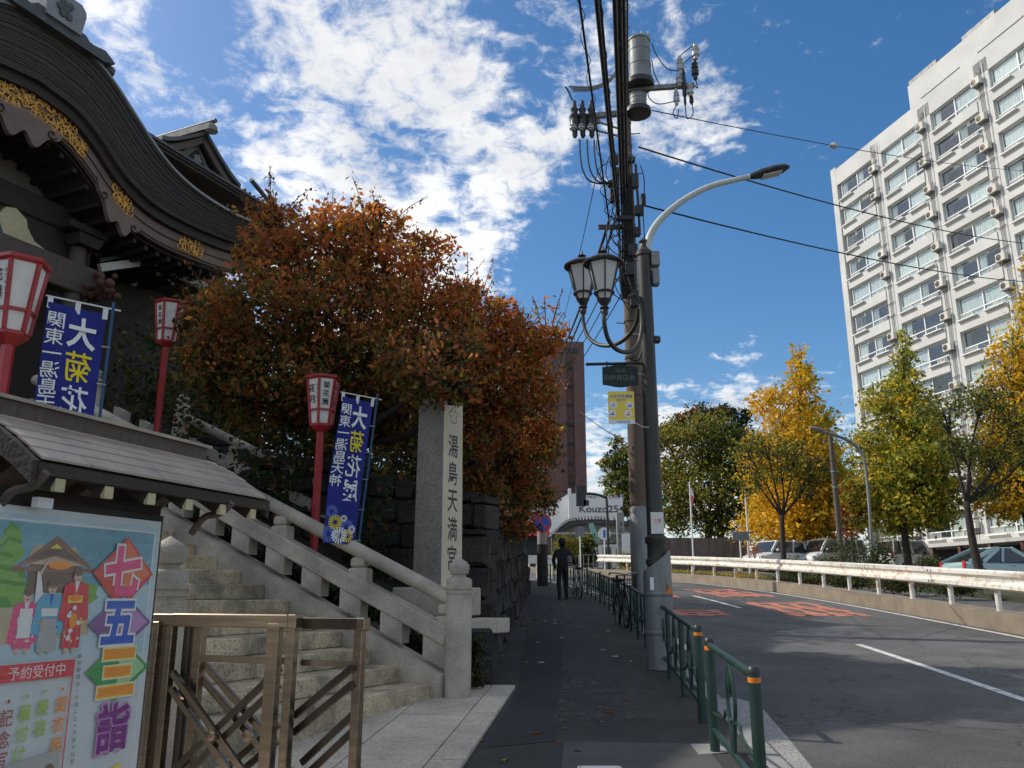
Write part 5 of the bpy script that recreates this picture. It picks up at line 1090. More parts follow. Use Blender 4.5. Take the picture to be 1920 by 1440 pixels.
# ================================================================== MEDIAN AND GUARDRAIL
strip('median', lambda y: K(y) + 7.36, lambda y: K(y) + 8.04, -25, 66, .24, m_medk, thick=.5, kind='structure')
gr = thing('guardrail', 'weathered white steel guardrail along the raised median', 'guardrail')
def GP(y, dz): return Vector((K(y) + 7.62, y, gz(y) + dz))
y = 5.6; i = 0
psm = MB().tube([(0, 0, -.05), (0, 0, .74)], .057, 12).mesh('post', m_rail, True)
while y < 47: obj('post', psm, gr, M=Matrix.Translation(GP(y, .24) + Vector((.08, 0, 0)))); y += 2.0
prof = [(.0, -.20), (-.085, -.16), (-.085, -.09), (-.01, -.035), (-.01, .035), (-.085, .09), (-.085, .16), (.0, .20)]
y = 4.0; k = 0
while y < 46:
    Ys_ = [y + .5 * j for j in range(9)]; rails = []
    for (ox, oz) in prof: rails.append([GP(yy, .86 + oz) + Vector((ox - (.012 if k % 2 else 0), 0, 0)) for yy in Ys_])
    b = MB()
    for a in range(len(rails) - 1): b.sheet(rails[a + 1], rails[a])
    for a in range(len(rails) - 1): b.sheet([p + Vector((.006, 0, 0)) for p in rails[a]], [p + Vector((.006, 0, 0)) for p in rails[a + 1]])
    o = b.build('beam', m_rail, gr, True)
    for dz in (-.12, .12):
        for dy in (.1, .25): c = GP(y + dy, .86 + dz); MB().lathe([(.02, 0), (.018, .012), (.002, .016)], c + Vector((-.09, 0, 0)), 8, R=Matrix.Rotation(-pi / 2, 3, 'Y')).build('bolt', m_redbr, gr)
    y += 4.0; k += 1
ob = thing('marker_post', 'stubby orange marker post behind the guardrail', 'bollard', (D(1387, 1060, 36.5).x, 36.5, gz(36.5) + .1)); MB().lathe([(.10, 0), (.10, .6), (.12, .62), (.12, .72), (.08, .76)], n=14).build('body', m_orange, ob, True); MB().lathe([(.104, .35), (.104, .48)], n=14).build('band', m_paper, ob)
# ================================================================== APARTMENT BLOCK
dB_ = Vector((.235, -.972, 0)).normalized(); inB = Vector((-dB_.y, dB_.x, 0))
BB = frame((30.4, 72, 0), dB_, inB)
ap = thing('apartment_block', 'tall white apartment block with gridded windows on the right', 'building', M=BB)
FH, WT, WH, ZT = 2.62, 38.85, 1.78, 40.5; NB, NF = 6, 13; PW = 6.02
Lb = .9 + NB * PW
MB().box((Lb / 2, 7.2, 20), (Lb, 12.4, 40)).build('core', m_wallsh, ap)
MB().box((.36, 7, 21), (.74, 14.04, ZT + .04 - 2 + 2 - .0 - 2 + .98)).build('end_wall', m_wall, ap).location.z = 0
MB().prism([(.75, 38.85), (11.1, 38.85), (11.1, ZT), (.75, ZT)], -.02, .6, ax='y').build('parapet', m_wall, ap)
MB().prism([(11.1, 38.85), (Lb, 38.85), (Lb, ZT + 2.1), (11.1, ZT + 2.1)], -.02, .6, ax='y').build('parapet', m_wall, ap)
MB().box(((Lb + 11.1) / 2, 6.8, 41.5), (Lb - 11.12, 12.4, 2.1)).build('upper_storey', m_wall, ap)
for k in range(4): MB().box((13.0 + 6.02 * k + 1.5, -.05, 40.75), (4.2, .08, .1)).build('parapet_groove', m_wallsh, ap)
for x in (12.4, 18.4, 24.5): MB().box((x, 1.0, 43.1), (3.2, 1.2, .45)).build('roof_box', m_gsteel, ap)
for b_ in range(NB + 1):
    x = .38 + b_ * PW if b_ else .37
    if b_: MB().box((x, .20, 20), (1.30, .44, 40)).build('pilaster', m_wall, ap)
# shared window module (local: x 0..4.6, z 0..1.62)
ww = 4.62
fm = MB()
for (x0, x1, z0, z1) in ((0, ww, 0, .06), (0, ww, WH - .06, WH), (0, .06, 0, WH), (ww - .06, ww, 0, WH), (ww / 2 - .045, ww / 2 + .045, 0, WH), (0, ww, .50, .57), (ww * .25 - .03, ww * .25 + .03, 0, .5), (ww * .75 - .03, ww * .75 + .03, 0, .5)):
    fm.box(((x0 + x1) / 2, .48, (z0 + z1) / 2), (x1 - x0, .08, z1 - z0))
fm = fm.mesh('window', m_alu)
gp = MB().box((0, .49, 0), (ww / 2 - .1, .012, WH - .62)).mesh('pane', m_glass); gq = MB().box((0, .49, 0), (ww / 2 - .1, .012, .44)).mesh('pane', m_glass)
rl = MB()
for k in range(12): rl.box((.12 + .09 * k, .40, .28), (.018, .018, .42))
rl.box((.6, .40, .50), (1.15, .03, .03)); rl.box((.6, .40, .06), (1.15, .03, .03)); rl = rl.mesh('balcony_rail', m_alu)
def curtain(seed, full):
    r = random.Random(seed); n_ = 40; w = (ww / 2 - .12) * full; P = [(w * k / n_, .57 + .03 * math.sin(k * 1.9 + r.random()), 0) for k in range(n_ + 1)]
    return MB().sheet([(p[0], p[1], WH - .06) for p in P], [(p[0], p[1], .06) for p in P]).mesh('curtain', m_curt)
cts = [curtain(1, 1), curtain(2, .95), curtain(3, .5), curtain(4, .3), curtain(5, 1)]
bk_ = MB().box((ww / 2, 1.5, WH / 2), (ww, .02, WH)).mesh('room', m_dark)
sp_m = MB().box((ww / 2, .06, -(FH - WH) / 2), (ww + .06, .30, FH - WH)).mesh('spandrel', m_wall)
sill_m = MB().box((ww * .22, -.22, -.06), (1.9, .28, .07)).mesh('ledge', m_alu); sill2 = MB().box((ww * .78, -.22, -.06), (1.9, .28, .07)).mesh('ledge', m_alu)
acb = MB(); acb.box((0, 0, .3), (.82, .34, .58), ch=.02)
acb = acb.mesh('air_conditioner', m_ac); acf = MB().lathe([(.22, 0), (.22, .012), (.05, .02)], (-.12, -.172, .3), 18, R=RX).mesh('fan_grille', m_steeld); acr = MB(); acr.bar((-.3, 0, 0), (-.3, .5, -.25), .04, .04); acr.bar((.3, 0, 0), (.3, .5, -.25), .04, .04); acr.box((0, .1, 0), (.8, .5, .03)); acr = acr.mesh('bracket', m_gsteel)
rb_ = random.Random(21)
# hollow out: rooms are recessed boxes, so the core starts behind them
for f in range(NF):
    zt_ = WT - FH * f - WH
    for b_ in range(NB):
        x0 = 1.0 + b_ * PW + .06
        if x0 > 30: continue
        wn = obj('window', fm, ap, M=Matrix.Translation((x0, -.24, zt_)))
        obj('room', bk_, wn, M=Matrix.Translation((0, -.32, 0)))
        for h_ in (0, 1):
            c_ = ww * (.25 + .5 * h_)
            obj('pane', gp, wn, M=Matrix.Translation((c_, 0, .56 + (WH - .62) / 2))); obj('pane', gq, wn, M=Matrix.Translation((c_, 0, .28)))
            if rb_.random() < .8: obj('curtain', cts[rb_.randrange(5)], wn, M=Matrix.Translation((.06 + h_ * ww / 2, 0, 0)))
        obj('balcony_rail', rl, wn, M=Matrix.Translation((0, 0, 0)))
        if rb_.random() < .5: obj('balcony_rail', rl, wn, M=Matrix.Translation((ww * .66, 0, 0)))
        obj('ledge', sill_m, ap, M=Matrix.Translation((x0, 0, zt_)))
        if rb_.random() < .5: obj('ledge', sill2, ap, M=Matrix.Translation((x0, 0, zt_)))
        obj('spandrel', sp_m, ap, M=Matrix.Translation((x0, 0, zt_)))
        xa = x0 + ww + .45
        if rb_.random() < .85:
            a = obj('air_conditioner', acb, ap, M=Matrix.Translation((xa + rb_.uniform(-.12, .12), -.32, zt_ + .25 + rb_.uniform(-.2, .8)))); obj('fan_grille', acf, a); obj('bracket', acr, a)
        for z in (zt_ + .1, zt_ + 1.2): MB().bar((xa - .3, -.12, z), (xa + .5, -.12, z + .05), .05, .05).build('pipe_clip', m_steeld, ap)
for b_ in range(1, NB):
    x = .38 + b_ * PW
    for dx in (-.28, -.05, .22): MB().tube([(x + dx, -.10, 5), (x + dx, -.10, 39.5 + dx)], .03, 6).build('drain_pipe', m_gsteel if dx < 0 else m_alu, ap)
MB().box((Lb / 2, .1, 4.2), (Lb - .9, .4, 3.0)).build('ground_floor', m_wallsh, ap)
letter('#22', .5, m_inksoft, ap, Matrix.Translation((3.0, -.13, 4.95)) @ X90)
# canopy and shopfront at the foot
MB().box((13, -1.2, 5.0), (14, 2.4, .25)).build('canopy', m_wall, ap); MB().box((13, -.15, 3.6), (13, .1, 2.4)).build('shopfront', m_dark, ap)
for k in range(5): MB().box((7.4 + 2.7 * k, -2.2, 3.7), (.25, .25, 2.6)).build('canopy_post', m_redbr, ap)
# ================================================================== BRICK TOWER
twc = D(1075, 900, 112)
tw = thing('brick_tower', 'dark reddish-brown tower block behind the orange tree', 'building', (twc.x - 4.0, 118, 5), .10)
MB().box((0, 0, 15.4), (10.6, 12, 31.6)).build('shaft', m_brick, tw); MB().box((4.4, -6.35, 14), (1.5, .8, 30)).build('corner_fin', m_brick, tw); MB().box((1.0, -6.2, 15.2), (3.2, .5, 31)).build('projecting_bay', m_brick, tw)
for k in range(11):
    MB().box((3.2, -6.03, 3 + 2.7 * k), (.7, .1, .5)).build('window', m_dark, tw); MB().box((-2.4, -6.05, 3 + 2.7 * k), (3.4, .14, 1.1)).build('window', m_dark, tw); MB().box((0, -6.03, 1.6 + 2.7 * k), (10.5, .1, .16)).build('floor_band', m_brick, tw)
    MB().box((-2.4, -6.5, 2.3 + 2.7 * k), (3.8, .9, 1.0)).build('balcony', m_wallsh, tw)
MB().box((3.9, -6.1, 29.8), (1.2, .15, .6)).build('vent', m_dark, tw)
for x, h in ((-4.6, 5.0), ): MB().box((x + 1.2, -2, 31 + h / 2), (1.0, 1.0, h + 1)).build('chimney', m_brick, tw)
for x, h in ((3.0, 3.2), (3.6, 4.0), (4.3, 2.6), (2.4, 2.2)): MB().tube([(x, -4, 31), (x, -4, 31.2 + h)], .07, 6).build('antenna', m_gsteel, tw)
# ================================================================== RESTAURANT WITH WHITE SIGN WALL
kz = D(1117, 950, 72); kx0, kx1 = D(1071, 950, 72).x, D(1168, 950, 72).x; kz0, kz1 = D(1117, 976, 72).z, D(1117, 927, 72).z
ks_ = thing('restaurant', 'white parapet sign wall of a restaurant across the bend', 'building', (kx0, 72, gz(72)), 0)
wk = kx1 - kx0
MB().prism([(0, 1.6), (wk, 1.6), (wk, kz1 - gz(72) - .25), (0, kz1 - gz(72) + .1)], 0, 4, ax='y').build('sign_wall', m_alu, ks_); MB().bar((-.12, -.06, .5), (-.12, -.06, kz1 - gz(72) + .5), .25, .3).build('corner_post', m_alu, ks_)
MB().prism([(-2.2, 2.4), (-.25, 2.4), (-.25, kz1 - gz(72) + .1), (-2.2, kz1 - gz(72) - 1.2)], .6, 1.0, ax='y').build('side_wall', m_alu, ks_)
kt = ks_
zl = D(1125, 953, 72).z - gz(72)
letter('Kouzo254', .84, m_inksoft, kt, Matrix.Translation((D(1128, 950, 72).x - kx0, -.03, zl - .05)) @ X90, .004, .02, sx=1.12)
letter('BISTRO', .30, m_inksoft, kt, Matrix.Translation((D(1110, 945, 72).x - kx0 - .3, -.02, zl + .95)) @ X90, 0, .01, sx=1.5); letter('CAFE', .30, m_inksoft, kt, Matrix.Translation((D(1152, 945, 72).x - kx0, -.02, zl + .95)) @ X90, 0, .01, sx=1.4)
for x in (1.6, 3.3): MB().tube([(x, -.4, kz1 - gz(72) + .1), (x, -.1, kz1 - gz(72) + .15)], .06, 6).build('spot_lamp', m_black, ks_)
for k in range(4): MB().box((3.1 + k * .55, 2.5, kz1 - gz(72) + .0), (.25, .4, .5 + .15 * (k % 2))).build('roof_unit', m_gsteel, ks_)
# tiled boundary wall
tw2 = thing('tiled_wall', 'grey plaster wall with curved dark tile coping below the restaurant', 'wall', (0, 66, gz(66)))
cop = [D(u, v, 66) for u, v in ((1034, 1003), (1044, 992), (1056, 981), (1070, 974), (1090, 971), (1115, 970), (1140, 971), (1185, 973))]
cop = cat(cop, 4)
MB().slab([p + Vector((0, 0, -.5)) for p in cop], [Vector((p.x, p.y, gz(66) - .1)) for p in cop], [Vector((p.x, p.y + .4, gz(66) - .1)) for p in cop], [p + Vector((0, .4, -.5)) for p in cop]).build('plaster', m_pillard, tw2, world=True)
MB().slab([p + Vector((0, -.35, -.2)) for p in cop], [p + Vector((0, -.35, -.5)) for p in cop], [p + Vector((0, .7, -.5)) for p in cop], [p + Vector((0, .7, -.2)) for p in cop]).build('coping', m_tile, tw2, world=True)
L_ = 0; 
for i in range(len(cop) - 1):
    a, b = cop[i], cop[i + 1]; n_ = max(1, int((b - a).length / .28))
    for k in range(n_): p = a.lerp(b, k / n_); MB().tube([p + Vector((0, -.42, -.2)), p + Vector((0, .1, .05))], .09, 6).build('coping_tile', m_tile, tw2, world=True)
MB().box((D(1125, 1000, 65.6).x, -.4, D(1125, 1000, 65.6).z - gz(66)), (10, .15, .12)).build('wall_ledge', m_wallsh, tw2)
# gatehouse, green stair, hedge, stone post, railing
gh_ = thing('gatehouse', 'tiny white gatehouse with a grey door near the bend', 'hut', (D(1146, 1060, 60).x, 60, gz(60)))
MB().box((0, 0, .8), (1.9, 1.6, 1.6)).build('wall', m_alu, gh_); MB().bar((-1.05, 0, 1.66), (1.15, 0, 1.9), 1.8, .12).build('roof', m_gsteel, gh_); MB().box((-.35, -.82, .72), (.6, .05, 1.4)).build('door', m_gsteel, gh_); MB().box((-.35, -.86, 1.0), (.35, .03, .55)).build('door_pane', m_dark, gh_); MB().box((.55, -.82, .95), (.55, .05, .75)).build('window', m_green, gh_)
gs = thing('green_stair_rail', 'pale green mesh side panel of a stair beside the hedge', 'stair panel', (0, 62, gz(62))); P = [D(u, v, 62) for u, v in ((1104, 982), (1112, 980), (1128, 1020), (1130, 1055), (1118, 1055), (1116, 1024))]
MB().add([p for p in P] + [p + Vector((0, .1, 0)) for p in P], [(0, 1, 2, 3, 4, 5), (11, 10, 9, 8, 7, 6)] + [(i, (i + 1) % 6, 6 + (i + 1) % 6, 6 + i) for i in range(6)]).build('panel', mat('pale_green', (.30, .52, .44), .7), gs, world=True)
stp = thing('stone_signpost', 'narrow grey stone post with vertical characters behind the guardrail', 'signpost', (D(1165, 1050, 58).x, 58, gz(58))); MB().box((0, 0, 1.9), (.5, .4, 3.8)).build('shaft', m_conc, stp); column_text('湯島聖堂', .3, .42, m_inksoft, stp, Matrix.Translation((0, -.21, 3.0)) @ X90)
wb = thing('white_board', 'white notice panel behind the guardrail near the stone post', 'sign', (D(1177, 1028, 57).x, 57, gz(57))); MB().box((0, 0, 1.7), (.75, .06, 1.3)).build('panel', m_alu, wb); MB().box((-.3, .05, .6), (.06, .06, 1.2)).build('leg', m_gsteel, wb); MB().box((.3, .05, .6), (.06, .06, 1.2)).build('leg', m_gsteel, wb)
def roundsign(label, u, v, Y, r, m_, body, vb):
    c = D(u, v, Y); t = thing('road_sign', label, 'traffic sign', (c.x, Y, gz(Y))); z = c.z - gz(Y)
    MB().tube([(0, 0, 0), (0, 0, z + r)], .05, 8).build('pole', m_alu, t); MB().lathe([(r, 0), (r, .03)], (0, -.06, z), 20, R=RX).build('disc', m_, t)
    if body: MB().box((0, -.1, z), (r * .35, .01, r * 1.2)).build('symbol', pm['blue'], t)
roundsign('round pale sign with a dark arrow near the gatehouse', 1133, 1001, 56, .42, m_alu, True, 0)
rs = D(1088, 1030, 50); t = thing('sign_pole', 'thin pole with a grey square sign behind the man', 'traffic sign', (rs.x, 50, gz(50))); zz = D(1088, 997, 50).z - gz(50); MB().tube([(0, 0, 0), (0, 0, zz + .3)], .04, 8).build('pole', m_alu, t); MB().box((0, -.06, zz), (.55, .03, .55)).build('plate', m_gsteel, t)
# black signal mast with an outreach arm
sgp = D(1141, 1055, 48); t = thing('traffic_signal', 'black signal mast with arm reaching left and a dark signal box', 'traffic light', (sgp.x, 48, gz(48)))
tz_ = D(1141, 945, 48).z
MB().tube(cat([Vector((sgp.x, 48, gz(48))), Vector((sgp.x, 48, tz_)), D(1132, 932, 48), D(1110, 926, 48), D(1080, 927, 48)], 4), .075, 8).build('mast', m_black, t, True, world=True)
MB().box(D(1089, 930, 47.9) - MW[t].translation, (.55, .3, 1.15)).build('signal_box', m_black, t); MB().box(D(1099, 943, 47.9) - MW[t].translation, (.3, .3, .3)).build('signal_hood', m_black, t)
sr = thing('steel_railing', 'low grey steel railing at the far corner by the hedge', 'railing', (0, 52, gz(52)))
a, b = D(1085, 1045, 52), D(1140, 1045, 52)
for k in range(7): p = a.lerp(b, k / 6); MB().tube([Vector((p.x, 52, gz(52))), Vector((p.x, 52, gz(52) + 1.0))], .03, 6).build('post', m_gsteel, sr, world=True)
for z in (.45, 1.0): MB().tube([Vector((a.x, 52, gz(52) + z)), Vector((b.x, 52, gz(52) + z))], .025, 6).build('rail', m_gsteel, sr, world=True)
# red shop front far left
rsx = D(988, 1040, 60); shp = thing('red_shop', 'red-fronted shop partly hidden behind the concrete pole', 'shop', (rsx.x, 60, gz(60)), .12)
MB().box((-1.5, 2, 1.8), (6, 4, 3.6)).build('wall', m_brick, shp); MB().prism([(-.8, 2.2), (-.8, 2.5), (0, 3.3), (0, 3.0)], -4.4, 1.5, ax='x').build('awning', pm['red'], shp)
MB().box((-1.3, -.12, 3.45), (5.8, .2, .5)).build('fascia', mat('salmon_fascia', (.62, .24, .18), .7), shp); letter('和菓子', .42, m_white, shp, Matrix.Translation((-.3, -.24, 3.45)) @ X90)
for k in range(3): MB().box((-2.6 + 1.5 * k, -.05, 1.1), (1.1, .08, 1.9)).build('window', m_dark, shp); MB().box((-3.3 + 1.5 * k, -.06, 1.2), (.22, .16, 2.4)).build('pier', mat('salmon_pier', (.50, .22, .17), .8), shp)
fr = thing('far_guardrail', 'short white guardrail seen past the concrete pole', 'guardrail', (0, 46, gz(46))); a, b = D(988, 1049, 44), D(1046, 1049, 44); MB().bar(a, b, .1, .42).build('beam', m_rail, fr, world=True)
for k in range(4): p = a.lerp(b, (k + .3) / 4); MB().tube([Vector((p.x, 44.1, gz(44) - .1)), Vector((p.x, 44.1, p.z))], .05, 8).build('post', m_rail, fr, world=True)
# ================================================================== RIGHT-HAND BACKGROUND
wl = thing('concrete_wall', 'long dark concrete wall below the green trees', 'wall', (0, 60, gz(60))); a, b = D(1180, 1008, 60), D(1400, 1010, 60)
n_ = 6
for k in range(n_):
    p, q = a.lerp(b, k / n_), a.lerp(b, (k + 1) / n_); MB().box(((p.x + q.x) / 2, 0, (p.z - gz(60)) / 2 - .2), (q.x - p.x - .015, .4, p.z - gz(60) + .4)).build('wall_panel', mat('stained_concrete', (.20, .17, .155), .9, (.12, .10, .09), 1.2, 8, streak=(3, 3, .3), world=True) if k == 0 else bpy.data.materials['stained_concrete'], wl)
def flagpole(label, u, vb, vt, Y, flag):
    b0 = D(u, vb, Y); t = thing('flagpole', label, 'flagpole', (b0.x, Y, gz(Y))); h = D(u, vt, Y).z - gz(Y)
    MB().tube([(0, 0, 0), (0, 0, h)], [.06, .045], 8).build('pole', m_alu, t, True); MB().lathe([(.02, h), (.08, h + .06), (.02, h + .14)], n=8).build('finial', m_alu, t)
    if flag:
        P = [(.03 + .1 * math.sin(k * .9) + .12, -.02 + .05 * math.cos(k), h - .3 - .28 * k) for k in range(8)]
        MB().sheet([(0, 0, p[2]) for p in P], P).build('flag', m_white, t); MB().sheet([(.03, -.06, p[2]) for p in P[2:5]], [(p[0] * .8, p[1] - .05, p[2]) for p in P[2:5]]).build('flag_disc', pm['red'], t)
flagpole('white flagpole with a limp flag before the green trees', 1298, 1005, 907, 57, True); flagpole('bare white flagpole right of the concrete wall', 1405, 1040, 925, 50, False)
bs = D(1389, 1005, 44); t = thing('bus_stop_sign', 'grey rectangular sign on twin poles behind the guardrail', 'sign', (bs.x, 44, gz(44))); z = bs.z - gz(44); MB().box((.0, 0, z), (.85, .06, .45)).build('plate', m_gsteel, t)
for x in (-.05, .35): MB().tube([(x, .05, 0), (x, .05, z + .2)], .04, 8).build('pole', m_alu, t)
lp = D(1633, 1040, 38); t = thing('street_lamp', 'slim grey street lamp with arm over the right carriageway', 'street lamp', (lp.x, 38, gz(38)))
MB().tube(cat([Vector((lp.x, 38, gz(38))), D(1630, 950, 38), D(1622, 870, 38), D(1612, 845, 38), D(1592, 827, 38), D(1560, 814, 38), D(1538, 808, 38)], 4), .07, 10).build('pole', m_gsteel, t, True, world=True)
MB().tube([D(1545, 808, 38), D(1530, 804, 38), D(1519, 802, 38)], [.08, .12, .06], 8).build('lamp_head', m_gsteel, t, True, world=True)
wp = D(1577, 1030, 42); t = thing('wooden_pole', 'weathered brown pole beside the slim street lamp', 'utility pole', (wp.x, 42, gz(42))); MB().tube([(0, 0, 0), (0, 0, D(1573, 818, 42).z - gz(42))], [.16, .11], 12).build('shaft', m_woodl, t, True)
for z in (4.4, 5.2): MB().lathe([(.135, z), (.145, z + .02), (.145, z + .06), (.135, z + .08)], n=10).build('band', m_gsteel, t)
# ---- planted strip and car park
strip('planted_strip', lambda y: K(y) + 12.25, lambda y: K(y) + 14.6, -10, 50, .10, m_soil, thick=.4, kind='structure')
strip('car_park', lambda y: 16.9, lambda y: 34, 10, 70, -.08, m_asph, kind='structure')
# ================================================================== CARS
m_tyre = mat('tyre', (.02, .02, .02), .8); m_cglass = mat('car_glass', (.02, .03, .035), .08, spec=.8)
def car(label, loc, rz, col, Lc, Wc, Hc, belt, roof, hood, kind='van'):
    T = thing('parked_car', label, 'car', loc, rz, 'cars parked beyond the guardrail'); mp = mat('car_paint', col, .25, spec=.6, coat=.6); hw = Wc / 2
    # lower body loft along x
    secs = [(-Lc / 2, .45, belt * .85, hw * .82), (-Lc / 2 + .12, .30, belt * .96, hw * .95), (-Lc / 2 + .5, .22, belt, hw), (0, .22, belt * .99, hw), (hood[0], .22, belt * .96, hw), (Lc / 2 - .35, .24, hood[1], hw * .96), (Lc / 2 - .08, .30, hood[1] * .88, hw * .86), (Lc / 2, .42, hood[1] * .72, hw * .72)]
    def loft(name, sec, m_, par=T):
        vs = []
        for x, z0, z1, w in sec:
            r = min(.12, (z1 - z0) * .25); vs += [(x, -w + r, z0), (x, w - r, z0), (x, w, z0 + r), (x, w, z1 - r), (x, w - r * 1.2, z1), (x, -w + r * 1.2, z1), (x, -w, z1 - r), (x, -w, z0 + r)]
        n_ = len(sec); fs = [(i * 8 + (k + 1) % 8, i * 8 + k, (i + 1) * 8 + k, (i + 1) * 8 + (k + 1) % 8) for i in range(n_ - 1) for k in range(8)] + [tuple(range(8)), tuple(range((n_ - 1) * 8 + 7, (n_ - 1) * 8 - 1, -1))]
        return MB().add(vs, fs).build(name, m_, par, True)
    loft('body', secs, mp)
    # greenhouse: glass with painted roof and pillars
    x0, x1, x2, x3 = roof; zb = belt * .97; wr = hw * .78; wb_ = hw * .93
    base = [(x0, -wb_, zb), (x3, -wb_, zb), (x3, wb_, zb), (x0, wb_, zb)]; top = [(x1, -wr, Hc), (x2, -wr, Hc), (x2, wr, Hc), (x1, wr, Hc)]
    MB().add(base + top, [(0, 1, 5, 4), (1, 2, 6, 5), (2, 3, 7, 6), (3, 0, 4, 7), (4, 5, 6, 7)]).build('glass', m_cglass, T)
    MB().box(((x1 + x2) / 2, 0, Hc + .01), (x2 - x1 + .12, wr * 2 + .06, .07), ch=.03).build('roof', mp, T)
    for s_ in (-1, 1):
        for (a, b) in (((x0, zb), (x1, Hc)), ((x3, zb), (x2, Hc)), (((x0 * .5 + x3 * .5), zb), ((x1 + x2) / 2, Hc)), ((x0 * .8 + x3 * .2, zb), (x1 * .8 + x2 * .2, Hc))):
            MB().bar((a[0], s_ * (wb_ + .004), a[1]), (b[0], s_ * (wr + .004), b[1]), .06, .16).build('pillar', mp, T)
        MB().box((x3 - .35, s_ * (hw + .09), belt + .06), (.12, .2, .14), ch=.03).build('mirror', mp, T)
        MB().box((Lc / 2 - .16, s_ * hw * .66, hood[1] * .83), (.22, hw * .42, .14), ch=.03).build('headlight', m_opal, T); MB().box((-Lc / 2 + .03, s_ * hw * .8, belt * .85), (.1, .16, .3), ch=.02).build('tail_light', pm['red'], T)
        MB().box((.1, s_ * (hw + .004), belt * .8), (.16, .03, .03)).build('door_handle', m_gsteel, T)
        for x in (-Lc / 2 + .8, Lc / 2 - .85):
            w_ = MB().lathe([(.2, -.1), (.31, -.1), (.32, -.05), (.32, .09), (.28, .1), (.2, .1)], (x, s_ * (hw - .08), .32), 20, R=RX).build('wheel', m_tyre, T, True); MB().lathe([(.2, -.105), (.19, .105)], (x, s_ * (hw - .08), .32), 14, R=RX).build('rim', m_gsteel, w_)
    MB().box((Lc / 2 - .02, 0, .45), (.06, hw * 1.2, .18)).build('grille', m_black, T)
    return T
def park(u, Y): p = D(u, 1060, Y); return (p.x, Y, gz(Y) - .08)
car('white minivan parked left of the yellow tree trunk', park(1462, 52), math.radians(-150), (.78, .78, .77), 4.7, 1.8, 1.85, 1.25, (-2.2, -2.0, .85, 1.5), (1.45, 1.1))
car('white van half hidden behind the hedge bushes', park(1560, 52), math.radians(-155), (.76, .76, .75), 4.4, 1.7, 1.95, 1.28, (-2.1, -1.95, .95, 1.55), (1.5, 1.1))
car('small silver-white van by the dark hedge bush', park(1702, 50), math.radians(20), (.62, .62, .60), 3.4, 1.48, 1.85, 1.2, (-1.6, -1.45, .75, 1.2), (1.2, .98))
car('pale blue-green hatchback parked under the leaning tree', park(1868, 37), math.radians(12), (.36, .52, .53), 4.45, 1.74, 1.49, .93, (-2.0, -.55, .25, 1.25), (1.15, .90))
# ================================================================== FOLIAGE
def np_mesh(name, V, Fq, mats, mi=None):
    me = bpy.data.meshes.new(name); nv, nf = len(V), len(Fq)
    me.vertices.add(nv); me.vertices.foreach_set('co', V.astype(np.float32).ravel()); me.loops.add(nf * 4); me.loops.foreach_set('vertex_index', Fq.astype(np.int32).ravel())
    me.polygons.add(nf); me.polygons.foreach_set('loop_start', np.arange(nf, dtype=np.int32) * 4)
    for m_ in mats: me.materials.append(m_)
    if mi is not None: me.polygons.foreach_set('material_index', mi.astype(np.int32))
    me.update(calc_edges=True); return me
def leaves(P, size, r, up=.5, asp=.55, droop=0.):
    n = len(P); a = r.normal(size=(n, 3)); a[:, 2] -= droop; a /= np.linalg.norm(a, axis=1)[:, None]
    nn = r.normal(size=(n, 3)); nn[:, 2] += up; b = np.cross(nn, a); b /= np.linalg.norm(b, axis=1)[:, None] + 1e-9; c = np.cross(a, b)
    s_ = (size * (.5 + .95 * r.uniform(0, 1, n) ** 1.3))[:, None]
    V = np.stack([P, P + a * s_ * .5 + b * s_ * asp * .5 + c * s_ * .08, P + a * s_, P + a * s_ * .5 - b * s_ * asp * .5 + c * s_ * .08], 1).reshape(-1, 3)
    return V, np.arange(n * 4).reshape(-1, 4)
def ragged(blobs, k, seed, f=(.28, .5)):
    r = random.Random(seed); out = list(blobs)
    for b in blobs:
        for j in range(k):
            d = Vector((r.gauss(0, 1), r.gauss(0, 1), r.gauss(.2, 1))).normalized(); s_ = r.uniform(*f); out.append((b[0] + d.x * b[3] * .95, b[1] + d.y * b[4] * .95, b[2] + d.z * b[5] * .95, b[3] * s_, b[4] * s_, b[5] * s_))
    return out
def crown(blobs, n, size, mats, wts, r, clump=.18, shell=.55, nclump=40, tint=None, sc=1.0):
    """blobs: (cx,cy,cz,rx,ry,rz); leaves gather in clumps near the shell of each blob"""
    bl = np.array(blobs); vol = bl[:, 3] * bl[:, 4] * bl[:, 5]; vol = vol ** .75; per = np.maximum((n * vol / vol.sum()).astype(int), 20); P = []; CI = []; MI = []
    for b, k in zip(bl, per):
        nc = max(6, int(nclump * k / n * len(bl))); d = r.normal(size=(nc, 3)); d /= np.linalg.norm(d, axis=1)[:, None]
        rad = shell + (1 - shell) * r.uniform(0, 1, nc) ** .6; C = d * rad[:, None] * b[3:6] + b[:3]
        ci = r.integers(0, nc, k); cs = clump * (b[3:6].mean()) * sc * r.uniform(.6, 1.4, nc)
        off = r.normal(size=(k, 3)) * cs[ci][:, None] * np.array([1, 1, .7]); p = C[ci] + off
        wc = r.choice(len(mats), nc, p=wts) if tint is None else tint(C, r)
        m_ = wc[ci]; sw = r.uniform(size=k) < .28; m_[sw] = r.choice(len(mats), int(sw.sum()), p=wts)
        P.append(p); MI.append(m_)
    P = np.concatenate(P); MI = np.concatenate(MI); V, Fq = leaves(P, size, r)
    return V, Fq, MI
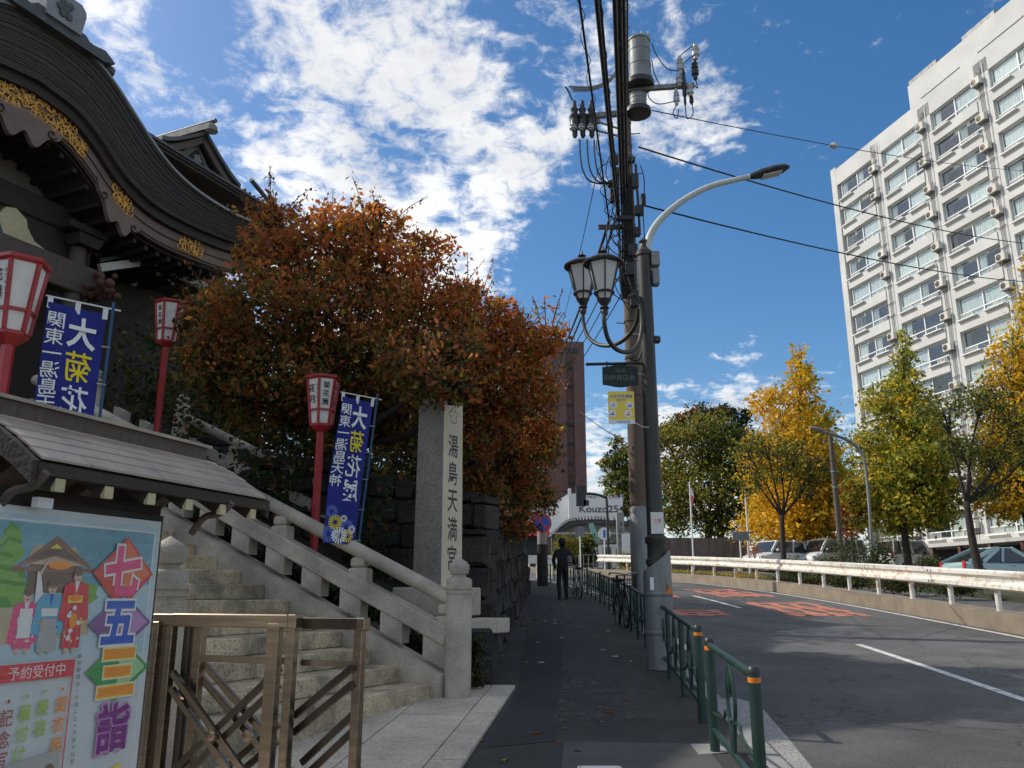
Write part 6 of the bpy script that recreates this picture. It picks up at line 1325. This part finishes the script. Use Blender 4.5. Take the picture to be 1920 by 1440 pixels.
def tree(name, label, base, blobs, n, size, mats, wts, seed, trunk_r=.15, fork=None, mat_t=None, group=None, clump=.18, nclump=40, tint=None, lean=(0, 0), shell=.55, twigs=0, rag=0, category='tree'):
    r = np.random.default_rng(seed); rr = random.Random(seed); base = Vector(base); T = thing(name, label, category, tuple(base), 0, group)
    fk = Vector(fork) if fork else base + Vector((lean[0], lean[1], (min(b[2] - b[5] * .4 for b in blobs) - base.z) * 1.0))
    m_t = mat_t or m_trunk; tb_ = MB(); mid = base.lerp(fk, .5) + Vector((rr.uniform(-.08, .08), rr.uniform(-.08, .08), 0))
    tb_.tube(cat([base - Vector((0, 0, .15)), base.lerp(fk, .08), mid, fk], 4), [trunk_r * (1.25 - .55 * k / 12) for k in range(13)], 10); tb_.build('trunk', m_t, T, 'all', world=True)
    br = MB()
    for b in blobs:
        c = Vector(b[:3]); m1 = fk.lerp(c, .5) + Vector((rr.uniform(-.3, .3), rr.uniform(-.3, .3), -.15 * (c - fk).length + rr.uniform(0, .3))) * .6
        br.tube(cat([fk - Vector((0, 0, .1)), m1, c], 4), [trunk_r * (.50 - .40 * k / 8) for k in range(9)], 7)
        for k in range(7):
            d = Vector((rr.gauss(0, 1), rr.gauss(0, 1), rr.gauss(.25, .8))).normalized(); e = c + Vector((d.x * b[3], d.y * b[4], d.z * b[5])) * .92; m2 = c.lerp(e, .5) + Vector((rr.uniform(-.1, .1), rr.uniform(-.1, .1), .08))
            s_ = m1.lerp(c, rr.uniform(.3, 1)); br.tube(cat([s_, m2, e], 3), [trunk_r * (.2 - .17 * q / 6) for q in range(7)], 5)
    br.build('branches', m_t, T, 'all', world=True)
    V, Fq, MI = crown(ragged(blobs, rag, seed) if rag else blobs, n, size, mats, wts, r, clump, shell, nclump, tint)
    if twigs:      # sprays that stick out of the outline
        bl = np.array(blobs); PX_ = []; 
        tw_ = MB()
        for k in range(twigs):
            b = bl[r.integers(len(bl))]; d = r.normal(size=3); d[2] = abs(d[2]) + .2; d /= np.linalg.norm(d); s0 = Vector(b[:3] + d * b[3:6] * .85); s1 = s0 + Vector(d) * rr.uniform(.25, .6) + Vector((0, 0, .15)); tw_.tube([s0, s0.lerp(s1, .5) + Vector((0, 0, .04)), s1], [.009, .007, .004], 4)
            for q in range(16): f = q / 15; p = s0.lerp(s1, f); PX_.append((p.x + rr.gauss(0, .03), p.y + rr.gauss(0, .03), p.z + rr.gauss(0, .03)))
        V2, F2 = leaves(np.array(PX_), size * 1.0, r, droop=.6); Fq = np.concatenate([Fq, F2 + len(V)]); V = np.concatenate([V, V2]); MI = np.concatenate([MI, r.choice(len(mats), len(PX_), p=wts)]); tw_.build('twigs', m_t, T, world=True, kind='stuff')
    V = V - np.array(base); obj('crown', np_mesh('crown', V, Fq, mats, MI), T); return T
m_trunk = mat('bark', (.055, .042, .033), .9, (.03, .024, .02), 6, 8, bump=.8, bscale=30); m_trunkl = mat('grey_bark', (.12, .10, .08), .9, (.07, .06, .05), 6, 8, bump=.8, bscale=30)
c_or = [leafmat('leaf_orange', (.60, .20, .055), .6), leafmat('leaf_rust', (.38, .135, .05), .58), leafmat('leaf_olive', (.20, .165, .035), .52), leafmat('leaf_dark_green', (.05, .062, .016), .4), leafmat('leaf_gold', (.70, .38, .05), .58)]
c_gk = [leafmat('ginkgo_gold', (.74, .42, .02), .45), leafmat('ginkgo_yellow', (.64, .46, .04), .45), leafmat('ginkgo_lime', (.33, .34, .04), .45), leafmat('ginkgo_green', (.13, .18, .025), .4)]
c_gr = [leafmat('leaf_mid_green', (.12, .15, .022), .4), leafmat('leaf_yellow_green', (.30, .27, .035), .4), leafmat('leaf_deep_green', (.025, .042, .012), .25), leafmat('leaf_ochre', (.26, .18, .03), .35)]
c_hd = [leafmat('hedge_green', (.035, .06, .015), .25), leafmat('hedge_olive', (.09, .10, .02), .25), leafmat('hedge_red', (.20, .05, .02), .25)]
def B3(u, v, Y, ru, rv=None, ry=None):
    """crown lobe centred at a direction and distance, radii in metres from picture size"""
    c = D(u, v, Y); k = Y / F * 1.0; ru_ = ru * k; rv_ = (rv or ru) * k; return (c.x, c.y, c.z, ru_, ry or ru_, rv_)
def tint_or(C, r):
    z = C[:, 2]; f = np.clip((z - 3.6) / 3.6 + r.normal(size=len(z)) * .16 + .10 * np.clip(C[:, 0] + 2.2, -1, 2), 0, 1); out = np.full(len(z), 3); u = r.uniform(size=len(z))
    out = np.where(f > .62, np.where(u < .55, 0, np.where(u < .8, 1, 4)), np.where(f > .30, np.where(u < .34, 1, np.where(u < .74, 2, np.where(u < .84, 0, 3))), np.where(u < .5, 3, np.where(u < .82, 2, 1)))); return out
# the big orange tree: two trunks behind the stone pillar
bl1 = [B3(520, 505, 11.5, 85, 75), B3(625, 465, 11.5, 110, 80), B3(730, 500, 12, 105, 85), B3(520, 590, 11.2, 130, 90), B3(660, 600, 11.2, 130, 95), B3(420, 650, 11.5, 80, 70), B3(560, 700, 11.2, 115, 70), B3(700, 690, 11.3, 110, 75), B3(800, 610, 12, 110, 90), B3(508, 412, 11.8, 42, 45), B3(700, 420, 12, 60, 32), B3(420, 585, 11.8, 60, 45), B3(352, 600, 11.9, 26, 40), B3(760, 770, 11.8, 80, 60), B3(640, 790, 12.5, 90, 45), B3(800, 728, 10.0, 50, 38), B3(850, 728, 10.0, 40, 36), B3(760, 700, 10.3, 60, 45), B3(400, 690, 11.5, 70, 55), B3(480, 760, 12.2, 90, 50), B3(860, 660, 11, 60, 50)]
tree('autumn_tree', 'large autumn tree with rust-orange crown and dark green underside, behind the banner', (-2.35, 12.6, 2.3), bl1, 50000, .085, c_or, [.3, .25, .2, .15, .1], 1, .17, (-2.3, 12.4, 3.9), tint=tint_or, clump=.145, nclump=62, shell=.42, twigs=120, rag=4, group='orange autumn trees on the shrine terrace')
bl2 = [B3(880, 595, 13, 78, 52), B3(950, 640, 13, 72, 52), B3(1025, 640, 13.5, 38, 34), B3(920, 720, 13, 90, 60), B3(1000, 735, 13.5, 55, 52), B3(900, 810, 13, 70, 48), B3(975, 845, 14, 66, 60), B3(1015, 830, 14.5, 38, 52), B3(950, 920, 14.5, 58, 44), B3(1005, 930, 16, 40, 36), B3(860, 700, 12.6, 70, 60), B3(905, 930, 12.6, 45, 45), B3(885, 870, 12.3, 40, 45), B3(960, 985, 16, 40, 25)]
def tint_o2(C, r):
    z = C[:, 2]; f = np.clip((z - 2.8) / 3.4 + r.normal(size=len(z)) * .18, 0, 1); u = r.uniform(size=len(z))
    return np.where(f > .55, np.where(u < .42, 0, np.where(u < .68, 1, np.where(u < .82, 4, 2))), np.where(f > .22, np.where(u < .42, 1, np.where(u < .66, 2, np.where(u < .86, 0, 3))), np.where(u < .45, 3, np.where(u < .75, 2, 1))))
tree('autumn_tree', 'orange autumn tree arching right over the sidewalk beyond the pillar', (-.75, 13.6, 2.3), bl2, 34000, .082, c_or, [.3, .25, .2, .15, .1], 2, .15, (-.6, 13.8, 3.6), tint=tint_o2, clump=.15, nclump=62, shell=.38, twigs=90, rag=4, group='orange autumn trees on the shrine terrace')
bl3 = [(-2.2, 19, 6.0, 2.2, 2.2, 1.5), (-1.2, 20.5, 5.2, 1.8, 2, 1.3), (-3.6, 18.5, 5.8, 2, 2, 1.5), (-1.0, 22.5, 6.0, 1.6, 1.8, 1.3), (-2.5, 21.5, 6.9, 1.8, 1.8, 1.3), B3(720, 880, 17, 70, 55, 1.2), B3(640, 850, 17, 80, 55, 1.2), B3(800, 870, 18, 70, 60, 1.2), B3(560, 840, 17.5, 80, 50, 1.2)]
tree('dark_evergreen', 'dark evergreen deep in shade behind the orange trees', (-2.4, 20, 3.0), bl3, 20000, .14, [c_or[3], c_or[2], c_or[1]], [.55, .3, .15], 3, .18, (-2.3, 20, 4.4), clump=.25)
bl4 = [(-.9, 27, 5.4, 1.6, 2, 1.2), (-2.0, 28.5, 6.4, 2, 2, 1.6), (-.6, 30, 5.0, 1.3, 1.6, 1.1)]
tree('dark_evergreen', 'dim reddish tree over the far end of the stone wall', (-1.5, 28.5, 3.4), bl4, 8000, .16, [c_or[1], c_or[3], c_or[2]], [.4, .35, .25], 4, .15, (-1.4, 28.4, 4.4), clump=.25)
bl5 = [(-6.2, 17, 6.2, 1.8, 1.8, 1.5), (-4.6, 17.5, 5.2, 1.8, 1.8, 1.4), (-7.2, 18, 5.0, 1.6, 1.6, 1.4), (-5.2, 16.5, 4.2, 1.5, 1.4, 1.0)]
tree('dark_evergreen', 'dark evergreen in the gap between the shrine hall and the orange tree', (-5.6, 17.2, 2.6), bl5, 9000, .14, [c_or[3], c_or[2]], [.75, .25], 5, .16, (-5.6, 17.2, 4.0), clump=.25)
# shrine trees out of the picture to the left rear would shade the road; none are built
# ---- background trees on the right
def gk(name, label, u, vt, vb, Y, hw, mats_, w_, seed, n=15000, size=.22, tint=None):
    z0 = gz(Y); top = D(u, vt, Y); bot = D(u, vb, Y); x = bot.x; H_ = top.z - bot.z; bl = []; r = random.Random(seed); hwm = hw * Y / F
    for k in range(10):
        f = k / 9; env = hwm * (1 - min(f, .97) ** 2.5) ** .6; rad = env * (.62 + .12 * r.random()) + .15; z = bot.z + H_ * (.07 + .88 * f)
        m = max(1, int(4 * (1 - f) + 1))
        for j in range(m):
            a = 2 * pi * j / m + r.random(); o_ = 0 if m == 1 else env * .52; bl.append((x + o_ * math.cos(a) + (top.x - bot.x) * f, Y + o_ * math.sin(a), z + r.uniform(-.2, .2), rad * .72, rad * .72, H_ * .085 + .1))
    return tree(name, label, (x, Y, z0), bl, n, size, mats_, w_, seed, .2, (x, Y, bot.z + H_ * .25), tint=tint, clump=.24, nclump=60, shell=.5, rag=2)
def tint_gk(x0, amt):
    def f(C, r):
        g = np.clip((C[:, 0] - x0) * amt + r.normal(size=len(C)) * .22 + .3, 0, 1); u = r.uniform(size=len(C)); return np.where(g < .4, np.where(u < .7, 0, 1), np.where(g < .75, np.where(u < .6, 1, 2), np.where(u < .55, 2, 3)))
    return f
g1x = D(1500, 800, 55).x
gk('ginkgo_tree', 'tall golden ginkgo left of the apartment block', 1500, 655, 1010, 55, 108, c_gk, [.5, .3, .15, .05], 11, 32000, .30, tint_gk(g1x, .22))
gk('ginkgo_tree', 'yellow-green ginkgo in front of the apartment block', 1695, 640, 985, 46, 100, c_gk, [.05, .25, .45, .25], 12, 30000, .25)
gk('ginkgo_tree', 'orange-gold ginkgo cut off by the right edge', 1925, 500, 960, 43, 85, c_gk, [.45, .35, .15, .05], 13, 20000, .25)
blc = [B3(1270, 850, 76, 60, 60), B3(1330, 830, 77, 60, 60), B3(1390, 860, 76, 55, 60), B3(1255, 930, 75, 50, 70), B3(1310, 940, 74, 65, 65), B3(1370, 950, 75, 60, 60), B3(1420, 900, 75, 45, 70), B3(1250, 820, 76, 25, 28)]
def tint_c(C, r): g = C[:, 0] - D(1330, 900, 75).x + r.normal(size=len(C)) * 1.4; u = r.uniform(size=len(C)); return np.where(g < -.8, np.where(u < .45, 1, np.where(u < .75, 3, 0)), np.where(g < 1.6, np.where(u < .5, 0, np.where(u < .75, 1, 2)), np.where(u < .6, 2, 0)))
pb = D(1330, 1010, 76); tree('broad_tree', 'broad olive-green tree mass behind the concrete wall', (pb.x, 76, gz(76)), blc, 26000, .34, c_gr, [.4, .2, .3, .1], 14, .4, tint=tint_c, clump=.22, nclump=60)
bld = [B3(1310, 795, 90, 45, 28), B3(1360, 800, 90, 42, 35), B3(1385, 830, 90, 30, 30), B3(1395, 780, 90, 14, 16)]
pb = D(1350, 1000, 90); tree('broad_tree', 'very dark tree top rising behind the olive-green trees', (pb.x, 90, gz(90)), bld, 9000, .42, [c_gr[2], c_or[3], c_or[1]], [.7, .2, .1], 15, .4)
blf = [B3(1158, 845, 84, 20, 26), B3(1155, 875, 84, 28, 24), B3(1160, 905, 83, 38, 25), B3(1175, 935, 82, 42, 28), B3(1150, 945, 82, 28, 22), B3(1195, 880, 84, 26, 36)]
pb = D(1165, 1000, 84); tree('conifer', 'dark green cone-shaped tree left of the poles behind the restaurant', (pb.x, 84, gz(84)), blf, 9000, .36, c_gr, [.35, .25, .35, .05], 16, .3)
blm = [B3(1400, 850, 46, 35, 26), B3(1440, 835, 46, 40, 24), B3(1490, 850, 46, 42, 26), B3(1530, 880, 46, 30, 22), B3(1415, 900, 45.5, 30, 28), B3(1465, 885, 46, 40, 24), B3(1510, 915, 46, 28, 18)]
pb = D(1468, 1040, 46); tree('street_tree', 'small spreading green street tree before the golden ginkgo', (pb.x, 46, gz(46)), blm, 4600, .17, c_gr, [.5, .15, .3, .05], 17, .16, tuple(D(1466, 965, 46)), clump=.26, nclump=60)
blp = [B3(1770, 770, 33, 50, 22), B3(1840, 745, 33, 55, 30), B3(1905, 790, 33, 60, 30), B3(1800, 840, 33, 45, 22), B3(1870, 860, 33, 60, 30), B3(1850, 920, 33, 30, 20), B3(1940, 840, 33, 40, 40)]
pb = D(1838, 1060, 33); tree('street_tree', 'leaning dark-trunked street tree with airy green crown at the right', (pb.x, 33, gz(33)), blp, 7000, .14, c_gr, [.45, .2, .3, .05], 18, .17, tuple(D(1812, 940, 33)), clump=.3, nclump=60, shell=.3)
pb = D(1745, 1040, 45)
tree('small_maple', 'small reddish maple behind the slim street lamp', (D(1600, 1040, 47).x, 47, gz(47)), [B3(1600, 930, 47, 28, 34), B3(1590, 980, 47, 24, 30), B3(1615, 960, 47, 20, 25)], 2600, .16, [leafmat('maple_red', (.22, .04, .03)), c_or[1], c_gk[2]], [.5, .35, .15], 19, .09)
# hedges and shrubs
def bush(name, label, u, v, Y, ru, rv, seed, n=1500, size=.09, mats_=c_hd, w_=(.6, .37, .03), zb=None, cat_='bush', ex=1.0):
    c = D(u, v, Y); z0 = gz(Y) + .1 if zb is None else zb; k = Y / F; r = np.random.default_rng(seed); h = max(c.z + rv * k - z0, .3)
    T = thing(name, label, cat_, (c.x, Y, z0)); bl = []; rr = random.Random(seed)
    for j in range(5): bl.append((rr.uniform(-.5, .5) * ru * k, rr.uniform(-.4, .4) * ru * k * .6, h * (.42 + .1 * rr.random()), ru * k * .6, ru * k * .5 * ex, h * .48))
    V, Fq, MI = crown(bl, n, size, mats_, list(w_), r, .3, .5, 50); obj('foliage', np_mesh('foliage', V, Fq, mats_, MI), T)
    b = MB()
    for j in range(6): b.tube([(rr.uniform(-.1, .1), 0, 0), (rr.uniform(-.4, .4) * ru * k, rr.uniform(-.2, .2), h * .6)], [.02, .008], 5)
    b.build('stems', m_trunk, T)
for j, (u, v, Y, ru, rv, lab) in enumerate(((1492, 1056, 38, 38, 6, 'low clipped hedge bush below the small street tree'), (1545, 1052, 38, 30, 10, 'low hedge bush at the foot of the wooden pole'), (1595, 1036, 37, 50, 26, 'dark rounded hedge bush at the foot of the slim street lamp'), (1652, 1036, 37, 34, 26, 'darkest hedge bush right of the slim street lamp'), (1745, 1050, 38, 35, 10, 'thin shrub at the foot of the yellow-green ginkgo'))):
    bush('hedge_bush', lab, u, v, Y, ru, rv, 40 + j, 2200, .10)
for j, (u, Y, lab) in enumerate(((1500, 33, 'low ground shrub seen under the guardrail, leftmost of four'), (1590, 30.5, 'low ground shrub seen under the guardrail, second from the left of four'), (1690, 28, 'low ground shrub seen under the guardrail, third from the left of four'), (1800, 26, 'low ground shrub seen under the guardrail, rightmost of four'))):
    p = D(u, 1090, Y); bush('low_shrub', lab, u, 1092, Y, 60, 10, 60 + j, 2600, .08, w_=(.5, .4, .1), ex=.5)
bush('hedge', 'square dark hedge with yellow-green top across the bend', 1095, 1025, 60, 26, 22, 70, 3500, .2, [c_gr[2], c_gr[1], c_gr[0]], (.5, .3, .2)); bush('shrub', 'yellowish shrub behind the man, by the sign pole', 1062, 1025, 58, 22, 22, 71, 2500, .2, [c_gr[1], c_gr[3], c_gr[0]], (.5, .3, .2))
bush('shrub', 'small yellow-green shrub beside the stone signpost', 1172, 1048, 56, 16, 10, 72, 900, .15, [c_gr[1], c_gr[0], c_gr[2]], (.6, .3, .1))
bush('potted_shrub', 'small dark shrub beside the bulb-topped newel, by the wall', 893, 1225, 9.55, 10, 40, 73, 900, .05, c_hd, (.7, .28, .02), zb=gz(9.5) + .05)
bush('shrub', 'small orange-leaved shrub right of the concrete wall', 1412, 1020, 48, 14, 12, 74, 500, .12, [c_or[0], c_or[1], c_gr[0]], (.5, .3, .2))
# weeds on the median nose, ivy on the stair bank, litter on the pavement
r = np.random.default_rng(5); Yw = r.uniform(33, 46, 900); P = np.stack([np.array([K(y) for y in Yw]) + 7.7 + r.normal(size=900) * .22, Yw, Yw * S + .31], 1)
V, Fq = leaves(P, .16, r, 0, .15, -1.6); o = obj('dry_weeds', np_mesh('dry_weeds', V, Fq, [c_gk[1], c_gr[3]], r.integers(0, 2, len(Fq)))); o['kind'] = 'stuff'; o['label'] = 'dry yellow weeds on the median nose'; o['category'] = 'weeds'
Tt = r.uniform(.3, 7, 3500); Qq = r.uniform(.25, .9, 3500); P = np.array([tuple(QT(q, t, .78 + .41 * t + .1 * q)) for q, t in zip(Qq, Tt)]); P[:, 2] += r.normal(size=3500) * .05
V, Fq = leaves(P, .07, r, .8, .7); o = obj('ground_cover', np_mesh('ground_cover', V, Fq, [c_hd[0], c_or[3]], r.integers(0, 2, len(Fq)))); o['kind'] = 'stuff'; o['label'] = 'dark green ground cover on the bank beside the stair rail'; o['category'] = 'ground cover'
Yl = np.concatenate([r.uniform(6, 24, 60), r.normal(17, 1.2, 40)]); Xl = np.array([XW(max(y, 9.95)) + .05 + r.uniform() ** 1.5 * (K(y) - XW(max(y, 9.95))) for y in Yl]); P = np.stack([Xl, Yl, Yl * S + .008], 1)
n_ = len(P); a = r.uniform(0, 6.28, n_); s_ = r.uniform(.03, .075, n_)[:, None]; A = np.stack([np.cos(a), np.sin(a), np.zeros(n_)], 1); Bv = np.stack([-np.sin(a), np.cos(a), np.zeros(n_)], 1)
V = np.stack([P - A * s_, P + Bv * s_ * .45 + [0, 0, .012], P + A * s_, P - Bv * s_ * .45], 1).reshape(-1, 3); o = obj('fallen_leaves', np_mesh('fallen_leaves', V, np.arange(n_ * 4).reshape(-1, 4), [mat('pale_litter', (.50, .48, .44), .9), c_or[4], c_or[1]], r.integers(0, 3, n_))); o['kind'] = 'stuff'; o['label'] = 'scattered fallen leaves and paper scraps on the sidewalk'; o['category'] = 'leaves'
r = np.random.default_rng(9); n_ = 5200; Tt = r.uniform(2.3, 7.0, n_); Zz = 1.0 + .30 * Tt + r.uniform(0, 1, n_) ** 1.3 * 2.3; P = np.array([tuple(QT(2.45 - .25 * abs(g_), t, z)) for t, z, g_ in zip(Tt, Zz, r.normal(size=n_))])
keep = (np.sin(Tt * 2.1 + Zz * 1.3) + r.normal(size=n_) * .5) > -.1; P = P[keep]
V, Fq = leaves(P, .085, r, .2, .75); o = obj('ivy', np_mesh('ivy', V, Fq, [c_or[3], c_hd[0], c_or[1]], r.choice(3, len(Fq), p=[.5, .38, .12]))); o['kind'] = 'stuff'; o['label'] = 'dark ivy and shrubs creeping over the shaded rubble wall'; o['category'] = 'ivy'
